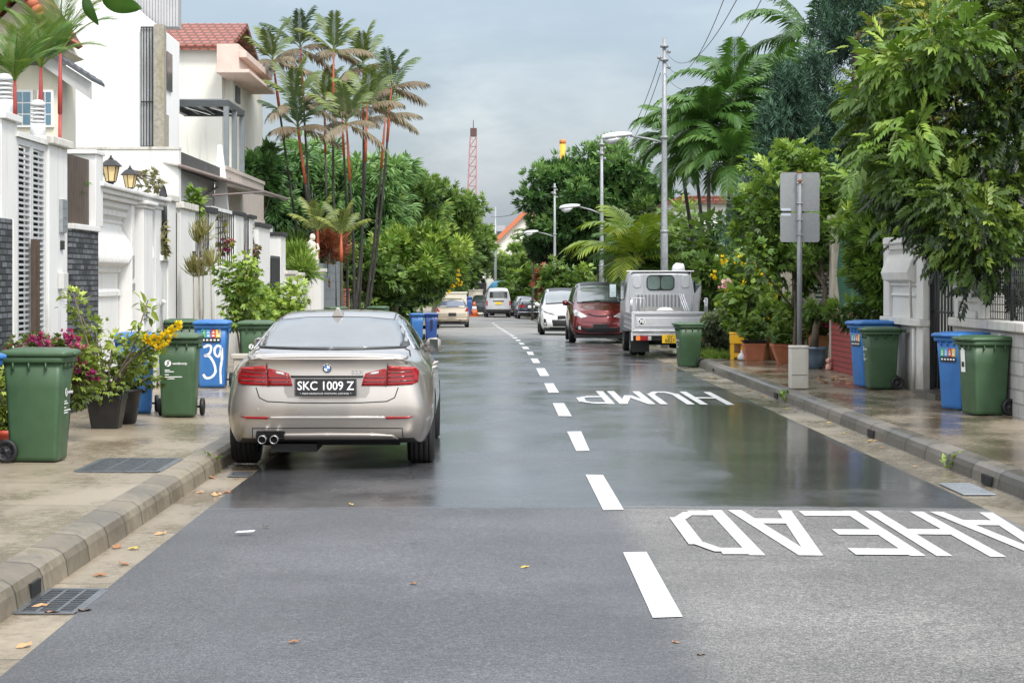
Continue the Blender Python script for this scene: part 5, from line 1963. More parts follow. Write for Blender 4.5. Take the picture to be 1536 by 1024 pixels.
# louvred gate
gt = thing('louvred_gate', (-4.93, 21.8, ZG), 'tall white metal louvre gate with two leaves in the left wall', 'gate')
GATEW = M('gate_frame', (0.60, 0.61, 0.62), .4, .2, var=.08)
for s, (a, b) in ((-1, (-.66, -.012)), (1, (.012, .66))):
    mb = MB()
    mb.box(-.03, .03, a, a + .05, .05, 2.98)
    mb.box(-.03, .03, b - .05, b, .05, 2.98)
    mb.box(-.03, .03, a + .051, b - .051, .05, .12)
    mb.box(-.03, .03, a + .051, b - .051, 2.91, 2.98)
    lf = mb.build('gate_leaf', GATEW, gt, bevel=.004)
    mb = MB()
    z = .16
    while z < 2.88:
        mb.box(-.015, .02, a + .052, b - .052, z, z + .024)
        z += .058
    mb.build('louvres', GATEW, lf)
    mb = MB()
    mb.box(-.05, -.045, a + .052, b - .052, .12, 2.9)
    mb.build('backing', DARK, lf)
    mb = MB()
    mb.box(.045, .085, s * .10 - .03, s * .10 + .03, .95, 1.95)
    mb.build('handle', BROWNW, lf, bevel=.005)
mb = MB()
mb.box(-.06, .06, -.75, .75, 2.985, 3.04)
mb.build('lintel', WHITE, gt)
# gatepost with letter box
gp = thing('gatepost', (-4.93, 22.95, ZG), 'white gatepost with steel letter box and intercom beside the louvre gate', 'gatepost')
mb = MB()
mb.box(-.25, .06, -.46, .50, 0, 3.0)
mb.build('post', WHITE, gp, bevel=.01)
mb = MB()
mb.box(-.3, .12, -.51, .55, 3.001, 3.09)
mb.build('cap', COPING, gp, bevel=.012)
mb = MB()
mb.box(.061, .10, .05, .33, 2.05, 2.42)
for k in range(3):
    mb.box(.101, .104, .08, .30, 2.12 + .1 * k, 2.135 + .1 * k)
mb.build('letter_box', GALV, gp, bevel=.006)
mb = MB()
mb.box(.061, .085, .10, .24, 1.86, 1.96)
mb.build('bell_panel', BLACKPL, gp, bevel=.004)
mb = MB()
mb.box(.061, .13, -.02, .22, 1.42, 1.60)
mb.build('meter_box', M('meter_grey', (.55, .55, .53), .5), gp, bevel=.008)
# slate panel with brown slats
w = wall_thing('boundary_wall', 'slate-clad wall with brown timber slats above, right of the white gatepost', 'wall', (-4.93, 24.2, ZG))
mb = MB()
mb.box(-.2, .10, -.73, .86, 0, 2.10)
mb.build('slate_base', SLATE, w)
mb = MB()
mb.box(-.22, .13, -.73, .86, 2.101, 2.165)
mb.box(-.2, .12, .61, 1.06, 2.166, 3.03)
mb.box(-.2, .06, .862, 1.06, 0, 2.10)
mb.box(-.22, .14, .56, 1.10, 3.031, 3.08)
mb.build('coping', WHITE, w, bevel=.008)
mb = MB()
for k in range(9):
    mb.box(-.02, .04, -.725 + k * .147, -.725 + k * .147 + .138, 2.167, 2.96)
mb.build('slat_panel', BROWNW, w)
# classical white wall
cw = wall_thing('classical_wall', 'ornate white wall with fluted baluster mouldings below two lanterns', 'wall', (-4.95, 27.2, ZG))
PROF = [(0, 0), (.06, 0), (.06, 1.38), (.09, 1.40), (.09, 1.46), (.05, 1.50), (.05, 1.72), (.09, 1.74), (.09, 1.80), (.20, 1.86), (.255, 1.98), (.24, 2.12), (.17, 2.24), (.11, 2.33), (.09, 2.40), (.12, 2.43), (.10, 2.47), (.13, 2.52), (.15, 2.60), (.20, 2.63), (.21, 2.70), (0, 2.70)]
PROF = [(x, z * .938) for x, z in PROF]


def moulding(mb, y0, y1, X):
    """run of baluster moulding along the wall, fluted"""
    n = max(3, int((y1 - y0) / .075))
    rings = []
    for k in range(n + 1):
        y = y0 + (y1 - y0) * k / n
        f = .70 if k % 2 else 1.0
        rings.append([(X + (x * (f if 1.75 < z < 2.45 else 1)), y, z) for x, z in PROF])
    mb.loft(rings, True, False)
    # dentils
    k = 0
    y = y0 + .03
    while y < y1 - .05:
        mb.box(X + .13, X + .185, y, y + .045, 2.36, 2.42)
        y += .09


mb = MB()
mb.box(-.45, -.2, -2.0, 3.6, 0, 2.538)
mb.build('wall_face', WHITE, cw)
mb = MB()
moulding(mb, -1.85, .62, -.199)
mb.build('moulding', WHITE, cw)
mb = MB()
moulding(mb, 1.72, 2.35, -.199)
mb.build('moulding', WHITE, cw)
mb = MB()
mb.box(-.199, .04, .64, .84, 0, 2.538)
mb.box(-.199, .14, .96, 1.70, 0, 2.50)
mb.box(-.199, .06, 2.45, 2.95, 0, 2.538)
mb.build('pilaster', WHITE, cw, bevel=.01)
mb = MB()
mb.box(-.199, -.12, .842, .958, 0, 2.5)
mb.build('gate_slit', DARK, cw)
mb = MB()
for z0, z1, e in ((2.54, 2.60, .02), (2.601, 2.66, .07), (2.661, 2.71, .12)):
    mb.box(-.5 - e, .06 + e, -2.0 - e, 3.0 + e, z0, z1)
for z0, z1, e in ((2.501, 2.55, .03), (2.551, 2.60, .07)):
    mb.box(-.19, .14 + e, .96 - e, 1.70 + e, z0, z1)
mb.build('cornice', COPING if False else WHITE, cw, bevel=.012)
mb = MB()
mb.box(.141, .165, 1.0, 1.14, .95, 1.10)
mb.build('meter', GALV, cw, bevel=.01)
mb = MB()
mb.tube([(.08, 2.9, .0), (.08, 2.9, 1.15), (.12, 2.75, 1.22), (.16, 2.6, 1.2)], .022, 8)
mb.build('pipe', WHITEB, cw)
mb = MB()
mb.box(.041, .055, .67, .74, 1.55, 1.85)
mb.box(.041, .06, .66, .76, 1.38, 1.48)
mb.build('number_tiles', GALV, cw)
# lanterns
LGLASS = M('lantern_glass', (0.62, 0.46, 0.22), .35, var=.2, scale=20)


def lantern(loc, label, k):
    t = thing('gate_lantern', loc, label, 'lantern', .3)
    t.scale = (k * .62, k * .62, k * .62)
    mb = MB()
    mb.lathe([(.12, 0), (.12, .025), (.06, .03), (.06, .07), (.10, .075), (.10, .10)], 6)
    mb.build('base', IRON, t)
    mb = MB()
    mb.lathe([(.10, .105), (.165, .40)], 6, smooth=False)
    mb.build('glass', LGLASS, t)
    mb = MB()
    for q in range(6):
        a = PI / 3 * q
        mb.tube([(.104 * math.cos(a), .104 * math.sin(a), .10), (.17 * math.cos(a), .17 * math.sin(a), .402)], .010, 5)
    mb.lathe([(.225, .40), (.23, .415), (.12, .52), (.05, .555), (.05, .575), (.018, .59), (.025, .615), (.0, .65)], 6, smooth=False)
    mb.build('frame', IRON, t)


lantern((-4.9, 26.25, ZG + 2.71), 'larger black and amber lantern on the white classical wall, the left one', 1.0)
lantern((-4.95, 27.9, ZG + 2.71), 'smaller black and amber lantern on the white classical wall, the right one', .9)

# plainer white wall with iron grilles
def grille(parent, y0, y1, z0, z1, X, arch=False, nb=None, curls=True):
    mb = MB()
    n = nb or max(4, int((y1 - y0) / .10))
    for k in range(n + 1):
        y = y0 + (y1 - y0) * k / n
        zt = z1 + (.16 * math.sin(PI * k / n) if arch else 0)
        mb.tube([(X, y, z0), (X, y, zt)], .011, 5)
        if curls and k < n:
            for q in range(3):
                zc = z0 + (z1 - z0) * (.2 + .3 * q)
                pts = [(X, y + .05 + .035 * math.cos(a), zc + .05 * math.sin(a)) for a in np.linspace(0, 2 * PI, 8)]
                mb.tube(pts, .007, 4)
    mb.tube([(X, y0, z0 + .04), (X, y1, z0 + .04)], .014, 5)
    mb.tube([(X, y0 + (y1 - y0) * k / 8, z1 + (.16 * math.sin(PI * k / 8) if arch else 0)) for k in range(9)], .014, 5)
    return mb.build('iron_grille', IRON, parent)


def pillar(parent, y0, y1, x0, x1, z1, cap=None, over=.05, capmat=None, name='pillar'):
    mb = MB()
    mb.box(x0, x1, y0, y1, 0, z1)
    p = mb.build(name, WHITE, parent, bevel=.008)
    if cap:
        mb = MB()
        mb.box(x0 - over, x1 + over, y0 - over, y1 + over, z1 + .001, z1 + cap)
        mb.build('cap', capmat or COPING, p, bevel=.008)
    return p


RELIEF = M('relief_black', (0.02, 0.02, 0.02), .5)


def relief(parent, y0, y1, z0, z1, X):
    mb = MB()
    mb.box(X, X + .02, y0, y1, z0, z1)
    p = mb.build('relief_panel', RELIEF, parent)
    mb = MB()
    r = random.Random(int(y0 * 10))
    n = int((y1 - y0) / .07)
    for k in range(n):
        y = y0 + (k + .5) * (y1 - y0) / n
        pts = []
        for q in range(6):
            pts.append((X + .025, min(y1 - .02, max(y0 + .02, y + r.uniform(-.05, .05))), z0 + .02 + (z1 - z0 - .04) * q / 5))
        mb.tube(pts, .010, 5)
    mb.build('relief_stems', WHITE, p)


w = wall_thing('boundary_wall', 'white wall with two arched black iron grilles and twig relief panels behind the bins', 'wall', (-4.9, 33.0, ZG))
mb = MB()
mb.box(-.3, .0, -2.98, -2.3, .62, 1.80)
mb.box(-.3, .03, .25, 1.95, .62, 1.80)
mb.box(-.14, .05, -2.98, -2.3, 1.801, 1.88)
mb.box(-.14, .07, .25, 1.95, 1.801, 1.88)
mb.build('wall_face', WHITE, w, bevel=.006)
grille(w, -2.95, -2.32, 1.885, 2.75, .0, True, 5, False)
grille(w, .28, 1.93, 1.885, 2.62, .03, True, 9, False)
pillar(w, -2.29, -1.55, -.35, .02, 2.70, .09)
pillar(w, -1.32, .22, -.35, .06, 2.62, .10)
pillar(w, 1.96, 2.75, -.35, .03, 2.66, .10, capmat=BLACKCAP)
mb = MB()
mb.box(-.05, .0, -1.548, -1.322, 0, 2.55)
mb.build('gate_slit', DARK, w)
relief(w, -2.98, -1.6, .0, .60, .022)
relief(w, .25, 2.7, .0, .60, .035)
mb = MB()
mb.box(.061, .085, -.12, .06, 1.72, 1.98)
mb.build('bell_panel', BLACKPL, w, bevel=.004)
mb = MB()
mb.box(.061, .075, -1.2, .1, .05, .60)
mb.build('brown_tile', BROWNW, w)

w = wall_thing('boundary_wall', 'white wall with black caps, flower-hung iron grilles and narrow black gates', 'wall', (-4.9, 41.5, ZG))
mb = MB()
mb.box(-.3, .02, -5.6, -3.01, 0, 1.75)
mb.box(-.3, .02, -1.74, -.79, 0, 1.75)
mb.box(-.3, -.02, -5.6, -3.0, 2.72, 2.80)
mb.build('wall_face', WHITE, w, bevel=.006)
grille(w, -5.2, -3.1, 1.76, 2.72, .01, False, 7, False)
grille(w, -1.7, -.8, 1.76, 2.72, .01, False, 4, False)
pillar(w, -3.0, -1.75, -.35, .03, 2.74, .07, capmat=BLACKCAP)
pillar(w, -.78, .05, -.35, .03, 2.74, .07, capmat=BLACKCAP)
pillar(w, .75, 2.9, -.35, .03, 2.62, .08, capmat=BLACKCAP)
pillar(w, 5.1, 6.2, -.35, .03, 2.52, .08, capmat=BLACKCAP)
for y0, y1, zt in ((.1, .74, 2.25), (3.2, 5.0, 2.05)):
    mb = MB()
    n = int((y1 - y0) / .09)
    for k in range(n):
        y = y0 + (y1 - y0) * k / n
        mb.prism([(y, .1), (y + .07, .1), (y + .07, zt - .06), (y + .035, zt), (y, zt - .06)], 'x', .0, .03)
    mb.build('picket_gate', IRON, w)
# low wall with caps, statue pillar
w = wall_thing('boundary_wall', 'low white wall with grey-capped pillars left of the statue', 'wall', (-4.9, 51.5, zr(51) + ZG))
pillar(w, -4.0, -1.6, -.3, .05, 1.72, .09)
pillar(w, -.7, 1.6, -.3, .05, 1.68, .09)
for y0, y1 in ((-1.55, -.75), (1.65, 2.5)):
    mb = MB()
    for k in range(int((y1 - y0) / .1)):
        mb.tube([(-.1, y0 + .1 * k, .1), (-.1, y0 + .1 * k, 1.55)], .02, 5)
    mb.build('iron_gate', IRON, w)
sp = thing('statue_pillar', (-4.88, 55.4, zr(55) + ZG), 'white square pillar with stepped cap under the statue', 'pillar')
mb = MB()
mb.box(-.2, .2, -.5, .5, 0, 1.78)
mb.build('shaft', WHITE, sp, bevel=.01)
mb = MB()
mb.box(-.25, .25, -.55, .55, 1.781, 1.84)
mb.box(-.29, .29, -.59, .59, 1.841, 1.93)
mb.build('cap', COPING, sp, bevel=.012)
# statue: draped standing figure
stt = thing('statue', (-4.92, 55.0, zr(55) + ZG + 1.93), 'cream statue of a draped figure standing on the white pillar', 'statue', .4)
mb = MB()
prof = [(.14, 0), (.15, .06), (.13, .08), (.16, .10), (.165, .2), (.15, .33), (.165, .42), (.12, .52), (.125, .60), (.14, .66), (.10, .71), (.05, .735), (.05, .76)]
rings = []
for i, (r_, z) in enumerate(prof):
    off = .03 * math.sin(z * 7)
    rings.append([(off + r_ * (1 + .08 * math.sin(5 * a + z * 4)) * math.cos(a), r_ * .8 * math.sin(a), z) for a in np.linspace(0, 2 * PI, 18, endpoint=False)])
mb.loft(rings, True, True)
mb.tube([(.13, -.02, .66), (.17, -.08, .52), (.08, -.14, .48)], [.035, .03, .024], 8)
mb.tube([(-.13, -.02, .66), (-.18, -.04, .50), (-.14, -.08, .36)], [.035, .03, .024], 8)
mb.build('figure', M('statue_stone', (0.70, 0.66, 0.56), .8, var=.12, scale=14, streak=.3, scol=(.35, .32, .25)), stt)
mb = MB()
mb.lathe([(.0, -.02), (.055, .0), (.075, .05), (.078, .09), (.06, .14), (.0, .165)], 14, (.02, 0, .755))
mb.lathe([(.03, 0), (.05, .02), (.035, .055), (0, .06)], 10, (.03, .05, .87))
mb.tube([(.02, -.07, .83), (.02, -.09, .815)], [.012, .010], 6)
mb.build('head', MATS['statue_stone'], stt)
# grey gate, brick pillars
gg = thing('metal_gate', (-4.9, 60.2, zr(60) + ZG), 'tall grey sheet metal gate beyond the statue', 'gate', -.02)
GREYM = M('grey_sheet', (0.25, 0.28, 0.30), .5, .3, var=.12, scale=2)
for a, b in ((-2.9, -1.1), (-1.05, .75), (.8, 2.8)):
    mb = MB()
    mb.box(-.03, .03, a, b, .05, 2.15)
    for k in range(8):
        mb.box(.031, .04, a + .05, b - .05, .15 + .25 * k, .17 + .25 * k)
    lf = mb.build('gate_leaf', GREYM, gg)
mb = MB()
mb.box(-.05, .05, -3.05, -2.92, 0, 2.25)
mb.box(-.05, .05, 2.82, 2.95, 0, 2.25)
mb.build('gate_post', GREYM, gg)
mb = MB()
for q in range(5):
    a = 2 * PI * q / 5
    mb.tube([(.045, -.15, 1.6), (.045, -.15 + .3 * math.cos(a), 1.6 + .16 * math.sin(a))], [.03, .008], 5)
mb.build('gate_ornament', M('bronze', (.3, .14, .05), .4, .6), gg)
REDBRICK = MBRICK('red_brick', (0.36, 0.085, 0.045), (0.28, 0.06, 0.035), (0.42, 0.33, 0.26), 1.0, .22, .085, 'xy', .012, .5)
BEIGE = M('beige_render', (0.42, 0.34, 0.27), .8, var=.15, streak=.3)
for px, Y, wd, hz, mt, lab in ((517, 67, .30, 1.05, REDBRICK, 'red brick gate pillar, the left one beyond the grey gate'), (542, 73, .22, 1.05, REDBRICK, 'slim red brick gate pillar next to the beige pillar'), (554, 74.5, .34, 1.02, BEIGE, 'beige rendered gate pillar right of the red brick ones')):
    t = thing('gate_pillar', (XP(px, Y), Y, zr(Y) + .1), lab, 'pillar')
    mb = MB()
    mb.box(-wd / 2, wd / 2, -.2, .2, 0, hz + .42)
    mb.build('shaft', mt, t)
    mb = MB()
    mb.box(-wd / 2 - .04, wd / 2 + .04, -.24, .24, hz + .421, hz + .50)
    mb.build('cap', mt, t, bevel=.01)
fg = thing('iron_gate', (XP(530, 70), 70, zr(70) + .1), 'dark iron gate between the brick pillars on the left', 'gate')
mb = MB()
for k in range(8):
    mb.tube([(-.18 + .05 * k, -2 + .55 * k, 0), (-.18 + .05 * k, -2 + .55 * k, 1.35)], .02, 5)
mb.tube([(-.18, -2, 1.3), (.2, 1.9, 1.3)], .02, 5)
mb.build('bars', IRON, fg)

# ================================================================ houses on the left
TILE_O = MBRICK('orange_tile', (0.42, 0.13, 0.06), (0.34, 0.10, 0.05), (0.10, 0.035, 0.02), 1.0, .25, .20, 'y', .03, 1.0, .5, .7, .2)
TILE_R = MBRICK('red_roof_tile', (0.36, 0.115, 0.07), (0.30, 0.09, 0.055), (0.12, 0.035, 0.025), 1.0, .24, .13, 'y', .035, 1.0, .5, .6, .15)
CREAM = M('cream_wall', (0.66, 0.62, 0.52), .8, var=.06, scale=1.5, streak=.35, scol=(.36, .34, .28))
CREAMW = M('pale_cream_wall', (0.76, 0.75, 0.68), .8, var=.07, scale=1.2, streak=.45, scol=(.42, .41, .36))
GREYCL = M('grey_cladding', (0.36, 0.36, 0.37), .6, var=.1)
METALD = M('dark_metal', (0.075, 0.085, 0.09), .5, .3, var=.2)
PINK = M('faded_pink', (0.68, 0.52, 0.45), .8, var=.12, streak=.5, scol=(.40, .36, .30))
WINBLUE = M('window_blue', (0.07, 0.16, 0.22), .12, .2, var=.4, scale=3, spec=.8)

# A: gabled cream house at the left edge
hA = thing('house', (-9.5, 33.0, 0.1), 'cream house with orange tiled gable and white-barred windows at the left edge', 'house')
mb = MB()
mb.box(-2.6, 2.72, -1.0, .3, 0, 4.9)
mb.build('wall', CREAM, hA)
mb = MB()
mb.prism([(1.2, 4.751), (2.72, 5.2), (2.31, 5.9)], 'y', -1.6, 1.0)
mb.prism([(-2.6, 4.751), (1.19, 4.751), (1.19, 5.6), (-1, 6.9), (-2.6, 6.9)], 'y', -.6, 1.2)
mb.build('gable', CREAM, hA)
mb = MB()
for sgn, x0, z0, x1, z1 in ((1, 2.31, 6.02, 2.74, 5.30), (-1, 2.31, 6.02, 1.15, 4.70)):
    n = Vector((z0 - z1, 0, (x1 - x0))).normalized() * (.09 if sgn > 0 else -.09)
    mb.loft([[(x0, y, z0), (x1, y, z1), (x1 + n.x, y, z1 + abs(n.z)), (x0, y, z0 + .13)] for y in (-1.95, .4)])
mb.build('roof', TILE_O, hA)
mb = MB()
for sgn, x1, z1 in ((1, 2.74, 5.30), (-1, 1.15, 4.70)):
    for k in range(7):
        a = Vector((2.31, -2.0, 6.12)).lerp(Vector((x1, -2.0, z1 + .09)), k / 7)
        b = Vector((2.31, -2.0, 6.12)).lerp(Vector((x1, -2.0, z1 + .09)), (k + 1.15) / 7)
        mb.tube([a, b], [.075, .10], 8)
mb.build('verge_tiles', M('verge_orange', (0.46, 0.14, 0.07), .7, var=.25, scale=8), hA)
for x0, x1 in ((2.04, 2.30), (2.42, 2.62)):
    mb = MB()
    mb.box(x0 - .03, x1 + .03, -1.05, -1.001, 3.94, 4.52)
    wf = mb.build('window', M('window_white', (.78, .78, .78), .4), hA)
    nx = 2
    for i in range(nx):
        for k in range(3):
            pw, ph = (x1 - x0) / nx, .175
            mb = MB()
            mb.box(x0 + i * pw + .01, x0 + (i + 1) * pw - .01, -1.062, -1.052, 3.97 + k * ph + .012, 3.97 + (k + 1) * ph - .012)
            mb.build('pane', WINBLUE, wf)
# lean-to roof beside it
mb = MB()
rings = []
for k in range(41):
    y = -.4 + 2.2 * 0 + .06 * (1 if k % 2 else 0)
    x = 1.3 + 1.98 * k / 40
    z = 5.95 - (x - 1.3) * .64
    rings.append([(x, -1.3, z + (.03 if k % 2 else 0)), (x, -.2, z + (.03 if k % 2 else 0)), (x, -.2, z - .05), (x, -1.3, z - .05)])
mb.loft(rings)
mb.build('lean_to_roof', M('corrugated_grey', (0.085, 0.09, 0.10), .6, .2, var=.25, scale=6), hA)
mb = MB()
mb.prism([(2.4, 5.17), (3.25, 4.63), (3.25, 4.36), (2.4, 4.95)], 'y', -1.2, -1.1)
mb.build('lean_to_side', M('soffit_grey', (.42, .42, .42), .7), hA)

# B: tall white house
hB = thing('house', (-10.6, 48.0, 0.1), 'tall plain white house with a barred slit window and stone fin', 'house')
mb = MB()
zb = ZP(38, 48) - .1
mb.prism([(-12, 0), (2.68, 0), (2.68, zb), (2.68 - .85, ZP(0, 48) + .0), (1.0, 9.0), (-12, 9.0)], 'y', 0, 3.6)
mb.build('wall', WHITEB, hB)
mb = MB()
for k in range(16):
    x = 1.49 + k * .072
    mb.box(x, x + .062, 3.7, 3.78, ZP(46, 51.7), 9.2)
mb.box(1.5, 2.62, 3.781, 4.3, ZP(46, 51.7), 9.2)
mb.build('cladding', GREYCL, hB)
# slit window on the front
sx0, sx1 = XP(211, 47.9) + 10.6, XP(233, 47.9) + 10.6
sz0, sz1 = ZP(221, 47.9) - .1, ZP(40, 47.9) - .1
mb = MB()
mb.box(sx0, sx1, -.06, -.003, sz0, sz1)
sw = mb.build('slit_window', M('slit_dark', (0.46, .47, .48), .4, var=.3, scale=1.5), hB)
mb = MB()
for k in range(6):
    x = sx0 + (sx1 - sx0) * (k + .1) / 5.2
    mb.box(x - .010, x + .010, -.10, -.085, sz0, sz1)
for z in (sz0, (sz0 + sz1) * .47, sz1 - .03):
    mb.box(sx0, sx1, -.118, -.101, z, z + .03)
mb.build('bars', IRON, sw)
STONEF = M('stone_fin', (0.30, 0.28, 0.23), .9, var=.35, scale=12, bump=.8, bscale=12, streak=.5, scol=(.22, .17, .05))
mb = MB()
mb.box(sx1 + .001, sx1 + .24, -.35, -.002, sz0 - .05, sz1 + .02)
mb.build('stone_fin', STONEF, hB)
mb = MB()
mb.box(2.681, 2.72, 1.4, 2.25, ZP(132, 49) - .1, ZP(74, 49) - .1)
sdw = mb.build('side_window', M('side_glass', (.05, .055, .07), .2), hB)
mb = MB()
mb.box(2.50, 2.75, -.05, 1.5, ZP(232, 48) - .1, ZP(166, 48) - .1)
mb.build('stone_corner', STONEF, hB)
# C: cream house with red roof behind
hC = thing('house', (-8.0, 57.0, 0.0), 'cream house with red tiled roof and pink eave beyond the white house', 'house')
c0, c1 = XP(230, 57) + 8, XP(333, 57) + 8
zE = ZP(70, 57)
mb = MB()
mb.box(c0 - 3, c1, 0, 9, 0, zE)
mb.box(c1 + .001, XP(345, 57) + 8, .6, 8, 0, zE - .5)
mb.build('wall', CREAMW, hC)
mb = MB()
mb.prism([(-.25, zE + .02), (3.4, ZP(36, 60.5)), (7.5, zE), (7.3, zE - .08), (3.4, ZP(36, 60.5) - .15), (-.25, zE - .12)], 'x', c0 - 3.4, XP(349, 57) + 8)
mb.build('roof', TILE_R, hC)
mb = MB()
e0, e1 = XP(325, 55.5) + 8, XP(358, 55.5) + 8
mb.box(e0, e1, -1.5, 5, ZP(104, 55.5), ZP(66, 55.5))
mb.box(e0 - .02, e1 + .28, -1.52, 5.0, ZP(107, 55.5) - .04, ZP(104, 55.5) - .001)
mb.box(e1 + .001, e1 + .20, -1.45, 5.0, ZP(86, 55.5), ZP(76, 55.5))
mb.build('eave', PINK, hC, bevel=.01)
mb = MB()
mb.box(XP(345, 57) + 8.001, XP(345, 57) + 8.04, 1.1, 2.0, ZP(152, 58), ZP(128, 58))
mb.build('window', METALD, hC)
# pergola in dark metal on the porch roof
pg = thing('pergola', (-7.6, 52.0, 4.6), 'dark grey metal pergola on the porch roof in front of the cream house', 'pergola')
zt = ZP(150, 52) - 4.6
xl_, xr_ = XP(247, 52) + 7.6, XP(341, 52) + 7.6
mb = MB()
mb.box(xl_, xr_ + .03, 0, .12, zt - .16, zt)
mb.box(xl_, xr_ + .03, 3.2, 3.32, zt - .16, zt)
for xx in (xl_, xr_ - .09):
    mb.box(xx, xx + .12, .121, 3.199, zt - .15, zt - .01)
for k in range(1, 4):
    xx = xl_ + (xr_ - xl_) * k / 4
    mb.box(xx, xx + .06, .121, 3.199, zt - .12, zt - .03)
mb.build('roof_frame', METALD, pg, bevel=.005)
for xx, yy in ((xr_ - .10, .0), (xr_ - .10, 1.6), (xr_ - .10, 3.2)):
    mb = MB()
    mb.box(xx, xx + .13, yy, yy + .13, -.1, zt - .161)
    mb.build('post', M('pergola_post', (.2, .225, .24), .5, .2), pg, bevel=.005)
mb = MB()
mb.box(xl_, xr_, .05, 3.28, zt + .001, zt + .03)
mb.build('roof_sheet', M('pergola_sheet', (.25, .27, .28), .3), pg)
mb = MB()
for k in range(2):
    xx = xl_ + .45 + k * .62
    mb.add([(xx, .3, zt - .17), (xx + .07, .3, zt - .17), (xx + .37, 2.6, zt - .17), (xx + .30, 2.6, zt - .17)], [(0, 1, 2, 3)])
mb.build('tube_light', WHITEPLATE, pg)

# porch of the white house: parapet, roof slab, awning, obelisk, balcony
po = thing('car_porch', (-8.5, 40.5, 0.1), 'white car porch with rain-stained parapet and black-edged roof below the tall white house', 'porch')
mb = MB()
zp = ZP(224, 40.5) - .1
STAINW = M('stained_white', (0.74, 0.73, 0.70), .8, var=.06, streak=.5, scol=(.45, .42, .38))
mb.box(-3.6, XP(268, 40.5) + 8.5, 0, .3, 2.3, zp)
mb.build('parapet', STAINW, po)
mb = MB()
mb.box(-3.6, XP(268, 40.5) + 8.51, -.02, .32, zp + .001, zp + .05)
mb.build('parapet_top', COPING, po)
mb = MB()
x_ = XP(268, 40.5) + 8.5
mb.box(x_ - 2.0, x_ + .02, .301, 6.4, ZP(252, 40.8) - .1, zp - .03)
mb.build('roof_slab', M('stained_black', (0.06, .058, .055), .8, var=.5, scale=6, bump=.4), po, bevel=.02)
mb = MB()
mb.box(x_ - 2.0, x_ - .12, .302, 6.0, 2.2, ZP(252, 40.8) - .101)
mb.build('porch_wall', M('shaded_grey_wall', (.42, .41, .40), .8, var=.1), po)
aw = thing('awning', (-6.1, 40.5, 3.8), 'long slim retractable awning with brown front bar and folding arms over the white wall', 'awning')
a0, a1 = W(268, 249, 40.4) - aw.location, W(430, 299, 52.5) - aw.location
mb = MB()
up = Vector((-1.3, .4, .22))
mb.loft([[tuple(a0), tuple(a0 + Vector((0, 0, .035))), tuple(a0 + up + Vector((0, 0, .035))), tuple(a0 + up)], [tuple(a1), tuple(a1 + Vector((0, 0, .035))), tuple(a1 + up + Vector((0, 0, .035))), tuple(a1 + up)]])
mb.build('canopy', M('awning_cloth', (.55, .50, .47), .7, var=.1), aw)
mb = MB()
mb.tube([a0 + Vector((.02, 0, 0)), a1 + Vector((.02, 0, 0))], .04, 8)
mb.build('front_bar', M('awning_brown', (.22, .17, .15), .5, var=.2), aw)
for p, q in (((300, 308), (345, 268)), ((318, 303), (395, 288))):
    mb = MB()
    mb.tube([W(p[0], p[1] - 10, 44) - aw.location, W(q[0], q[1], 48.5) - aw.location], .025, 6)
    mb.build('arm', MATS['awning_brown'], aw)
ob = thing('obelisk', (-6.3, 46.5, 2.6), 'white tapering fin rising beside the awning', 'wall fin')
z0, z1 = ZP(300, 46.5) - 2.6, ZP(218, 46.5) - 2.6
mb = MB()
mb.prism([(XP(320, 46.5) + 6.3, z0 - .6), (XP(345, 46.5) + 6.3, z0 - .6), (XP(340, 46.5) + 6.3, z0 + .3), (XP(333, 46.5) + 6.3, z1), (XP(327, 46.5) + 6.3, z1)], 'y', -.1, .1)
mb.build('fin', WHITEB, ob, bevel=.01)
bc = thing('balcony', (-6.5, 53.5, 2.4), 'beige slatted balcony on a white ledge beyond the awning', 'balcony')
BALB = M('balcony_beige', (0.40, 0.35, 0.31), .7, var=.12)
zt_ = ZP(259, 52) - 2.4
mb = MB()
for k in range(15):
    y = -4.0 + k * .55
    mb.box(-.05, 0, y, y + .50, .95, zt_ - .05)
mb.box(-.07, .03, -4.02, 4.25, zt_ - .049, zt_ + .04)
mb.box(-.07, .03, -4.02, 4.25, .86, .949)
rl = mb.build('railing', BALB, bc)
mb = MB()
for k in range(5):
    x = -1.2 + k * .25
    mb.box(x, x + .12, -4.0, -3.95, .95, zt_ - .05)
mb.box(-1.3, -.071, -4.02, -3.93, zt_ - .049, zt_ + .04)
mb.build('end_railing', BALB, bc)
mb = MB()
mb.box(-4.0, .12, -8.5, 5.4, .1, .80)
mb.box(-4.0, -.02, -3.9, 5.4, .801, .858)
mb.build('ledge', WHITEB, bc)
mb = MB()
mb.box(-4.0, -.1, -4, 5, -2.4, .099)
mb.build('house_wall', CREAMW, bc)

# two bollard lamps and their planter ledge
for px, Y, lab in ((3, 21.0, 'pale louvred bollard lamp on the post at the left edge'), (57, 22.9, 'pale louvred bollard lamp on the gatepost below the red-stemmed palms')):
    t = thing('bollard_lamp', (XP(px, Y) if px > 10 else -5.0, Y, ZG + 3.09 + (0 if px > 10 else .1)), lab, 'lamp')
    mb = MB()
    mb.lathe([(.085, 0), (.085, .16), (.07, .165)], 16)
    mb.build('base', M('lamp_body', (.58, .60, .62), .4, .1), t)
    mb = MB()
    for k in range(4):
        mb.lathe([(.05, .17 + .045 * k), (.085, .175 + .045 * k), (.085, .185 + .045 * k), (.05, .205 + .045 * k)], 16)
    mb.lathe([(.085, .355), (.082, .385), (.05, .42), (0, .43)], 16)
    mb.build('louvre_head', MATS['lamp_body'], t)
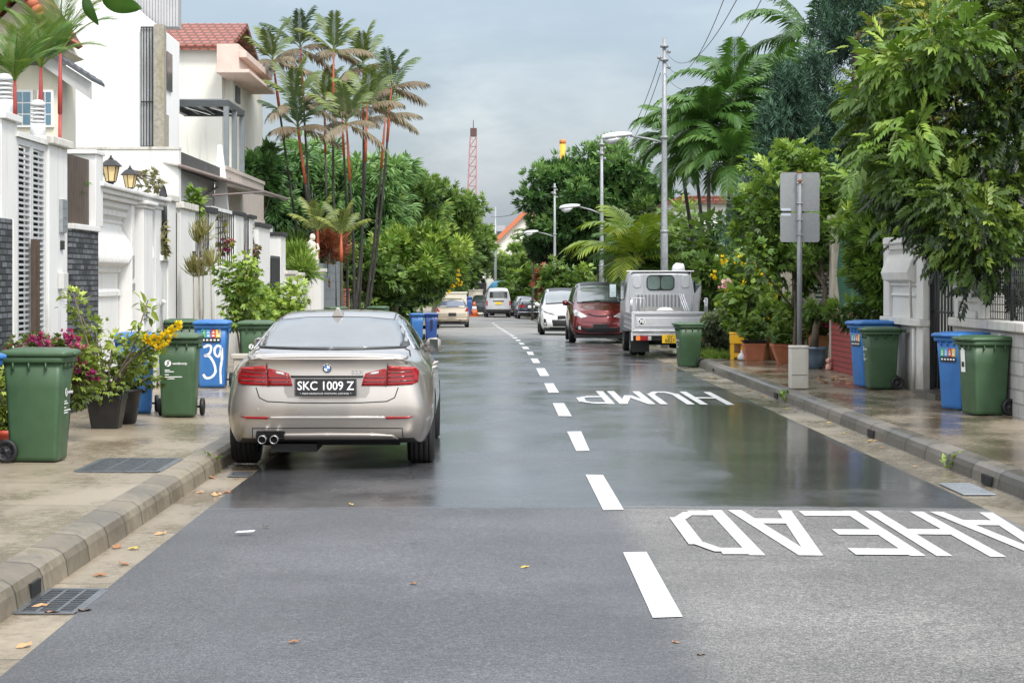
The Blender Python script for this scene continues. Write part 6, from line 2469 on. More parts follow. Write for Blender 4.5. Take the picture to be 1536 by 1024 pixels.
# ================================================================ right-hand side
WALLR = M('weathered_white_wall', (0.62, 0.61, 0.58), .8, var=.1, scale=2, streak=.6, scol=(.28, .26, .22), foot=.9, zfoot=.42, bump=.2)
OLDCREAM = M('peeling_cream', (0.50, 0.46, 0.37), .85, var=.2, scale=6, streak=.7, scol=(.16, .14, .11), bump=.4, bscale=12)
WBRICK = MBRICK('white_painted_brick', (0.60, 0.59, 0.57), (0.52, 0.51, 0.49), (0.36, 0.35, 0.33), 1.0, .40, .155, 'x', .012, .7, .5, .7, .4)
RBRICK = MBRICK('red_painted_brick', (0.34, 0.045, 0.04), (0.28, 0.04, 0.035), (0.13, 0.025, 0.02), 1.0, .34, .085, 'xy', .012, .8, .5, .7, .35)
XR = 5.74


def bins_r():
    b = make_bin((4.98, 26.75 - .15, 0.165), R(-60), BINB, 'blue wheelie bin behind the rightmost green bin at the right edge', 'bins on the right pavement', .98)
    b.location = (5.46, 24.2, .168)
    recycle_label(b, -.13, .13, .58, .73)
    b = make_bin((5.48, 23.25, 0.168), R(-74), BING, 'dark green wheelie bin in front of the white painted brick wall at the right edge', 'bins on the right pavement', .96)
    mb = MB()
    y = bin_front(.6) - .003
    mb.quad((-.12, y + .0, .50), (-.02, y + .0, .50), (-.02, y - .012, .78), (-.12, y - .012, .78))
    lb = mb.build('paper_label', WHITEPLATE, b)
    mb = MB()
    mb.quad((-.10, y - .006, .56), (-.04, y - .006, .56), (-.04, y - .009, .62), (-.10, y - .009, .62))
    mb.build('label_print', STICK['black'], lb)
    mb = MB()
    mb.add([(-.214, .05, .46), (-.214, -.02, .46), (-.214, -.02, .50), (-.2165, .03, .515), (-.2165, .06, .49)], [(0, 1, 2, 3, 4)])
    b = make_bin((5.31, 29.3, 0.167), R(-74), BINB, 'blue wheelie bin behind the green bin by the red brick planter', 'bins on the right pavement', 1.02)
    recycle_label(b, -.13, .13, .58, .73)
    b = make_bin((5.34, 28.75, 0.167), R(-88), BING, 'green wheelie bin by the red brick planter, left of the ornate white wall', 'bins on the right pavement', .93)
    bin_print(b, -.12, .60)
    b = make_bin((3.70, 39.85, 0.004), R(-78), BING, 'green wheelie bin standing on the wet road behind the silver lorry', 'bins on the right pavement', .93)
    bin_print(b, -.10, .56, .9)
    b = make_bin((3.55, 126.0, zr(126) + .17), R(0), BING, 'green bin far off beside the dark blue saloon', 'bins on the right pavement', 1.0)


bins_r()
# ornate white wall
ow = thing('ornate_wall', (XR, 28.8, .165), 'ornate white moulded wall on the right, left of the dark iron gate', 'wall')
PR = [(0, 0), (-.02, 0), (-.02, .90), (-.14, .90), (-.14, .99), (-.05, .995), (-.05, 1.28), (-.08, 1.30), (-.05, 1.34), (-.05, 1.42), (-.09, 1.44), (-.09, 1.48), (-.19, 1.52), (-.22, 1.62), (-.16, 1.78), (-.10, 1.88), (-.12, 1.91), (-.10, 1.95), (-.15, 2.0), (-.19, 2.03), (-.19, 2.10), (0, 2.10)]
mb = MB()
mb.box(.0, .25, -1.45, 1.35, 0, 2.10)
mb.build('wall_face', WALLR, ow)
mb = MB()
n = 40
rings = []
for k in range(n + 1):
    y = -1.0 + 1.9 * k / n
    f = .82 if k % 2 else 1
    rings.append([((x * f if 1.45 < z < 1.9 else x) - .001, y, z) for x, z in PR])
mb.loft(rings)
for k in range(18):
    mb.box(-.175, -.12, -.95 + k * .10, -.90 + k * .10, 1.945, 1.998)
mb.build('moulding', WALLR, ow)
mb = MB()
for y0, y1 in ((-1.45, -1.02), (.92, 1.35)):
    mb.box(-.10, -.002, y0, y1, 0, .899)
    mb.box(-.10, -.002, y0, y1, .992, 2.13)
    mb.box(-.15, -.002, y0 - .02, y1 + .02, .90, .991)
mb.build('pilaster', WALLR, ow, bevel=.01)
mb = MB()
mb.tube([(-.13, -1.0, 0), (-.13, -1.0, .86)], .022, 8)
mb.tube([(-.12, -.8, 1.0), (-.14, -.8, 1.5), (-.06, -.8, 1.55)], .018, 8)
mb.build('pipe', WALLR, ow)
# gate
ig = thing('iron_gate', (XR + .05, 26.7, .165), 'dark iron bar gate standing between the two white walls on the right', 'gate')
mb = MB()
for k in range(7):
    mb.tube([(0, -.58 + .19 * k, .06), (0, -.58 + .19 * k, 2.2)], .014, 6)
for z in (.08, 1.1, 2.15):
    mb.tube([(0, -.62, z), (0, .62, z)], .017, 6)
mb.build('bars', IRON, ig)
mb = MB()
mb.box(.02, .03, -.6, .6, .06, .80)
mb.build('kick_plate', METALD, ig)
mb = MB()
mb.box(-.06, .04, .62, .70, 0, 2.3)
mb.build('gate_post', IRON, ig)
mb = MB()
mb.box(-.25, .2, -.6, .75, 0, .07)
mb.build('step', KERB_R, ig)
# second wall, brick below
w2 = thing('brick_wall', (XR + .02, 24.3, .165), 'white painted brick wall with moulded panel above at the right edge', 'wall')
mb = MB()
mb.box(.0, .28, -1.9, 1.75, 0, .94)
mb.build('brick_base', WBRICK, w2)
mb = MB()
mb.box(-.07, .30, -1.95, 1.78, .941, 1.05)
mb.build('ledge', M('ledge_white', (.60, .58, .54), .8, var=.15, streak=.6, scol=(.2, .18, .15)), w2, bevel=.015)
mb = MB()
mb.box(.05, .28, .25, 1.75, 1.051, 2.1)
mb.box(-.0, .049, 1.5, 1.75, 1.051, 2.15)
mb.box(-.0, .049, .25, .45, 1.051, 2.15)
mb.box(-.03, .048, .46, 1.49, 1.051, 1.14)
mb.box(-.0, .048, .46, 1.49, 1.25, 1.31)
mb.build('moulding', WALLR, w2, bevel=.01)
mb = MB()
for k in range(26):
    mb.tube([(.1, -1.9 + .085 * k, 1.06), (.1, -1.9 + .085 * k, 1.75)], .005, 4)
for k in range(9):
    mb.tube([(.1, -1.9, 1.06 + .085 * k), (.1, .24, 1.06 + .085 * k)], .005, 4)
mb.tube([(.1, -1.9, 1.75), (.1, .24, 1.75)], .02, 6)
mb.tube([(.1, -.8, 1.05), (.1, -.8, 1.8)], .02, 6)
mb.build('wire_mesh', IRON, w2)
mb = MB()
mb.tube([(-.06, -.9, 0), (-.06, -.9, .9)], .022, 8)
mb.build('pipe', WALLR, w2)
# red brick planter wall
rb = thing('brick_planter', (5.70, 33.2, .16), 'low red painted brick planter under the green netting', 'planter')
mb = MB()
mb.box(-.06, .5, -1.7, 1.65, 0, .92)
mb.build('brickwork', RBRICK, rb)
mb = MB()
mb.box(-.12, .5, -1.65, 1.72, .921, 1.0)
mb.build('coping', M('mossy_red', (.16, .06, .04), .9, var=.5, scale=8), rb, bevel=.02)
# peeling cream pillars, old wall
for px0, px1, y0, Y, lab in ((1247, 1271, 323, 35.2, 'tall peeling cream pillar beside the green netting'), (1173, 1193, 366, 39.0, 'shorter cream pillar half hidden behind the grey road sign')):
    t = thing('gate_pillar', (XP((px0 + px1) / 2, Y), Y, .16), lab, 'pillar')
    wd = (px1 - px0) * Y / F
    hz = ZP(y0, Y) - .16
    mb = MB()
    mb.box(-wd / 2, wd / 2, -.15, .25, 0, hz - .07)
    mb.build('shaft', OLDCREAM, t, bevel=.01)
    mb = MB()
    mb.box(-wd / 2 - .03, wd / 2 + .04, -.18, .28, hz - .069, hz)
    mb.build('cap', OLDCREAM, t, bevel=.01)
ol = thing('garden_wall', (6.0, 37.3, .16), 'old cream garden wall with slatted opening behind the pot plants', 'wall')
mb = MB()
mb.box(-.05, .15, -2.0, -.5, 0, 1.7)
mb.box(-.05, .15, -.499, 1.6, 0, .95)
mb.build('wall_face', OLDCREAM, ol)
mb = MB()
for k in range(9):
    mb.box(0, .08, -.5, 1.6, .98 + .08 * k, 1.02 + .08 * k)
mb.build('slats', M('grey_slats', (.25, .24, .22), .8), ol)
fn = thing('timber_fence', (5.95, 44.5, .05), 'weathered grey vertical plank fence behind the flowering shrubs', 'fence')
mb = MB()
for k in range(40):
    mb.box(0, .04, -4.5 + k * .22, -4.5 + k * .22 + .205, 0, 1.25 + .04 * math.sin(k * 2.3))
mb.build('planks', M('grey_plank', (.16, .145, .12), .85, var=.4, scale=9), fn)
mb = MB()
mb.box(.041, .08, -4.5, 4.3, .3, .38)
mb.box(.041, .08, -4.5, 4.3, .95, 1.03)
mb.build('rail', MATS['grey_plank'], fn)
# green netting
nt = thing('netting_screen', (5.66, 32.6, 1.1), 'dark green garden netting stretched above the red brick planter', 'netting')
NET = M('green_net', (0.012, 0.085, 0.045), .75, var=.35, scale=18, bump=.5, bscale=90)
mb = MB()
rings = []
for k in range(13):
    y = -1.0 + 2.6 * k / 12
    rings.append([(.05 * math.sin(k * 1.7 + j) * .6, y, 1.35 * j / 6) for j in range(7)])
mb.loft(rings, False, True, closed=False)
mb.build('net', NET, nt)
mb = MB()
for y in (-1.0, 1.6):
    mb.tube([(.03, y, -.1), (.03, y, 1.42)], .02, 6)
mb.build('stake', BARK, nt)

# road sign seen from behind
SIGNB = M('sign_back', (0.33, 0.345, 0.355), .5, .35, var=.1, scale=20, drops=.3, streak=.25, scol=(.25, .26, .27))
sg = thing('road_sign', (4.36, 29.75, .16), 'back of a two-panel grey road sign on a galvanised post', 'road sign')
zs = lambda py: ZP(py, 29.75) - .16
mb = MB()
mb.tube([(0, 0, 0), (0, 0, zs(260))], .038, 12)
mb.build('post', M('sign_post', (.24, .25, .26), .5, .4, var=.2), sg)
mb = MB()
for z in (zs(275), zs(305), zs(330), zs(352)):
    mb.box(-.045, .045, -.04, .04, z - .008, z + .008)
mb.build('bracket', GALV, sg, bevel=.004)
for py0, py1 in ((258.5, 317), (319, 363)):
    mb = MB()
    mb.prism(rrect(XP(1171, 29.75) - 4.36, XP(1230, 29.75) - 4.36, zs(py1), zs(py0), .035), 'y', .042, .048)
    p = mb.build('panel', SIGNB, sg)
    mb = MB()
    x0 = XP(1171, 29.75) - 4.36
    zl = zs(py1) + .012 if py0 < 300 else zs(py0) - .045
    mb.box(x0 + .01, x0 + .15, .037, .0415, zl, zl + .032)
    mb.build('maker_label', M('label_pale', (.55, .6, .68), .4), p)
mb = MB()
mb.lathe([(.04, 0), (.042, .02), (0, .03)], 12, (0, 0, zs(260)))
mb.tube([(0, -.005, zs(272)), (0, -.042, zs(272))], .03, 8)
mb.build('rusty_cap', M('rust', (.22, .09, .04), .9, var=.4, scale=30), sg)
# pale service box at the kerb
sb2 = thing('service_box', (4.22, 28.9, .165), 'pale beige service cabinet on the right pavement in front of the sign post', 'service box')
mb = MB()
mb.box(-.125, .125, -.13, .13, 0, .56)
mb.build('post', M('box_beige', (.52, .50, .44), .75, var=.08, streak=.35, scol=(.3, .27, .2), foot=.5), sb2, bevel=.015)
mb = MB()
mb.box(-.13, .13, -.135, .135, .561, .60)
mb.build('cap', MATS['box_beige'], sb2, bevel=.015)
mb = MB()
mb.box(-.11, .11, -.1335, -.131, .19, .196)
mb.build('door_line', DARK, sb2)

# ---------------------------------------------------------------- street lamps and cables
LAMPW = M('lamp_head', (.60, .62, .63), .35, .2, var=.1)
POLE = M('lamp_post', (.30, .315, .33), .5, .45, var=.3, scale=10, streak=.4, scol=(.16, .17, .18))


def street_lamp(px, Y, pytop, pyarm, pxlamp, pylamp, label, r=.085):
    x = XP(px, Y)
    z0 = zr(Y) + .15
    t = thing('street_lamp', (x, Y, z0), label, 'street lamp')
    zt, za = ZP(pytop, Y) - z0, ZP(pyarm, Y) - z0
    xl = XP(pxlamp, Y) - x
    zl = ZP(pylamp, Y) - z0
    mb = MB()
    mb.tube([(0, 0, -.2), (0, 0, za * .55), (0, 0, za * .56), (0, 0, za), (0, 0, zt)], [r * 1.25, r * 1.15, r, r * .85, r * .6], 10)
    for zz in (zt - .25, zt - .6, za + .1, za * .55):
        mb.lathe([(r * 1.25, 0), (r * 1.25, .06), (r, .07)], 10, (0, 0, zz))
    for k, zz in enumerate((zt - .35, zt - .5, zt - .75)):
        mb.tube([(-.14 if k % 2 else .12, 0, zz), (0, 0, zz)], .025, 6)
        mb.lathe([(.02, -.05), (.045, -.03), (.045, .03), (.02, .05)], 8, (-.14 if k % 2 else .12, 0, zz))
    mb.build('post', POLE, t)
    mb = MB()
    mb.tube([(0, 0, za), (xl * .5, 0, za + (zl - za) * .6), (xl, 0, zl)], [.035, .03, .028], 8)
    mb.build('arm', POLE, t)
    mb = MB()
    k = 1.0
    rings = []
    for s, w_, h_ in ((.05, .06, .05), (-.05, .10, .08), (-.25, .15, .11), (-.5, .17, .12), (-.68, .12, .09), (-.74, .04, .03)):
        rings.append([(xl + s, w_ * math.cos(a), zl + .03 - s * -.12 + h_ * math.sin(a) * (1.0 if math.sin(a) > 0 else .45)) for a in np.linspace(0, 2 * PI, 14, endpoint=False)])
    mb.loft(rings, True, True)
    hd = mb.build('lamp_head', LAMPW, t)
    mb = MB()
    rings = []
    for s, w_, h_ in ((-.22, .10, .02), (-.35, .14, .13), (-.52, .14, .15), (-.66, .07, .04)):
        rings.append([(xl + s, w_ * math.cos(a), zl + .0 - s * -.12 - .02 + h_ * (math.sin(a) if math.sin(a) < 0 else 0)) for a in np.linspace(0, 2 * PI, 14, endpoint=False)])
    mb.loft(rings, True, True)
    mb.build('lens', M('lamp_lens', (.55, .57, .58), .15, var=.1, coat=.5), hd)
    return Vector((x, Y, z0 + zt - .4))


t1 = street_lamp(996.5, 53.0, 57, 214, 945, 204, 'nearest grey street lamp, its post rising behind the silver lorry', .085)
t2 = street_lamp(902.5, 78.0, 208, 321, 868, 310, 'second grey street lamp, its post behind the yellow-green palm', .085)
t3 = street_lamp(832, 112.0, 275, 355, 806, 348, 'third grey street lamp, farthest of the three on the right', .085)
up = thing('utility_pole', (XP(743, 165), 165, zr(165)), 'thin grey utility pole standing at the far bend of the road', 'pole')
mb = MB()
mb.tube([(0, 0, 0), (0, 0, ZP(310, 165) - zr(165))], [.14, .09], 8)
mb.tube([(-.35, 0, ZP(325, 165) - zr(165)), (.35, 0, ZP(325, 165) - zr(165))], .03, 6)
mb.build('post', POLE, up)
CABLE = M('cable', (.03, .03, .033), .6)


def cable(a, b, sag, label, r=.0055):
    a, b = Vector(a), Vector(b)
    mb = MB()
    pts = []
    for k in range(21):
        s = k / 20
        p = a.lerp(b, s)
        p.z -= sag * 4 * s * (1 - s)
        pts.append(tuple(p))
    mb.tube(pts, r, 5)
    tag(mb.build('overhead_cable', CABLE), label, 'cable')


for q, (dz, bx, by, bz, lab) in enumerate(((.1, 9.0, 10.0, 9.6, 'upper overhead cable running from the nearest street lamp over the road towards us'), (-.15, 9.6, 10.0, 9.4, 'middle overhead cable running from the nearest street lamp towards us'), (-.5, 11.0, 12.0, 9.2, 'lowest overhead cable running from the nearest street lamp towards us'))):
    pxe, pye = ((1105, 0), (1090, -12), (1142, 0))[q]
    Yb = 20.0
    d = W(pxe, pye, Yb + 6) - t1
    cable(t1 + Vector((0, 0, dz)), t1 + d * 1.0 + Vector((0, 0, 0)), .55 + .1 * q, lab)
cable(t1 + Vector((-.1, 0, -.1)), t2, .9, 'overhead cable sagging from the nearest to the second street lamp, upper of two', .009)
cable(t1 + Vector((-.1, 0, -.5)), t2 + Vector((0, 0, -.3)), .9, 'overhead cable sagging from the nearest to the second street lamp, lower of two', .009)
cable(t3, Vector((XP(743, 165), 165, ZP(325, 165))), .4, 'overhead cable from the farthest street lamp to the utility pole', .02)

# ---------------------------------------------------------------- far away: cranes, gabled house, block
CRR = M('crane_red', (.44, .21, .20), .7, var=.2)  # red paled towards pink, distance haze put into the colour
cr = thing('lattice_crane', (XP(706, 300), 300, -2), 'red lattice crane boom rising far beyond the trees', 'crane')


def lattice(mb, a, b, w0, w1, n, r):
    a, b = Vector(a), Vector(b)
    c = []
    for i in range(n + 1):
        s = i / n
        p = a.lerp(b, s)
        w_ = w0 + (w1 - w0) * s
        c.append([p + Vector((dx * w_, dy * w_, 0)) for dx, dy in ((-1, -1), (1, -1), (1, 1), (-1, 1))])
    for k in range(4):
        mb.tube([q[k] for q in c], r, 4, smooth=False)
    for i in range(n):
        for k in range(4):
            mb.tube([c[i][k], c[i + 1][(k + 1) % 4]], r * .6, 3, False, False)
            mb.tube([c[i][(k + 1) % 4], c[i + 1][k]], r * .6, 3, False, False)
            mb.tube([c[i][k], c[i][(k + 1) % 4]], r * .6, 3, False, False)


mb = MB()
lattice(mb, (-.2, 0, 0), (XP(710, 300) - XP(706, 300), 0, ZP(205, 300) + 2), .95, .45, 17, .085)
mb.build('boom', CRR, cr)
mb = MB()
zt = ZP(205, 300) + 2
xt = XP(710, 300) - XP(706, 300)
mb.box(xt - .45, xt + .5, -.5, .5, zt, zt + 1.2)
mb.tube([(xt, 0, zt + 1.2), (xt, 0, zt + 2.4)], .06, 5)
mb.build('boom_head', M('crane_dark', (.10, .05, .05), .6), cr)
yc = thing('crane_mast', (XP(844, 280), 280, 5), 'yellow crane mast showing just above the round tree', 'crane')
mb = MB()
mb.tube([(0, 0, -6), (0, 0, ZP(216, 280) - 5)], .42, 10)
mb.build('mast', M('crane_yellow', (.75, .40, .04), .5), yc)
mb = MB()
mb.lathe([(.43, 0), (.43, .5), (.3, .6)], 10, (0, 0, ZP(216, 280) - 5))
mb.box(.5, 1.6, -.3, .3, ZP(252, 280) - 5, ZP(244, 280) - 5)
mb.build('mast_head', M('crane_orange', (.5, .2, .05), .6), yc)
fh = thing('house', (XP(775, 190), 190, -.8), 'far pale house with an orange-edged gable above the trees at the bend', 'house')
g = lambda px, py: (XP(px, 190) - XP(775, 190), ZP(py, 190) + .8)
mb = MB()
mb.prism([(g(738, 372)[0], 0), (g(830, 372)[0], 0), g(830, 355), g(790, 320), g(741, 368)], 'y', 0, 8)
mb.build('wall', CREAMW, fh)
mb = MB()
mb.prism([g(737, 372), g(790, 320), g(835, 360), g(835, 352), g(790, 312), g(734, 366)], 'y', -.6, 8.2)
mb.build('roof', M('far_orange', (.55, .17, .08), .7), fh)
hb = thing('house', (XP(735, 200), 200, -.8), 'far grey flat-roofed house left of the orange gable', 'house')
mb = MB()
mb.box(-2.2, 1.5, 0, 8, 0, ZP(338, 200) + .8)
mb.build('wall', M('far_grey', (.38, .40, .43), .8), hb)
mb = MB()
mb.box(-2.5, -.9, -.2, 8, ZP(338, 200) + .801, ZP(331, 200) + .8)
mb.box(-2.3, 1.6, -.2, -.02, ZP(352, 200) + .8, ZP(347, 200) + .8)
mb.build('roof', METALD, hb)
rh = thing('house', (XP(735, 175), 175, -.8), 'small far house with bright orange roof low behind the utility pole', 'house')
mb = MB()
mb.box(-1.4, 1.2, 0, 5, 0, ZP(397, 175) + .8)
mb.build('wall', CREAMW, rh)
mb = MB()
mb.prism([(-1.7, ZP(397, 175) + .801), (1.4, ZP(397, 175) + .801), (.4, ZP(384, 175) + .8), (-.4, ZP(384, 175) + .8)], 'y', -.3, 5)
mb.build('roof', MATS['far_orange'], rh)
rhs = thing('house', (XP(1062, 70) + .6, 76, 0), 'white house with terracotta roof glimpsed between the palm stems on the right', 'house')
mb = MB()
mb.box(-1.4, 3.0, 0, 6, 0, ZP(302, 74))
mb.build('wall', WHITEB, rhs)
mb = MB()
mb.prism([(-1.7, ZP(302, 74) + .001), (3.4, ZP(302, 74) + .001), (1.5, ZP(291, 74)), (-1.0, ZP(291, 74))], 'y', -.4, 6.4)
mb.build('roof', TILE_R, rhs)
rw_ = thing('house', (9.6, 31.0, 0), 'white house wall with terracotta pot ledge showing through the big tree on the right', 'house')
mb = MB()
mb.box(-2.2, 4, 0, 6, 0, 3.3)
mb.build('wall', WHITEB, rw_)
mb = MB()
mb.box(-2.4, 4.2, -.2, 6.2, 3.301, 3.45)
mb.build('roof_edge', STAINW, rw_)
# traffic cone, far bins, far walls
cn = thing('traffic_cone', (XP(711.5, 140), 140, zr(140) + .02), 'orange and white traffic cone at the left edge of the far bend', 'traffic cone')
mb = MB()
mb.box(-.35, .35, -.35, .35, 0, .06)
mb.lathe([(.27, .061), (.18, .45)], 14)
mb.build('base', M('cone_orange', (.6, .14, .04), .6), cn)
mb = MB()
mb.lathe([(.18, .452), (.13, .68)], 14)
mb.build('band', WHITEPLATE, cn)
mb = MB()
mb.lathe([(.13, .682), (.06, .98), (0, .99)], 14)
mb.build('tip', MATS['cone_orange'], cn)
WF = []
for i, (px0, px1, py0, py1, Y, mt, lab) in enumerate((
        (703, 724, 436, 474, 150, CREAM, 'cream far wall end left of the silver van'), (712, 722, 428, 465, 158, WHITEB, 'slim white gate pillar far off left of the silver van'),
        (776, 802, 435, 468, 150, WHITEB, 'white gatehouse wall far off right of the silver van'), (801, 822, 439, 470, 145, M('teal_sheet', (.03, .22, .20), .5, var=.15), 'teal green sheet metal gate far off right of the white wall'),
        (822, 834, 438, 474, 140, M('far_timber', (.32, .15, .07), .7), 'brown timber gate far off beside the teal gate'), (664, 700, 440, 470, 128, CREAM, 'cream garden wall far off above the gold hatchback'))):
    t = thing('garden_wall', (XP((px0 + px1) / 2, Y), Y, zr(Y)), lab, 'wall')
    wd = (px1 - px0) * Y / F
    mb = MB()
    mb.box(-wd / 2, wd / 2, 0, .3, 0, ZP(py0, Y) - zr(Y))
    mb.build('wall_face', mt, t)
    mb = MB()
    mb.box(-wd / 2 - .05, wd / 2 + .05, -.05, .35, ZP(py0, Y) - zr(Y) + .001, ZP(py0, Y) - zr(Y) + .1)
    if mt.name == 'bright_white_wall' and px0 > 770:
        mb.box(.15, .55, -.04, -.002, .7, 1.9)
    mb.build('cap', mt if mt.name != 'teal_sheet' else WHITEPLATE, t)
b = make_bin((XP(701, 139), 139, zr(139) + .15), 0, BINDB, 'dark blue bin far off beside the traffic cone', 'far bins', 1.3)
# ================================================================ vegetation
LF_MANGO = MLEAF('leaves_mango', (.014, .038, .014), (.080, .185, .048), (.24, .40, .14))
LF_MID = MLEAF('leaves_mid_green', (.014, .036, .009), (.10, .185, .035), (.29, .41, .09))
LF_ROUND = MLEAF('leaves_round_tree', (.009, .027, .009), (.050, .125, .030), (.19, .33, .09))
LF_LIME = MLEAF('leaves_lime', (.03, .06, .010), (.13, .24, .035), (.36, .48, .09))
LF_BIG = MLEAF('leaves_big_tree', (.008, .020, .006), (.075, .135, .021), (.28, .37, .06), .4)
LF_CONIF = MLEAF('leaves_conifer', (.012, .033, .022), (.062, .135, .082), (.15, .25, .15), .6, .1)
LF_YBROWN = MLEAF('leaves_yellow_brown', (.05, .035, .012), (.14, .14, .03), (.33, .30, .05))
LF_PALM = MLEAF('leaves_palm', (.012, .034, .010), (.085, .19, .04), (.29, .43, .13), .4, .3)
LF_ARECA = MLEAF('leaves_areca', (.03, .07, .01), (.19, .30, .03), (.55, .58, .09), .4, .3)
LF_LIP = MLEAF('leaves_red_palm', (.24, .19, .13), (.09, .145, .045), (.33, .36, .08), .45, .2)
LF_LIPDARK = MLEAF('leaves_red_palm_tuft', (.20, .15, .10), (.05, .10, .05), (.20, .27, .09), .45, .2)
LF_RED = MLEAF('leaves_red', (.05, .012, .01), (.22, .06, .03), (.40, .16, .08))
LF_VAR = MLEAF('leaves_variegated', (.04, .06, .03), (.17, .22, .12), (.45, .48, .34))
LF_DRAC = MLEAF('leaves_dracaena', (.08, .07, .03), (.24, .23, .08), (.50, .48, .22))
LF_NEAR = MLEAF('leaves_near_branch', (.012, .035, .008), (.035, .10, .012), (.09, .20, .03), .3, .35)
FL_YEL = MLEAF('petals_yellow', (.55, .32, .005), (.78, .56, .008), (.85, .70, .03), .5, .3)
FL_PINK = MLEAF('petals_pink', (.28, .02, .11), (.45, .05, .20), (.75, .25, .40), .5, .3)
FL_PALE = MLEAF('petals_pale_pink', (.55, .22, .28), (.75, .45, .48), (.85, .70, .70), .5, .3)
RINGED = M('palm_stem_dark', (.03, .028, .024), .8, var=.6, scale=6, streak=.7, scol=(.32, .30, .26))
RINGED2 = M('palm_stem_grey', (.075, .07, .055), .8, var=.5, scale=7, streak=.4, scol=(.25, .24, .2))
REDSTEM = M('palm_stem_red', (.40, .09, .035), .45, var=.35, scale=5)
REDSTEM2 = M('palm_stem_bright_red', (.40, .05, .04), .45, var=.3, scale=5)
GREENSTEM = M('palm_shaft_green', (.15, .24, .09), .45, var=.2)

# ---- left: clump of sealing-wax palms
Yp = 62.0
PL = [  # shaft foot px,py  base px  Y, label
    (420, 142, 474, 61.0, 'leaning outermost palm on the left of the red-stemmed clump'),
    (455, 122, 482, 63.0, 'tall red-stemmed palm, second from the left at the top of the clump'),
    (500, 128, 505, 62.0, 'tallest straight orange-stemmed palm in the middle of the clump'),
    (545, 150, 536, 62.5, 'tall red-stemmed palm just right of the middle of the clump'),
    (581, 182, 546, 61.5, 'rightmost palm of the red-stemmed clump with fronds hanging to the right'),
    (452, 205, 492, 60.0, 'orange-stemmed palm with a lower crown on the left side of the clump'),
    (488, 200, 500, 64.0, 'slender dark palm with lower crown behind the middle of the clump'),
    (516, 205, 520, 65.0, 'dark thin palm standing at the back of the clump'),
    (548, 212, 528, 60.0, 'red palm with crown at mid height right of the centre'),
    (572, 222, 541, 64.0, 'thin palm with mid-height crown near the right of the clump'),
    (458, 245, 498, 59.5, 'lowest large crown of the clump, its stem deep orange'),
    (525, 240, 530, 59.0, 'red-shafted palm with low crown at the front of the clump')]
for i, (px, py, bx, Y, lab) in enumerate(PL):
    k = i >= 5
    palm('red_stemmed_palm', lab, W(bx, 455, Y) * 0 + Vector((XP(bx, Y), Y, zr(Y) + .1)), W(px, py + 28, Y), None, LF_LIPDARK if i % 3 == 1 else LF_LIP, RINGED, REDSTEM, r0=.040, shaft=1.6, nf=9, L=1.25, el0=1.5, curve=.75,
         ll=.48, nl=24, w=.034, tint=.60, group='red-stemmed palms in the clump by the statue', seed=20 + i, bow=-.08 if bx < 510 else .12, droop=.45, vee=.5, dead=4, elspread=1.15, deadmat_t=.03, fwd=.6)
for px, py, bx, Y, lab in ((477, 372, 478, 58.5, 'short young palm with orange stem above the grey gate'), (512, 378, 513, 58.0, 'short young palm with red stem right of the other short one')):
    palm('red_stemmed_palm', lab, Vector((XP(bx, Y), Y, zr(Y) + .1)), W(px, py + 12, Y), None, LF_LIP, RINGED2, REDSTEM, r0=.05, shaft=.75, nf=7, L=1.0, el0=1.4, curve=.7, ll=.36, nl=20, w=.024, tint=.72,
         group='red-stemmed palms in the clump by the statue', seed=50 + bx, vee=.5, elspread=.8, fwd=.5)

# ---- left: three red-stemmed palms behind the first wall
for i, (px, py, Y, L, lab) in enumerate(((22, 178, 24.0, .78, 'red-stemmed palm at the left edge, the lowest of three behind the gate'), (61, 170, 25.2, .95, 'middle one of three red-stemmed palms behind the gate'), (90, 165, 26.2, 1.0, 'rightmost and tallest of three red-stemmed palms behind the gate'))):
    palm('red_stemmed_palm', lab, Vector((XP(px, Y) - .02, Y, .1)), W(px, py, Y), None, MLEAF('leaves_edge_palm', (.02, .06, .012), (.09, .19, .035), (.34, .38, .06), .4, .3), REDSTEM2, REDSTEM2, r0=.027, shaft=(.5, .62, .78)[i], nf=11, L=L * .8, el0=1.5, curve=.95, ll=.38, nl=24, w=.010,
         tint=.55, group='red-stemmed palms behind the louvred gate', seed=70 + i, vee=.25, droop=.12, elspread=.75, fwd=.75)
for i, (px, py, Y) in enumerate(((100, 205, 27.0), (35, 205, 23.8), (70, 205, 24.6))):
    t = thing('garden_plant', (XP(px, Y) , Y, 2.95 if px == 100 else 2.6), ('dark green palm seedling fan above the slate wall', 'strappy plant beside the left bollard lamp', 'strappy plant behind the right bollard lamp')[i], 'plant')
    V, T, TI = [], [], []
    r = random.Random(i + 3)
    for q in range(8):
        frond(V, T, TI, (0, 0, 0), 2.4 * q, r.uniform(.5, 1.2), .55, 1.2, .24, 16, .014, .45, r)
    tri_mesh('fronds', V, T, TI, LF_PALM, t)

# ---- left: big trees
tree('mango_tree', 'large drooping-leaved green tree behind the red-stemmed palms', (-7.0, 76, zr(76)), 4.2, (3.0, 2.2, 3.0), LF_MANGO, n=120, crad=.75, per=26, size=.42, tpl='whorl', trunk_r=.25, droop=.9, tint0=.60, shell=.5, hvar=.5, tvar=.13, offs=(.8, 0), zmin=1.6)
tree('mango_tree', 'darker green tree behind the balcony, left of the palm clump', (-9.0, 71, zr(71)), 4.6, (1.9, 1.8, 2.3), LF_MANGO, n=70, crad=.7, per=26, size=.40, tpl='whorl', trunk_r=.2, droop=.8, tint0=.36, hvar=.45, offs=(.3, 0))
tree('garden_tree', 'deep green tree filling the gap low behind the palm clump', (-5.4, 83, zr(83)), 2.6, (3.2, 1.6, 2.3), LF_MID, n=80, crad=.7, per=40, size=.34, tpl='quad', trunk_r=.2, tint0=.30)
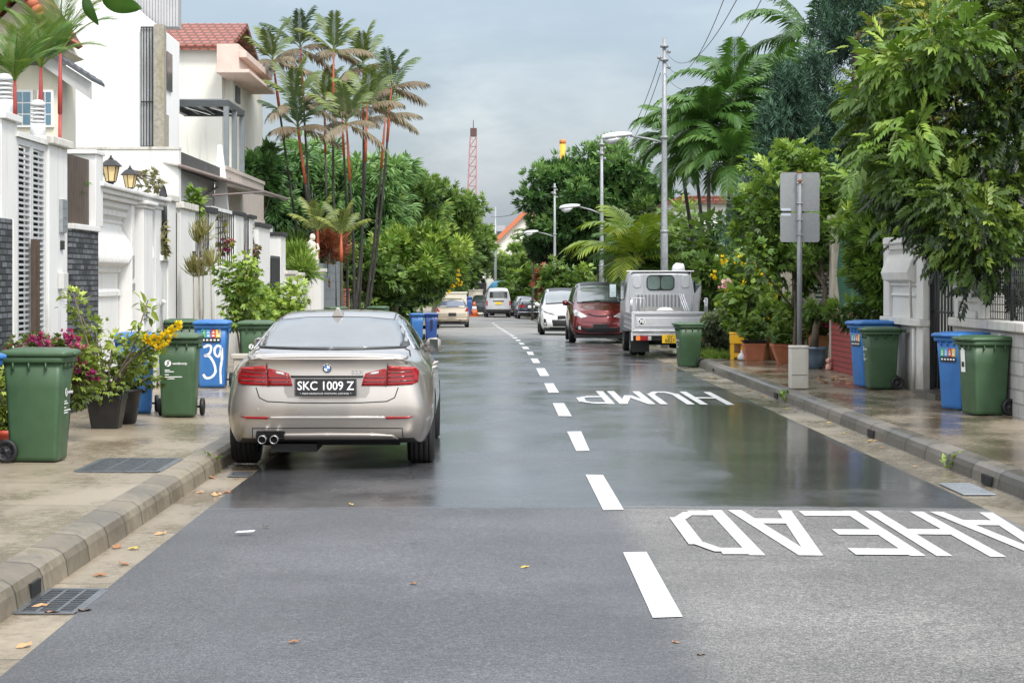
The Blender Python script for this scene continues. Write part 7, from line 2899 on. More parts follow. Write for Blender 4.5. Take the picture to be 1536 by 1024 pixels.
tree('garden_tree', 'small dense tree on the pergola roof edge beside the cream house', (-7.2, 60.0, 0.1), 4.6, (.75, .8, .9), LF_MANGO, n=26, crad=.36, per=34, size=.24, tpl='whorl', trunk_r=.08, tint0=.42, offs=(0, 0))
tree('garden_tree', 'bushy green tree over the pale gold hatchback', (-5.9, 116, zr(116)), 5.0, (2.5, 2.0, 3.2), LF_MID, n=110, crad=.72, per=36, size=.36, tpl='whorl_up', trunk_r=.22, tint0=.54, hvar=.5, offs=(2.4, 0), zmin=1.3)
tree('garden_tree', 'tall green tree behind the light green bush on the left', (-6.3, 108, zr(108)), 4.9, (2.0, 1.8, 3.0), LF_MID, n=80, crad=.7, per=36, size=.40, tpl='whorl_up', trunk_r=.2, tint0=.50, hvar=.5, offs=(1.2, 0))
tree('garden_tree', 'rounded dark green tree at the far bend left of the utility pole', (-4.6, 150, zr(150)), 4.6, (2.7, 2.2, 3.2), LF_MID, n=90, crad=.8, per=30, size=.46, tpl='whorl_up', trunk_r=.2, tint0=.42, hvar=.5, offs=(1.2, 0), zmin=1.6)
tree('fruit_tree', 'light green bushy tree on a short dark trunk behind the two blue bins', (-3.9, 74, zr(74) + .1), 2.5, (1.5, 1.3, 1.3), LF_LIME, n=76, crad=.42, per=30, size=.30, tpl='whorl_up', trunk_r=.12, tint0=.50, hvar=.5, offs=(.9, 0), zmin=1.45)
tree('garden_shrub', 'green shrub between the grey gate and the brick pillars', (-4.6, 71, zr(71)), 1.7, (1.3, 1.0, 1.4), LF_MID, n=46, crad=.45, per=36, size=.28, tpl='quad', trunk_r=.06, tint0=.40, cat='shrub')
tree('garden_shrub', 'dark green shrub under the trees left of the gold hatchback', (-6.0, 98, zr(98)), 1.1, (1.2, 1.0, 1.1), LF_MID, n=40, crad=.45, per=30, size=.3, tpl='quad', trunk_r=.06, tint0=.28, cat='shrub', offs=(.4, 0))
t = thing('fruit_cluster', (XP(690, 112), 112, ZP(420, 112)), 'cluster of yellow blossom hanging on the tree above the gold hatchback', 'blossom')
C = np.array([(XP(px, 112), 111.0, ZP(py, 112)) for px, py in ((676, 405), (684, 420), (690, 425), (678, 428), (686, 410), (672, 437))])
blossoms(t, C, .18, 10, .2, FL_YEL, tint0=.5)

# ---- right: background
tree('round_tree', 'large rounded dark green tree behind the second and third street lamps', (6.4, 122, zr(122)), 6.4, (3.5, 3.0, 3.4), LF_ROUND, n=150, crad=.85, per=48, size=.40, tpl='whorl_up', trunk_r=.28, tint0=.47, hvar=.8, tvar=.12, shell=.62, offs=(-.7, 0), zmin=1.6, extra=[(XP(x, 121), 121 + random.uniform(-1, 1), ZP(y, 121)) for x, y in ((808, 262), (820, 268), (800, 290), (812, 300), (798, 300), (880, 235), (900, 228), (925, 235), (955, 255), (975, 280), (985, 300), (850, 262), (836, 268), (985, 330), (975, 350), (812, 335), (818, 360))])
tree('garden_tree', 'green tree at the far bend right of the utility pole', (3.6, 150, zr(150)), 3.2, (2.3, 2, 2.6), LF_MID, n=60, crad=.7, per=32, size=.4, tpl='whorl_up', trunk_r=.15, tint0=.42)
tree('garden_shrub', 'bright green shrub mass at the roadside behind the dark blue saloon', (2.6, 146, zr(146)), 1.6, (2.2, 1, 1.5), LF_LIME, n=50, crad=.5, per=34, size=.3, tpl='quad', trunk_r=.06, tint0=.34, cat='shrub')
tree('garden_shrub', 'reddish bougainvillea beside the farthest street lamp', (3.0, 116, zr(116)), 2.0, (.8, .7, 1.2), LF_RED, n=34, crad=.35, per=26, size=.26, tpl='quad', trunk_r=.06, tint0=.42, cat='shrub')
tree('garden_shrub', 'green shrub in front of the farthest street lamp above the white people carrier', (3.4, 104, zr(104)), 1.7, (1.1, .9, 1.5), LF_MID, n=44, crad=.45, per=32, size=.28, tpl='quad', trunk_r=.06, tint0=.40, cat='shrub')
tree('garden_shrub', 'dense shrub left of the teal gate far off', (1.4, 152, zr(152)), 1.5, (1.1, 1, 1.7), LF_MID, n=40, crad=.5, per=30, size=.3, tpl='quad', trunk_r=.06, tint0=.46, cat='shrub')
for i, (px, py, Y, lab) in enumerate(((800, 372, 128, 'far red-stemmed palm left of the farthest street lamp, the lower one'), (801, 335, 140, 'far red-stemmed palm above the orange gable, the taller one'))):
    palm('red_stemmed_palm', lab, Vector((XP(px - 2, Y), Y, zr(Y))), W(px, py + 22, Y), None, LF_LIP, RINGED2, REDSTEM, r0=.06, shaft=1.5, nf=9, L=1.9, el0=1.2, curve=1.8, ll=.5, nl=16, w=.05, tint=.5, group='far red-stemmed palms', seed=90 + i, dead=2, deadmat_t=.1)
mb = None
tree('garden_tree', 'green tree hiding the foot of the far orange-gabled house', (XP(778, 172), 172, -.8), 3.0, (2.3, 1.5, 2.3), LF_MID, n=50, crad=.7, per=34, size=.42, tpl='whorl_up', trunk_r=.12, tint0=.45)
# one far wood that closes the view at the bend
C = []
for k in range(230):
    x = random.uniform(-34, 34)
    C.append((x, random.uniform(186, 205), -.6 + random.random() ** 1.2 * (2.8 + 1.2 * math.sin(x * .6) + (3.0 if abs(x) > 9 else 0))))
fo = foliage('far_wood', None, np.array(C), 1.6, 26, .75, LF_MID, 'whorl_up', tint0=.36, loc=False)
tag(fo, 'far green wood closing the view beyond the bend', 'wood', kind='stuff')

# yellow-green areca palms
for i, (px, Y, zt, lab) in enumerate(((945, 62, 1.9, 'yellow-green feather palm above the red people carrier'), (962, 64, 1.7, 'green feather palm just left of the nearest lamp post'), (1010, 63, 1.3, 'green feather palm behind the lorry cab, right of the nearest lamp post'))):
    palm('areca_palm', lab, Vector((XP(px, Y) + .2, Y, 0)), Vector((XP(px, Y) + .2, Y, zt)), None, (LF_ARECA, LF_PALM, LF_PALM)[i] if i else LF_ARECA, GREENSTEM, GREENSTEM, r0=.06, shaft=.4, nf=17, L=2.3, el0=1.4, curve=1.5, ll=.80, nl=24, w=.05, tint=(.60, .62, .5)[i],
         group='feather palms behind the lorry', seed=120 + i, vee=.2, droop=.4, elspread=1.15)
tree('garden_shrub', 'pale green feathery shrub right of the nearest lamp post', (6.0, 71, 0), 2.6, (1.3, 1.0, 1.5), LF_LIME, n=40, crad=.5, per=30, size=.26, tpl='pinnate', trunk_r=.07, tint0=.34, cat='shrub')
tree('garden_shrub', 'leafy shrub left of the nearest lamp post with pale sprays', (4.9, 68, 0), 2.5, (.9, .8, 1.4), LF_LIME, n=34, crad=.4, per=28, size=.25, tpl='whorl_up', trunk_r=.07, tint0=.30, cat='shrub')

tree('garden_shrub', 'dark green shrub at the feet of the right-hand palms', (5.9, 55, 0), 2.0, (1.2, 1.0, 1.2), LF_MID, n=40, crad=.45, per=30, size=.26, tpl='quad', trunk_r=.06, tint0=.42, cat='shrub')
# tall palm cluster on the right
PR_ = [(1100, 165, 1085, 58, 2.0, 'tallest palm with arching fronds at the left of the right-hand group'), (1062, 205, 1066, 57, 1.7, 'palm with drooping crown nearest the lamp post'), (1136, 222, 1098, 58.5, 1.7, 'palm leaning right with crown beside the small conifer'),
       (1046, 252, 1072, 59, 1.5, 'lower palm whose crown hangs by the lamp post'), (1160, 150, 1110, 60, 1.8, 'palm rising behind the group, right of the tallest'), (1096, 262, 1092, 56, 1.6, 'palm with the lowest crown in the right-hand group'), (1022, 225, 1060, 61, 1.5, 'palm half hidden behind the lamp post')]
for i, (px, py, bx, Y, L, lab) in enumerate(PR_):
    palm('feather_palm', lab, Vector((XP(bx, Y), Y, 0)), W(px, py + 20, Y), None, LF_PALM, RINGED2 if i % 2 else RINGED, GREENSTEM, r0=.085 if i in (0, 2) else .06, shaft=.7, nf=16, L=L * 1.15, el0=1.4, curve=1.7, ll=.66, nl=38, w=.040, tint=.42 + .06 * (i % 3),
         group='feather palms in the right-hand group', seed=140 + i, vee=.1, droop=.7, elspread=1.35)
palm('feather_palm', 'dark palm frond crown rising behind the big conifer at the top right', Vector((7.9, 52, 0)), W(1218, 95, 52), None, LF_PALM, RINGED2, GREENSTEM, r0=.09, shaft=.7, nf=11, L=2.3, el0=1.15, curve=1.5, ll=.65, nl=34, w=.04, tint=.36, seed=160, group='feather palms in the right-hand group')


def conifer(name, label, base, h0, h1, r, n, seed, lean=0.0):
    t = thing(name, base, label, 'conifer')
    mb = MB()
    mb.tube([(0, 0, -.1), (lean * .5, 0, h1 * .5), (lean, 0, h1)], [.16, .10, .02], 7)
    mb.build('trunk', BARK, t)
    C = []
    r_ = np.random.default_rng(seed)
    for k in range(n):
        s = r_.random() ** 1.25
        z = h0 + (h1 - h0) * s
        a = r_.random() * 2 * PI
        rad = r * (1 - s) ** .75 * (0.5 + .55 * r_.random()) + .05
        rad *= 1 + .22 * math.sin(3 * a + 4 * s) + .15 * math.sin(5 * a - 9 * s)
        C.append((base[0] + lean * s + rad * math.cos(a), base[1] + rad * math.sin(a), base[2] + z))
    C = np.array(C)
    # upright feathery sprays
    per = 54
    d = unit(rng.normal(0, 1, (n * per, 3)))
    P = np.repeat(C, per, 0) + d * rng.random((n * per, 1)) ** .5 * np.array([.30, .30, .52])
    axis = np.array([base[0], base[1], 0])
    outv = unit((P - axis) * np.array([1, 1, 0]))
    D = outv * .55 + np.array([0, 0, 1.0]) + rng.normal(0, .35, P.shape)
    ct = np.repeat(rng.normal(0, .13, n), per)
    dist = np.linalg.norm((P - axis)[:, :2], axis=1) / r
    scatter('crown', P - np.array(base), D, .25 * (.7 + .6 * rng.random(len(P))), .18 + .32 * np.clip(dist, 0, 1.2) + ct + .15 * d[:, 2], 'needle', LF_CONIF, t)  # tint darkens towards the trunk, inner shade painted into the leaves
    return t


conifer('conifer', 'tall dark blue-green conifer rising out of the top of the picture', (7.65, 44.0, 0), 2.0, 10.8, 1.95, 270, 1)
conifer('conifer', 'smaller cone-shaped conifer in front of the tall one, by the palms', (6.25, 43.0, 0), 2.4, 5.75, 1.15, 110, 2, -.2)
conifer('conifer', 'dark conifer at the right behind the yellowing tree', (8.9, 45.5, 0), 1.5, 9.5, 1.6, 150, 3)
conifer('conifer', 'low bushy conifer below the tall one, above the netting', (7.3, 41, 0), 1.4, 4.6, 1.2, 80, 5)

tree('yellowing_tree', 'thin yellowing brown-twigged tree between the conifers and the big tree', (7.4, 36.5, .1), 4.9, (1.3, 1.2, 1.9), LF_YBROWN, n=60, crad=.42, per=14, size=.17, tpl='quad', trunk_r=.09, tint0=.42, bark=M('brown_twig', (.14, .075, .05), .8), shell=.3)
# bush behind the sign
tree('leafy_bush', 'bright small-leaved bush behind the grey road sign', (5.25, 36.6, .1), 2.75, (.98, .8, 1.15), LF_LIME, n=84, crad=.30, per=34, size=.14, tpl='quad', trunk_r=.035, tint0=.40, hvar=.55, cat='shrub', zmin=.4,
     extra=[(XP(x, 36), 36 + random.uniform(-.5, .5), ZP(y, 36)) for x, y in ((1140, 250), (1150, 270), (1128, 300), (1120, 330), (1115, 350), (1245, 250), (1260, 275), (1120, 380), (1135, 400), (1160, 255), (1215, 245), (1250, 300), (1235, 330))])
tree('leafy_bush', 'light green pinnate-leaved shrub above the peeling pillar', (6.75, 34.5, .1), 2.95, (.85, .8, .7), LF_LIME, n=40, crad=.3, per=16, size=.34, tpl='pinnate', trunk_r=.06, tint0=.38, cat='shrub')
tree('hedge_bush', 'yellow-green hedge tumbling over the netting beside the ornate wall', (6.0, 31.2, .1), 1.95, (.42, .95, .85), LF_LIME, n=70, crad=.24, per=26, size=.17, tpl='whorl_up', trunk_r=.05, tint0=.38, cat='hedge', hvar=.5,
     extra=[(XP(x, 31), 31 + random.uniform(-.6, .3), ZP(y, 31)) for x, y in ((1290, 350), (1300, 380), (1300, 420), (1310, 450), (1285, 470), (1275, 340), (1318, 330), (1310, 360), (1322, 400), (1262, 465), (1298, 300), (1320, 300))])
# the big tree on the right
ex = [(XP(x, Y), Y, ZP(y, Y)) for x, y, Y in (
    (1330, 130, 27), (1350, 90, 28), (1370, 60, 27), (1320, 190, 27), (1345, 210, 26), (1365, 250, 26), (1345, 240, 27), (1375, 260, 25), (1400, 300, 25), (1390, 280, 24.5), (1425, 335, 24.5), (1445, 365, 24.5), (1415, 310, 25),
    (1465, 375, 24), (1395, 250, 25), (1350, 170, 26), (1480, 380, 24), (1500, 350, 24), (1385, 30, 27), (1420, 20, 26), (1470, 10, 26), (1372, 290, 26), (1355, 270, 26), (1430, 310, 24), (1520, 385, 25), (1450, 350, 24.4), (1510, 405, 25.4), (1490, 390, 25), (1440, 120, 25), (1470, 160, 25), (1500, 90, 25), (1450, 220, 25), (1490, 250, 25), (1520, 200, 25), (1460, 290, 25), (1500, 300, 25), (1525, 320, 25), (1530, 120, 25), (1475, 330, 25), (1440, 260, 26), (1480, 200, 26))]
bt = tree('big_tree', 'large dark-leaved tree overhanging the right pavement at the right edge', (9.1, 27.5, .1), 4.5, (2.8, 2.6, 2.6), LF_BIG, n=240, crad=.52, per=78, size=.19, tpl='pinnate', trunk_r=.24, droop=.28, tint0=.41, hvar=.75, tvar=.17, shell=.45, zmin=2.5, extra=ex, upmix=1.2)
C = np.array([(XP(x, Y), Y, ZP(y, Y)) for x, y, Y in ((1395, 18, 25), (1340, 95, 25.5), (1440, 130, 25), (1400, 40, 25), (1345, 110, 26), (1430, 205, 25), (1500, 130, 25), (1380, 10, 26))])
foliage('flower_sprays', bt, C, .28, 22, .16, MLEAF('leaves_yellow_spray', (.10, .12, .02), (.28, .30, .04), (.48, .45, .08)), 'needle', tint0=.6)
C = np.array([(XP(x, Y), Y, ZP(y, Y)) for x, y, Y in ((1350, 85, 25), (1335, 100, 25.4), (1360, 95, 25), (1320, 175, 26), (1400, 70, 24.6), (1420, 55, 24.5), (1380, 110, 25), (1450, 60, 24.3), (1310, 150, 26), (1330, 230, 25), (1370, 200, 24.6))])
foliage('young_leaves', bt, C, .34, 26, .30, LF_LIME, 'pinnate', tint0=.42, droop=.4)

# ---- flowering shrubs and pots on the right
fb = tree('flowering_shrub', 'green shrub with yellow trumpet flowers above the pot plants, right of the lorry', (5.3, 41.5, .1), 1.55, (.66, 1.0, .72), LF_LIME, n=70, crad=.26, per=32, size=.11, tpl='quad', trunk_r=.03, tint0=.40, cat='shrub', hvar=.5, zmin=.5,
          extra=[(XP(x, 41), 41 + random.uniform(-.4, .4), ZP(y, 41)) for x, y in ((1090, 400), (1120, 400), (1150, 410), (1170, 430), (1180, 450))])
C = np.array([(XP(x, 40.3), 40.3, ZP(y, 40.3)) for x, y in ((1083, 390), (1140, 396), (1073, 413), (1142, 405), (1130, 440), (1168, 432), (1120, 425), (1095, 440), (1158, 420), (1178, 445), (1112, 393))])
blossoms(fb, C, .09, 5, .10, FL_YEL, tint0=.5)
fr = tree('frangipani', 'broad-leaved frangipani with one pink flower head, right of the lorry', (4.85, 40.0, .16), 1.35, (.48, .4, .25), LF_MID, n=10, crad=.2, per=12, size=.33, tpl='leaf', trunk_r=.035, tint0=.62, cat='shrub', bark=BARK_PALE)
blossoms(fr, np.array([(XP(1089, 39.6), 39.6, ZP(426, 39.6))]), .09, 12, .10, FL_PALE, tint0=.5)
tree('variegated_shrub', 'pale variegated round shrub beside the lorry tail', (XP(1080, 43.5), 43.5, .05), .60, (.34, .34, .36), LF_VAR, n=34, crad=.16, per=30, size=.12, tpl='whorl_up', trunk_r=.03, tint0=.42, cat='shrub')
gr = np.array([(random.uniform(4.45, 5.4), random.uniform(41.6, 47), .05) for _ in range(420)])
go = foliage('grass', None, gr, .07, 5, .13, LF_LIME, 'strap', tint0=.45, loc=False, droop=-.6)
tag(go, 'short grass on the verge beside the lorry', 'grass', kind='stuff')
TERRA = M('terracotta', (.42, .145, .07), .75, var=.2, scale=8, streak=.3, scol=(.25, .10, .06))
OLDPOT = M('brown_pot', (.27, .12, .045), .7, var=.3, scale=8)
BLUEPOT = M('blue_glaze', (.085, .135, .19), .18, var=.25, scale=5, coat=.6)
BLACKPOT = M('black_pot', (.016, .016, .017), .4, var=.4, scale=9)
GREYPOT = M('grey_pot', (.045, .047, .052), .45, var=.25, scale=9)


def pot_round(t, r0, r1, h, mat, rim=.02):
    mb = MB()
    mb.lathe([(r0 * .85, 0), (r0, .02), ((r0 + r1) / 2 * 1.03, h * .5), (r1, h - .05), (r1 + rim, h - .045), (r1 + rim, h), (r1 - .015, h), (r1 - .03, h - .06)], 24, cap=False)
    mb.lathe([(0, .005), (r0 * .85, 0)], 24, cap=False)
    p = mb.build('pot', mat, t)
    mb = MB()
    mb.lathe([(0, h - .045), (r1 - .02, h - .05)], 20, cap=False)
    mb.build('soil', SOIL, p)


def pot_box(t, w0, w1, d0, d1, h, mat):
    mb = MB()
    mb.loft([rr2(w0 / 2, d0 / 2, .02, 0), rr2(w1 / 2 * .96, d1 / 2 * .96, .02, h * .86), rr2(w1 / 2, d1 / 2, .02, h * .861), rr2(w1 / 2, d1 / 2, .02, h), rr2(w1 / 2 - .03, d1 / 2 - .03, .02, h), rr2(w1 / 2 - .03, d1 / 2 - .03, .02, h - .05)])
    mb.build('pot', mat, t)


def plant_in(t, C, crad, per, size, mat, tpl='quad', stems=4, **kw):
    base = Vector(t.location)
    mb = MB()
    step = max(1, len(C) // stems)
    for c in C[::step]:
        p = Vector(c) - base
        mb.tube([(0, 0, .2), (p.x * .45, p.y * .45, p.z * .6 + .1), tuple(p)], [.016, .011, .005], 5)
    mb.build('stem', BARK, t)
    return foliage('leaves', t, np.array(C, float), crad, per, size, mat, tpl, **kw)


def cl(c, rad, n):
    return clumps(c, rad, n, .1, .3)[0]


for px, py, w_, h_, kind, mt, lab, fmat, fz, fr_ in (
        (1131, 541, .42, .33, 'box', TERRA, 'terracotta window-box pot under a black tray, leftmost on the right pavement', LF_MID, .55, (.22, .2, .2)),
        (1154, 531, .30, .36, 'round', OLDPOT, 'ochre round pot right of the terracotta box pot', LF_LIME, .75, (.3, .3, .32)),
        (1178, 533, .46, .36, 'bowl', TERRA, 'terracotta bowl pot just left of the beige service cabinet', LF_MID, .55, (.3, .25, .14)),
        (1166, 515, .34, .46, 'round', OLDPOT, 'brown round pot at the back behind the terracotta bowl', LF_LIME, 1.0, (.3, .3, .42)),
        (1192, 520, .36, .5, 'box', OLDPOT, 'square brown planter behind the beige service cabinet', LF_LIME, .85, (.3, .3, .3)),
        (1112, 512, .3, .4, 'round', OLDPOT, 'brown pot with a big weedy shrub behind the yellow stand', LF_LIME, .95, (.45, .4, .42)),
        (1228, 512, .34, .55, 'box', OLDPOT, 'tall brown planter behind the blue glazed pot', LF_YBROWN, .75, (.2, .2, .15))):
    Y = min(F * (H - .165) / (py - HY), {1154: 39.4, 1178: 37.6, 1166: 39.2, 1192: 37.8, 1112: 40.2, 1228: 36.3}.get(px, 99))
    t = thing('potted_plant', (XP(px, Y), Y, .165), lab, 'potted plant')
    if kind == 'box':
        pot_box(t, w_ * .78, w_, w_ * .7, w_ * .85, h_, mt)
    elif kind == 'bowl':
        pot_box(t, w_ * .62, w_ * 1.1, w_ * .62, w_ * 1.1, h_, mt)
    else:
        pot_round(t, w_ * .36, w_ * .5, h_, mt)
    c = (t.location.x, Y, .165 + fz)
    plant_in(t, cl(c, fr_, 26), .13, 26, .085, fmat, 'quad', tint0=.5)
    if fz > .7:
        C = cl((c[0], c[1] - .15, c[2]), fr_, 5)
        blossoms(t, C, .06, 3, .07, FL_YEL if px != 1228 else FL_PINK, tint0=.5)
# blue glazed pot with a crooked little tree
t = thing('potted_tree', (XP(1221, 35.6), 35.6, .165), 'crooked little tree in a big blue glazed pot beside the red brick planter', 'potted tree')
pot_round(t, .17, .235, .37, BLUEPOT, .015)
mb = MB()
q = lambda px, py: W(px, py, 35.6) - t.location
mb.tube([q(1221, 520), q(1224, 490), q(1236, 455), q(1239, 432), q(1228, 415), q(1214, 400)], [.075, .06, .05, .045, .03, .016], 8)
mb.tube([q(1236, 450), q(1237, 420), q(1228, 385), q(1226, 360)], [.04, .03, .02, .01], 7)
mb.tube([q(1237, 425), q(1246, 395), q(1250, 365)], [.025, .018, .008], 6)
mb.tube([q(1228, 415), q(1232, 395), q(1240, 372)], [.02, .014, .007], 6)
mb.build('trunk', BARK, t)
C = np.array([(XP(x, 35.6), 35.6 + random.uniform(-.25, .25), ZP(y, 35.6)) for x, y in ((1195, 378), (1205, 388), (1212, 378), (1228, 362), (1245, 360), (1250, 372), (1240, 350), (1220, 395), (1208, 400), (1230, 380), (1232, 345), (1225, 470), (1220, 480), (1216, 462))])
foliage('leaves', t, C, .13, 26, .13, LF_MID, 'whorl_up', tint0=.52)
# yellow stand, carrier bag, black tray
t = thing('plastic_stand', (XP(1106, 39.6), 39.6, .16), 'yellow plastic stand among the pot plants beside the lorry', 'stand')
YELP = M('yellow_plastic', (.72, .40, .015), .4, var=.1)
mb = MB()
mb.box(-.14, .14, -.12, .12, .30, .48)
mb.box(-.15, .15, -.13, .13, .481, .52)
mb.build('tray', YELP, t, bevel=.015)
mb = MB()
for sx in (-.10, .10):
    for sy in (-.08, .08):
        mb.box(sx - .03, sx + .03, sy - .03, sy + .03, 0, .299)
mb.box(-.13, .13, -.10, .10, .04, .12)
mb.build('legs', YELP, t, bevel=.008)
mb = MB()
mb.lathe([(.05, 0), (.085, .03), (.08, .09), (.04, .13), (.02, .16), (.035, .19), (0, .19)], 12)
o = mb.build('carrier_bag', M('white_bag', (.72, .74, .78), .4, var=.1, bump=.8, bscale=25))
o.location = (XP(1113, 39.0), 39.0, .165)
tag(o, 'small tied white carrier bag left of the terracotta box pot', 'bag')
mb = MB()
mb.loft([rr2(.20, .16, .03, 0), rr2(.24, .19, .03, .05), rr2(.23, .18, .03, .05), rr2(.19, .15, .03, .015)])
o = mb.build('black_tray', BLACKPOT)
Yt = F * (H - .165) / (541 - HY)
o.location = (XP(1131, Yt), Yt, .165 + .335)
tag(o, 'black plastic tray resting on the terracotta box pot', 'tray')
mb = MB()
mb.lathe([(.04, 0), (.06, .02), (.05, .09), (.02, .12), (.045, .14), (.05, .18), (.0, .22)], 12)
o = mb.build('garden_figure', M('gnome_paint', (.55, .30, .25), .5, var=.5, scale=40))
o.location = (XP(1243, 34.7), 34.7, .165)
tag(o, 'tiny painted garden figure between the blue pot and the brick planter', 'figurine')

# ---- pots on the left
t = thing('potted_plant', (-4.0, 21.2, .164), 'black square pot with a bushy yellow-flowered plant on the left pavement', 'potted plant')
pot_box(t, .27, .38, .27, .38, .35, BLACKPOT)
C = np.array([(XP(x, 21.2 + dy), 21.2 + dy, ZP(y, 21.2 + dy)) for x, y, dy in [(150, 545, 0), (165, 530, .1), (140, 555, -.1), (175, 550, .1), (185, 535, .2), (160, 560, 0), (150, 515, .1), (190, 515, 0), (200, 545, .1), (205, 520, 0), (170, 510, -.1), (135, 530, 0), (145, 575, 0), (178, 572, -.1), (215, 510, -.1), (222, 525, 0), (195, 560, .1), (130, 500, .1), (120, 480, .1), (115, 460, .1), (110, 445, .1), (125, 515, 0), (230, 505, -.1), (238, 515, -.1), (140, 490, 0), (212, 545, 0), (160, 590, -.12), (150, 588, -.1)]])
plant_in(t, C, .12, 22, .066, MLEAF('leaves_pot_lime', (.05, .075, .012), (.20, .28, .045), (.46, .55, .12)), 'quad', stems=14, tint0=.6, tvar=.2)
C = np.array([(XP(x, 21.0), 20.95, ZP(y, 21.0)) for x, y in ((222, 507), (229, 512), (240, 503), (246, 514), (256, 496), (262, 490), (268, 489), (248, 507), (258, 500), (252, 505), (236, 516))])
blossoms(t, C, .035, 5, .072, FL_YEL, tint0=.5)
foliage('sparse_leaves', t, np.array([(XP(x, 21.2), 21.2, ZP(y, 21.2)) for x, y in ((208, 480), (214, 470), (222, 460), (218, 452), (226, 470), (204, 500))]), .06, 6, .11, MATS['leaves_pot_lime'], 'leaf', tint0=.6)
mb = MB()
b0 = t.location
for pts in ([(160, 590), (190, 545), (225, 520), (262, 492)], [(160, 590), (200, 520), (222, 450)], [(155, 590), (130, 510), (110, 440)]):
    mb.tube([W(a, b, 21.1) - b0 for a, b in pts], [.014, .010, .007, .004][:len(pts)], 5)
mb.build('shoot', BARK, t)
t = thing('potted_plant', (-3.93, 21.85, .164), 'round black pot standing right behind the square black one on the left pavement', 'potted plant')
pot_round(t, .12, .165, .37, BLACKPOT)
plant_in(t, cl((-3.85, 21.9, .75), (.24, .2, .22), 16), .12, 18, .07, MATS['leaves_pot_lime'], 'quad', tint0=.4)
t = thing('potted_plant', (-4.08, 19.3, .164), 'tall grey pot with pink bougainvillea behind the nearest green bin', 'potted plant')
pot_round(t, .075, .105, .40, GREYPOT, .01)
C = [(XP(x, 19.4), 19.4 + random.uniform(-.15, .15), ZP(y, 19.4)) for x, y in ((105, 590), (115, 570), (120, 580), (110, 555), (125, 560), (130, 545), (118, 540), (108, 530), (124, 525), (134, 565), (112, 600), (128, 590))]
plant_in(t, C, .085, 20, .085, MATS['leaves_pot_lime'], 'quad', tint0=.33)
blossoms(t, np.array([C[i] for i in (0, 2, 4, 6, 8, 9)] + [(XP(x, 19.3), 19.3, ZP(y, 19.3)) for x, y in ((100, 500), (108, 508), (112, 520), (118, 545), (135, 560), (113, 553))]), .06, 7, .055, FL_PINK, tint0=.45)
t = thing('bougainvillea', (-4.45, 19.6, .164), 'pink bougainvillea hedge along the slate wall behind the nearest green bin', 'shrub')
C = [(XP(x, 19.8), 19.8 + random.uniform(-.3, .3), ZP(y, 19.8)) for x, y in ((25, 522), (35, 515), (45, 520), (55, 512), (65, 520), (75, 515), (85, 520), (95, 525), (20, 560), (15, 600), (22, 630), (18, 580), (30, 545), (60, 535), (90, 540), (100, 515))]
plant_in(t, C, .10, 22, .065, MLEAF('leaves_dusky', (.03, .035, .015), (.10, .14, .03), (.24, .30, .07)), 'quad', stems=8, tint0=.45)
blossoms(t, np.array([C[i] for i in (0, 2, 3, 5, 7)] + [(XP(x, 19.4), 19.4, ZP(y, 19.4)) for x, y in ((56, 505), (62, 512), (70, 517), (50, 508), (84, 522), (102, 505), (110, 512))]), .055, 8, .055, FL_PINK, tint0=.4)
t = thing('potted_plant', (-4.42, 18.6, .164), 'small red plastic pot with a pale weed at the left edge behind the bins', 'potted plant')
pot_round(t, .07, .10, .17, M('red_pot', (.45, .06, .03), .5))
plant_in(t, cl((-4.42, 18.6, .6), (.1, .1, .3), 12), .07, 14, .08, MATS['leaves_pot_lime'], 'quad', tint0=.7)
# light shrubs by the wall
for px, py, Y, rad, n, lab in ((362, 428, 33.5, (.33, .4, .45), 40, 'light green young staked tree against the white wall behind the saloon'), (420, 455, 38.5, (.55, .6, .45), 60, 'bushy lime green shrub above the roof edge of the saloon'), (385, 465, 35.5, (.35, .4, .4), 34, 'thin lime green shrub left of the bushier one behind the saloon')):
    t = thing('young_tree', (XP(px, Y), Y, .16), lab, 'shrub')
    z = ZP(py, Y)
    C = clumps((t.location.x, Y, z), rad, n, .1, .35, None, .35)[0]
    C = np.vstack([C, clumps((t.location.x, Y, z - .35), (rad[0] * .8, rad[1] * .8, .35), n // 2, .1, .3)[0]])
    plant_in(t, C, .15, 12, .105, LF_LIME, 'quad', stems=9, tint0=.68, tvar=.2)
    mb = MB()
    mb.tube([(0, 0, 0), (0, 0, z - .2)], .025, 6)
    if px == 362:
        mb.tube([(.05, .02, 0), (.06, .02, 2.1)], .012, 5)
        mb.tube([(.14, 0, 0), (.16, 0, 1.5)], .010, 5)
    mb.build('stake', BARK, t)
for px, Y, lab in ((298, 31.0, 'spiky dracaena with thin stems in front of the arched grille'),):
    t = thing('dracaena', (XP(px, Y), Y, .16), lab, 'plant')
    mb = MB()
    tips = []
    for (x0, y0), (x1, y1) in (((286, 480), (290, 410)), ((297, 480), (297, 365)), ((300, 470), (304, 355)), ((314, 470), (316, 400)), ((296, 470), (298, 415))):
        a, b = W(x0, y0, Y) - t.location, W(x1, y1, Y) - t.location
        a.z = 0
        mb.tube([a, a.lerp(b, .5) + Vector((.03, 0, 0)), b], [.014, .012, .009], 5)
        tips.append(b)
    mb.build('stem', BARK_PALE, t)
    P = np.array([tuple(p) for p in tips for _ in range(3)])
    scatter('leaves', P, np.array([(0, 0, 1.0)] * len(P)) + rng.normal(0, .25, P.shape), .36, np.full(len(P), .5) + rng.normal(0, .1, len(P)), 'strap', LF_DRAC, t)
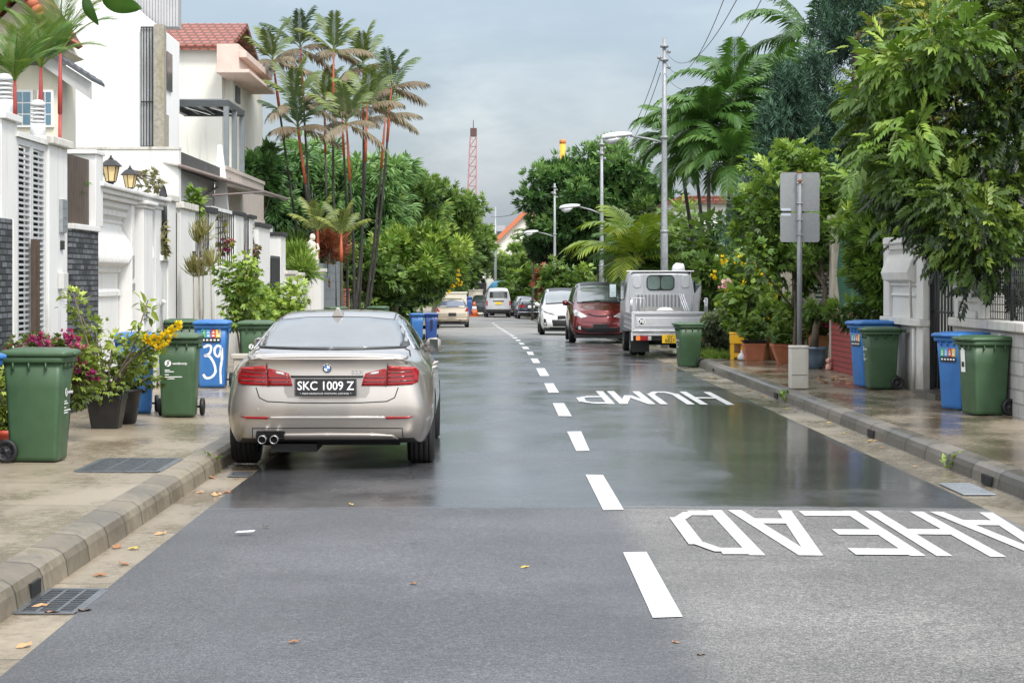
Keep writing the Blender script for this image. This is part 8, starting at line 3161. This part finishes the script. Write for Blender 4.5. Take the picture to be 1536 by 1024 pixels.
for px, py, Y, mt, s, n, lab in ((490, 368, 59.5, LF_RED, .55, 9, 'red-leaved bromeliads topping the grey gate beside the statue'), (440, 390, 53.5, LF_LIME, .28, 10, 'lime green fern clump left of the statue'), (455, 405, 52.0, LF_LIME, .2, 6, 'low lime green shrub just below the fern clump beside the statue'), (430, 372, 60, LF_MID, .5, 9, 'dark green leafy plant behind the low white wall')):
    t = thing('garden_plant', (XP(px, Y), Y, ZP(py, Y) - .9), lab, 'plant')
    C = cl((XP(px, Y), Y, ZP(py, Y)), (s * .8, .4, s * .55), n)
    mb = MB()
    for c in C[::3]:
        p = Vector(c) - Vector(t.location)
        mb.tube([(0, 0, 0), tuple(p)], [.03, .012], 5)
    mb.build('stem', BARK, t)
    foliage('leaves', t, C, .2, 9, .42, mt, 'strap', tint0=.5, droop=-.4)
t = thing('wall_plants', (-5.1, 28.8, 3.0), 'dry twiggy plant on top of the classical wall right of the lanterns', 'plant')
C = np.array([(XP(x, 29), 29 + random.uniform(-.2, .2), ZP(y, 29)) for x, y in ((210, 272), (218, 265), (225, 262), (232, 268), (238, 274), (215, 280), (228, 278))])
plant_in(t, C, .10, 10, .085, MLEAF('leaves_dry', (.10, .09, .05), (.22, .22, .11), (.40, .38, .22)), 'quad', stems=7, tint0=.5)
t = thing('climber', (XP(293, 34), 33.9, 2.6), 'green climber growing over the second arched grille', 'climber')
C = np.array([(XP(x, 34), 33.9, ZP(y, 34)) for x, y in ((290, 298), (294, 292), (300, 300), (292, 310), (296, 320), (290, 330), (298, 305))])
plant_in(t, C, .13, 14, .12, LF_LIME, 'quad', stems=5, tint0=.4)
t = thing('climber', (XP(242, 30.5), 30.2, 2.0), 'yellowish plant hanging on the first arched grille', 'climber')
C = np.array([(XP(x, 30.3), 30.2, ZP(y, 30.3)) for x, y in ((242, 345), (244, 355), (243, 365), (246, 372), (241, 378))])
plant_in(t, C, .10, 14, .10, LF_DRAC, 'quad', stems=3, tint0=.35)
for px0, Y, pts, lab in ((335, 37, ((327, 372), (333, 376), (338, 366), (341, 362), (330, 362), (328, 330), (331, 345)), 'pink orchids hanging on the black grille of the white wall'), (374, 41.3, ((368, 352), (370, 345), (376, 378), (380, 374), (378, 382), (381, 381), (368, 330)), 'pink flowers by the narrow black gate in the white wall')):
    t = thing('hanging_flowers', (-4.85, Y, 2.2), lab, 'flowers')
    C = np.array([(XP(x, Y) + .04, Y, ZP(y, Y)) for x, y in pts])
    plant_in(t, C, .08, 8, .09, LF_YBROWN, 'quad', stems=4, tint0=.4)
    blossoms(t, C[:5], .06, 6, .075, FL_PINK if px0 == 335 else FL_PALE, tint0=.5)
# weeds at the kerbs
for px, py, kz, lab in ((316, 707, 0, 'green weed growing at the foot of the left kerb behind the saloon'), (1427, 705, 0, 'bright green weed growing out of the right kerb inlet'), (1176, 604, 0, 'small weed at the foot of the right kerb level with the service cabinet')):
    Y = F * H / (py - HY)
    t = thing('weed', (XP(px, Y), Y, .0), lab, 'weed')
    mb = MB()
    mb.tube([(0, 0, 0), (.01, 0, .08)], .006, 5)
    mb.build('stem', GREENSTEM, t)
    P = np.array([(random.uniform(-.06, .06), random.uniform(-.06, .06), random.uniform(.02, .12)) for _ in range(16)])
    scatter('leaves', P, P + rng.normal(0, .05, P.shape), .09, .6 + rng.normal(0, .15, 16), 'leaf', LF_LIME, t)
# overhanging branch close above us at the top left
t = thing('overhanging_branch', (-3.6, 8.4, 3.2), 'glossy green leaves of a near branch hanging in at the top left corner', 'branch')
mb = MB()
q = lambda px, py, Y=8.4: W(px, py, Y) - t.location
mb.tube([q(-60, -70), q(60, -35), q(160, -2), q(215, -25)], [.012, .009, .006, .004], 6)
mb.tube([q(110, -18), q(126, 2)], [.004, .003], 5)
mb.build('twig', BARK, t)
lv = [((150, -4), (212, 14), .085, .5), ((124, -8), (146, 38), .05, .35), ((155, -2), (168, -60), .08, .5), ((20, -50), (-6, 24), .07, .6), ((-20, -50), (18, 4), .06, .6), ((60, -40), (100, -80), .08, .5), ((190, -20), (250, -60), .08, .5), ((90, -30), (60, -75), .08, .5)]
V, T, TI = [], [], []
for (x0, y0), (x1, y1), wd, ti in lv:
    a, b = q(x0, y0), q(x1, y1)
    d = (b - a)
    L = d.length
    d.normalize()
    s = d.cross(Vector((0.25, 1, .35))).normalized()
    n = s.cross(d)
    K = 10
    o = len(V)
    for k in range(K + 1):
        u = k / K
        w_ = wd * .5 * (math.sin(PI * u ** .8) ** .7 if 0 < u < 1 else 0)
        c = a + d * L * u - n * .02 * math.sin(PI * u)
        for sgn in (-1, 0, 1):
            V.append(tuple(c + s * w_ * sgn + n * (.012 if sgn else 0)))
            TI.append(ti + (.15 if sgn == 0 else 0))
    for k in range(K):
        for c2 in (0, 1):
            p = o + 3 * k + c2
            T += [(p, p + 1, p + 4), (p, p + 4, p + 3)]
tri_mesh('leaves', V, T, TI, LF_NEAR, t, True)
# ================================================================ sky, sun, camera
SUN_EL, SUN_AZ = 52.0, 150.0      # sun behind us and to the right, veiled by cloud
wd = bpy.data.worlds.new('World')
S.world = wd
wd.use_nodes = True
t = NT(wd)
sky = t.n('ShaderNodeTexSky', sky_type='NISHITA', sun_disc=False, sun_elevation=R(SUN_EL), sun_rotation=R(SUN_AZ), air_density=1.2, dust_density=3.0)
g = t.n('ShaderNodeTexCoord').outputs['Generated']
sep = t.n('ShaderNodeSeparateXYZ', {0: g}).outputs
# cloud cover: blue-grey rain cloud ahead and low, brighter cloud overhead and behind
low = t.ramp(t.rng(sep[2], -.02, .16), [(0, (.28, .333, .392)), (.35, (.30, .357, .422)), (.75, (.345, .42, .51)), (1, (.385, .468, .567))])
n1 = t.noise(t.scalevec(g, (1.0, 1.0, 2.2)), 3.2, 6.0, .6, .4)
n2 = t.noise(t.scalevec(g, (1.0, 1.0, 2.6)), 9.0, 5.0, .6, .3)
cl_ = t.math('MULTIPLY_ADD', n2, .4, t.math('MULTIPLY', n1, .8))
front = t.mix(t.math('MULTIPLY', t.rng(cl_, .50, .74), .55), low, (.64, .69, .74))
dv = t.n('ShaderNodeVectorMath', {0: g, 1: (-.012, .995, .075)}, operation='DISTANCE').outputs['Value']
puff = t.math('MULTIPLY', t.rng(dv, .055, .0), t.rng(n2, .35, .65))
front = t.mix(t.math('MULTIPLY', puff, .55), front, (.66, .71, .75))
up = t.rng(sep[2], .15, .75)
back = t.rng(sep[1], .25, -.5)
bright = t.n('ShaderNodeMix', {0: n1, 2: 1.45, 3: 2.0}).outputs[0]
hi = t.n('ShaderNodeCombineColor', {0: bright, 1: t.math('MULTIPLY', bright, 1.02), 2: t.math('MULTIPLY', bright, 1.05)}).outputs[0]
col = t.mix(t.math('MAXIMUM', up, t.math('MULTIPLY', back, .9)), front, hi)
b1 = t.n('ShaderNodeBackground', {0: sky.outputs[0], 1: 0.05})
b2 = t.n('ShaderNodeBackground', {0: col, 1: 1.0})
add = t.n('ShaderNodeAddShader', {0: b1.outputs[0], 1: b2.outputs[0]})
t.n('ShaderNodeOutputWorld', {0: add.outputs[0]})

sl = bpy.data.lights.new('sun', 'SUN')
sl.energy = 3.0
sl.angle = R(12)
sl.color = (1.0, .965, .91)
so = bpy.data.objects.new('sun', sl)
COL.objects.link(so)
so.location = (20, -20, 40)
sd = Vector((math.sin(R(SUN_AZ)) * math.cos(R(SUN_EL)), math.cos(R(SUN_AZ)) * math.cos(R(SUN_EL)), math.sin(R(SUN_EL))))
so.rotation_euler = (-sd).to_track_quat('-Z', 'Y').to_euler()

cam = bpy.data.cameras.new('camera')
cam.sensor_width = 36
cam.lens = F / 1536 * 36
cam.shift_x = (768 - VX) / 1536
cam.shift_y = (HY - 512) / 1536
cam.clip_start = .2
cam.clip_end = 6000
co = bpy.data.objects.new('camera', cam)
COL.objects.link(co)
co.location = (0, 0, H)
co.rotation_euler = (PI / 2, 0, 0)
S.camera = co
S.view_settings.view_transform = 'Standard'
S.view_settings.look = 'None'
S.view_settings.exposure = 0
S.cycles.use_denoising = True
S.cycles.max_bounces = 6
S.cycles.diffuse_bounces = 3
S.cycles.glossy_bounces = 3
S.cycles.transmission_bounces = 3
S.cycles.sample_clamp_indirect = 8
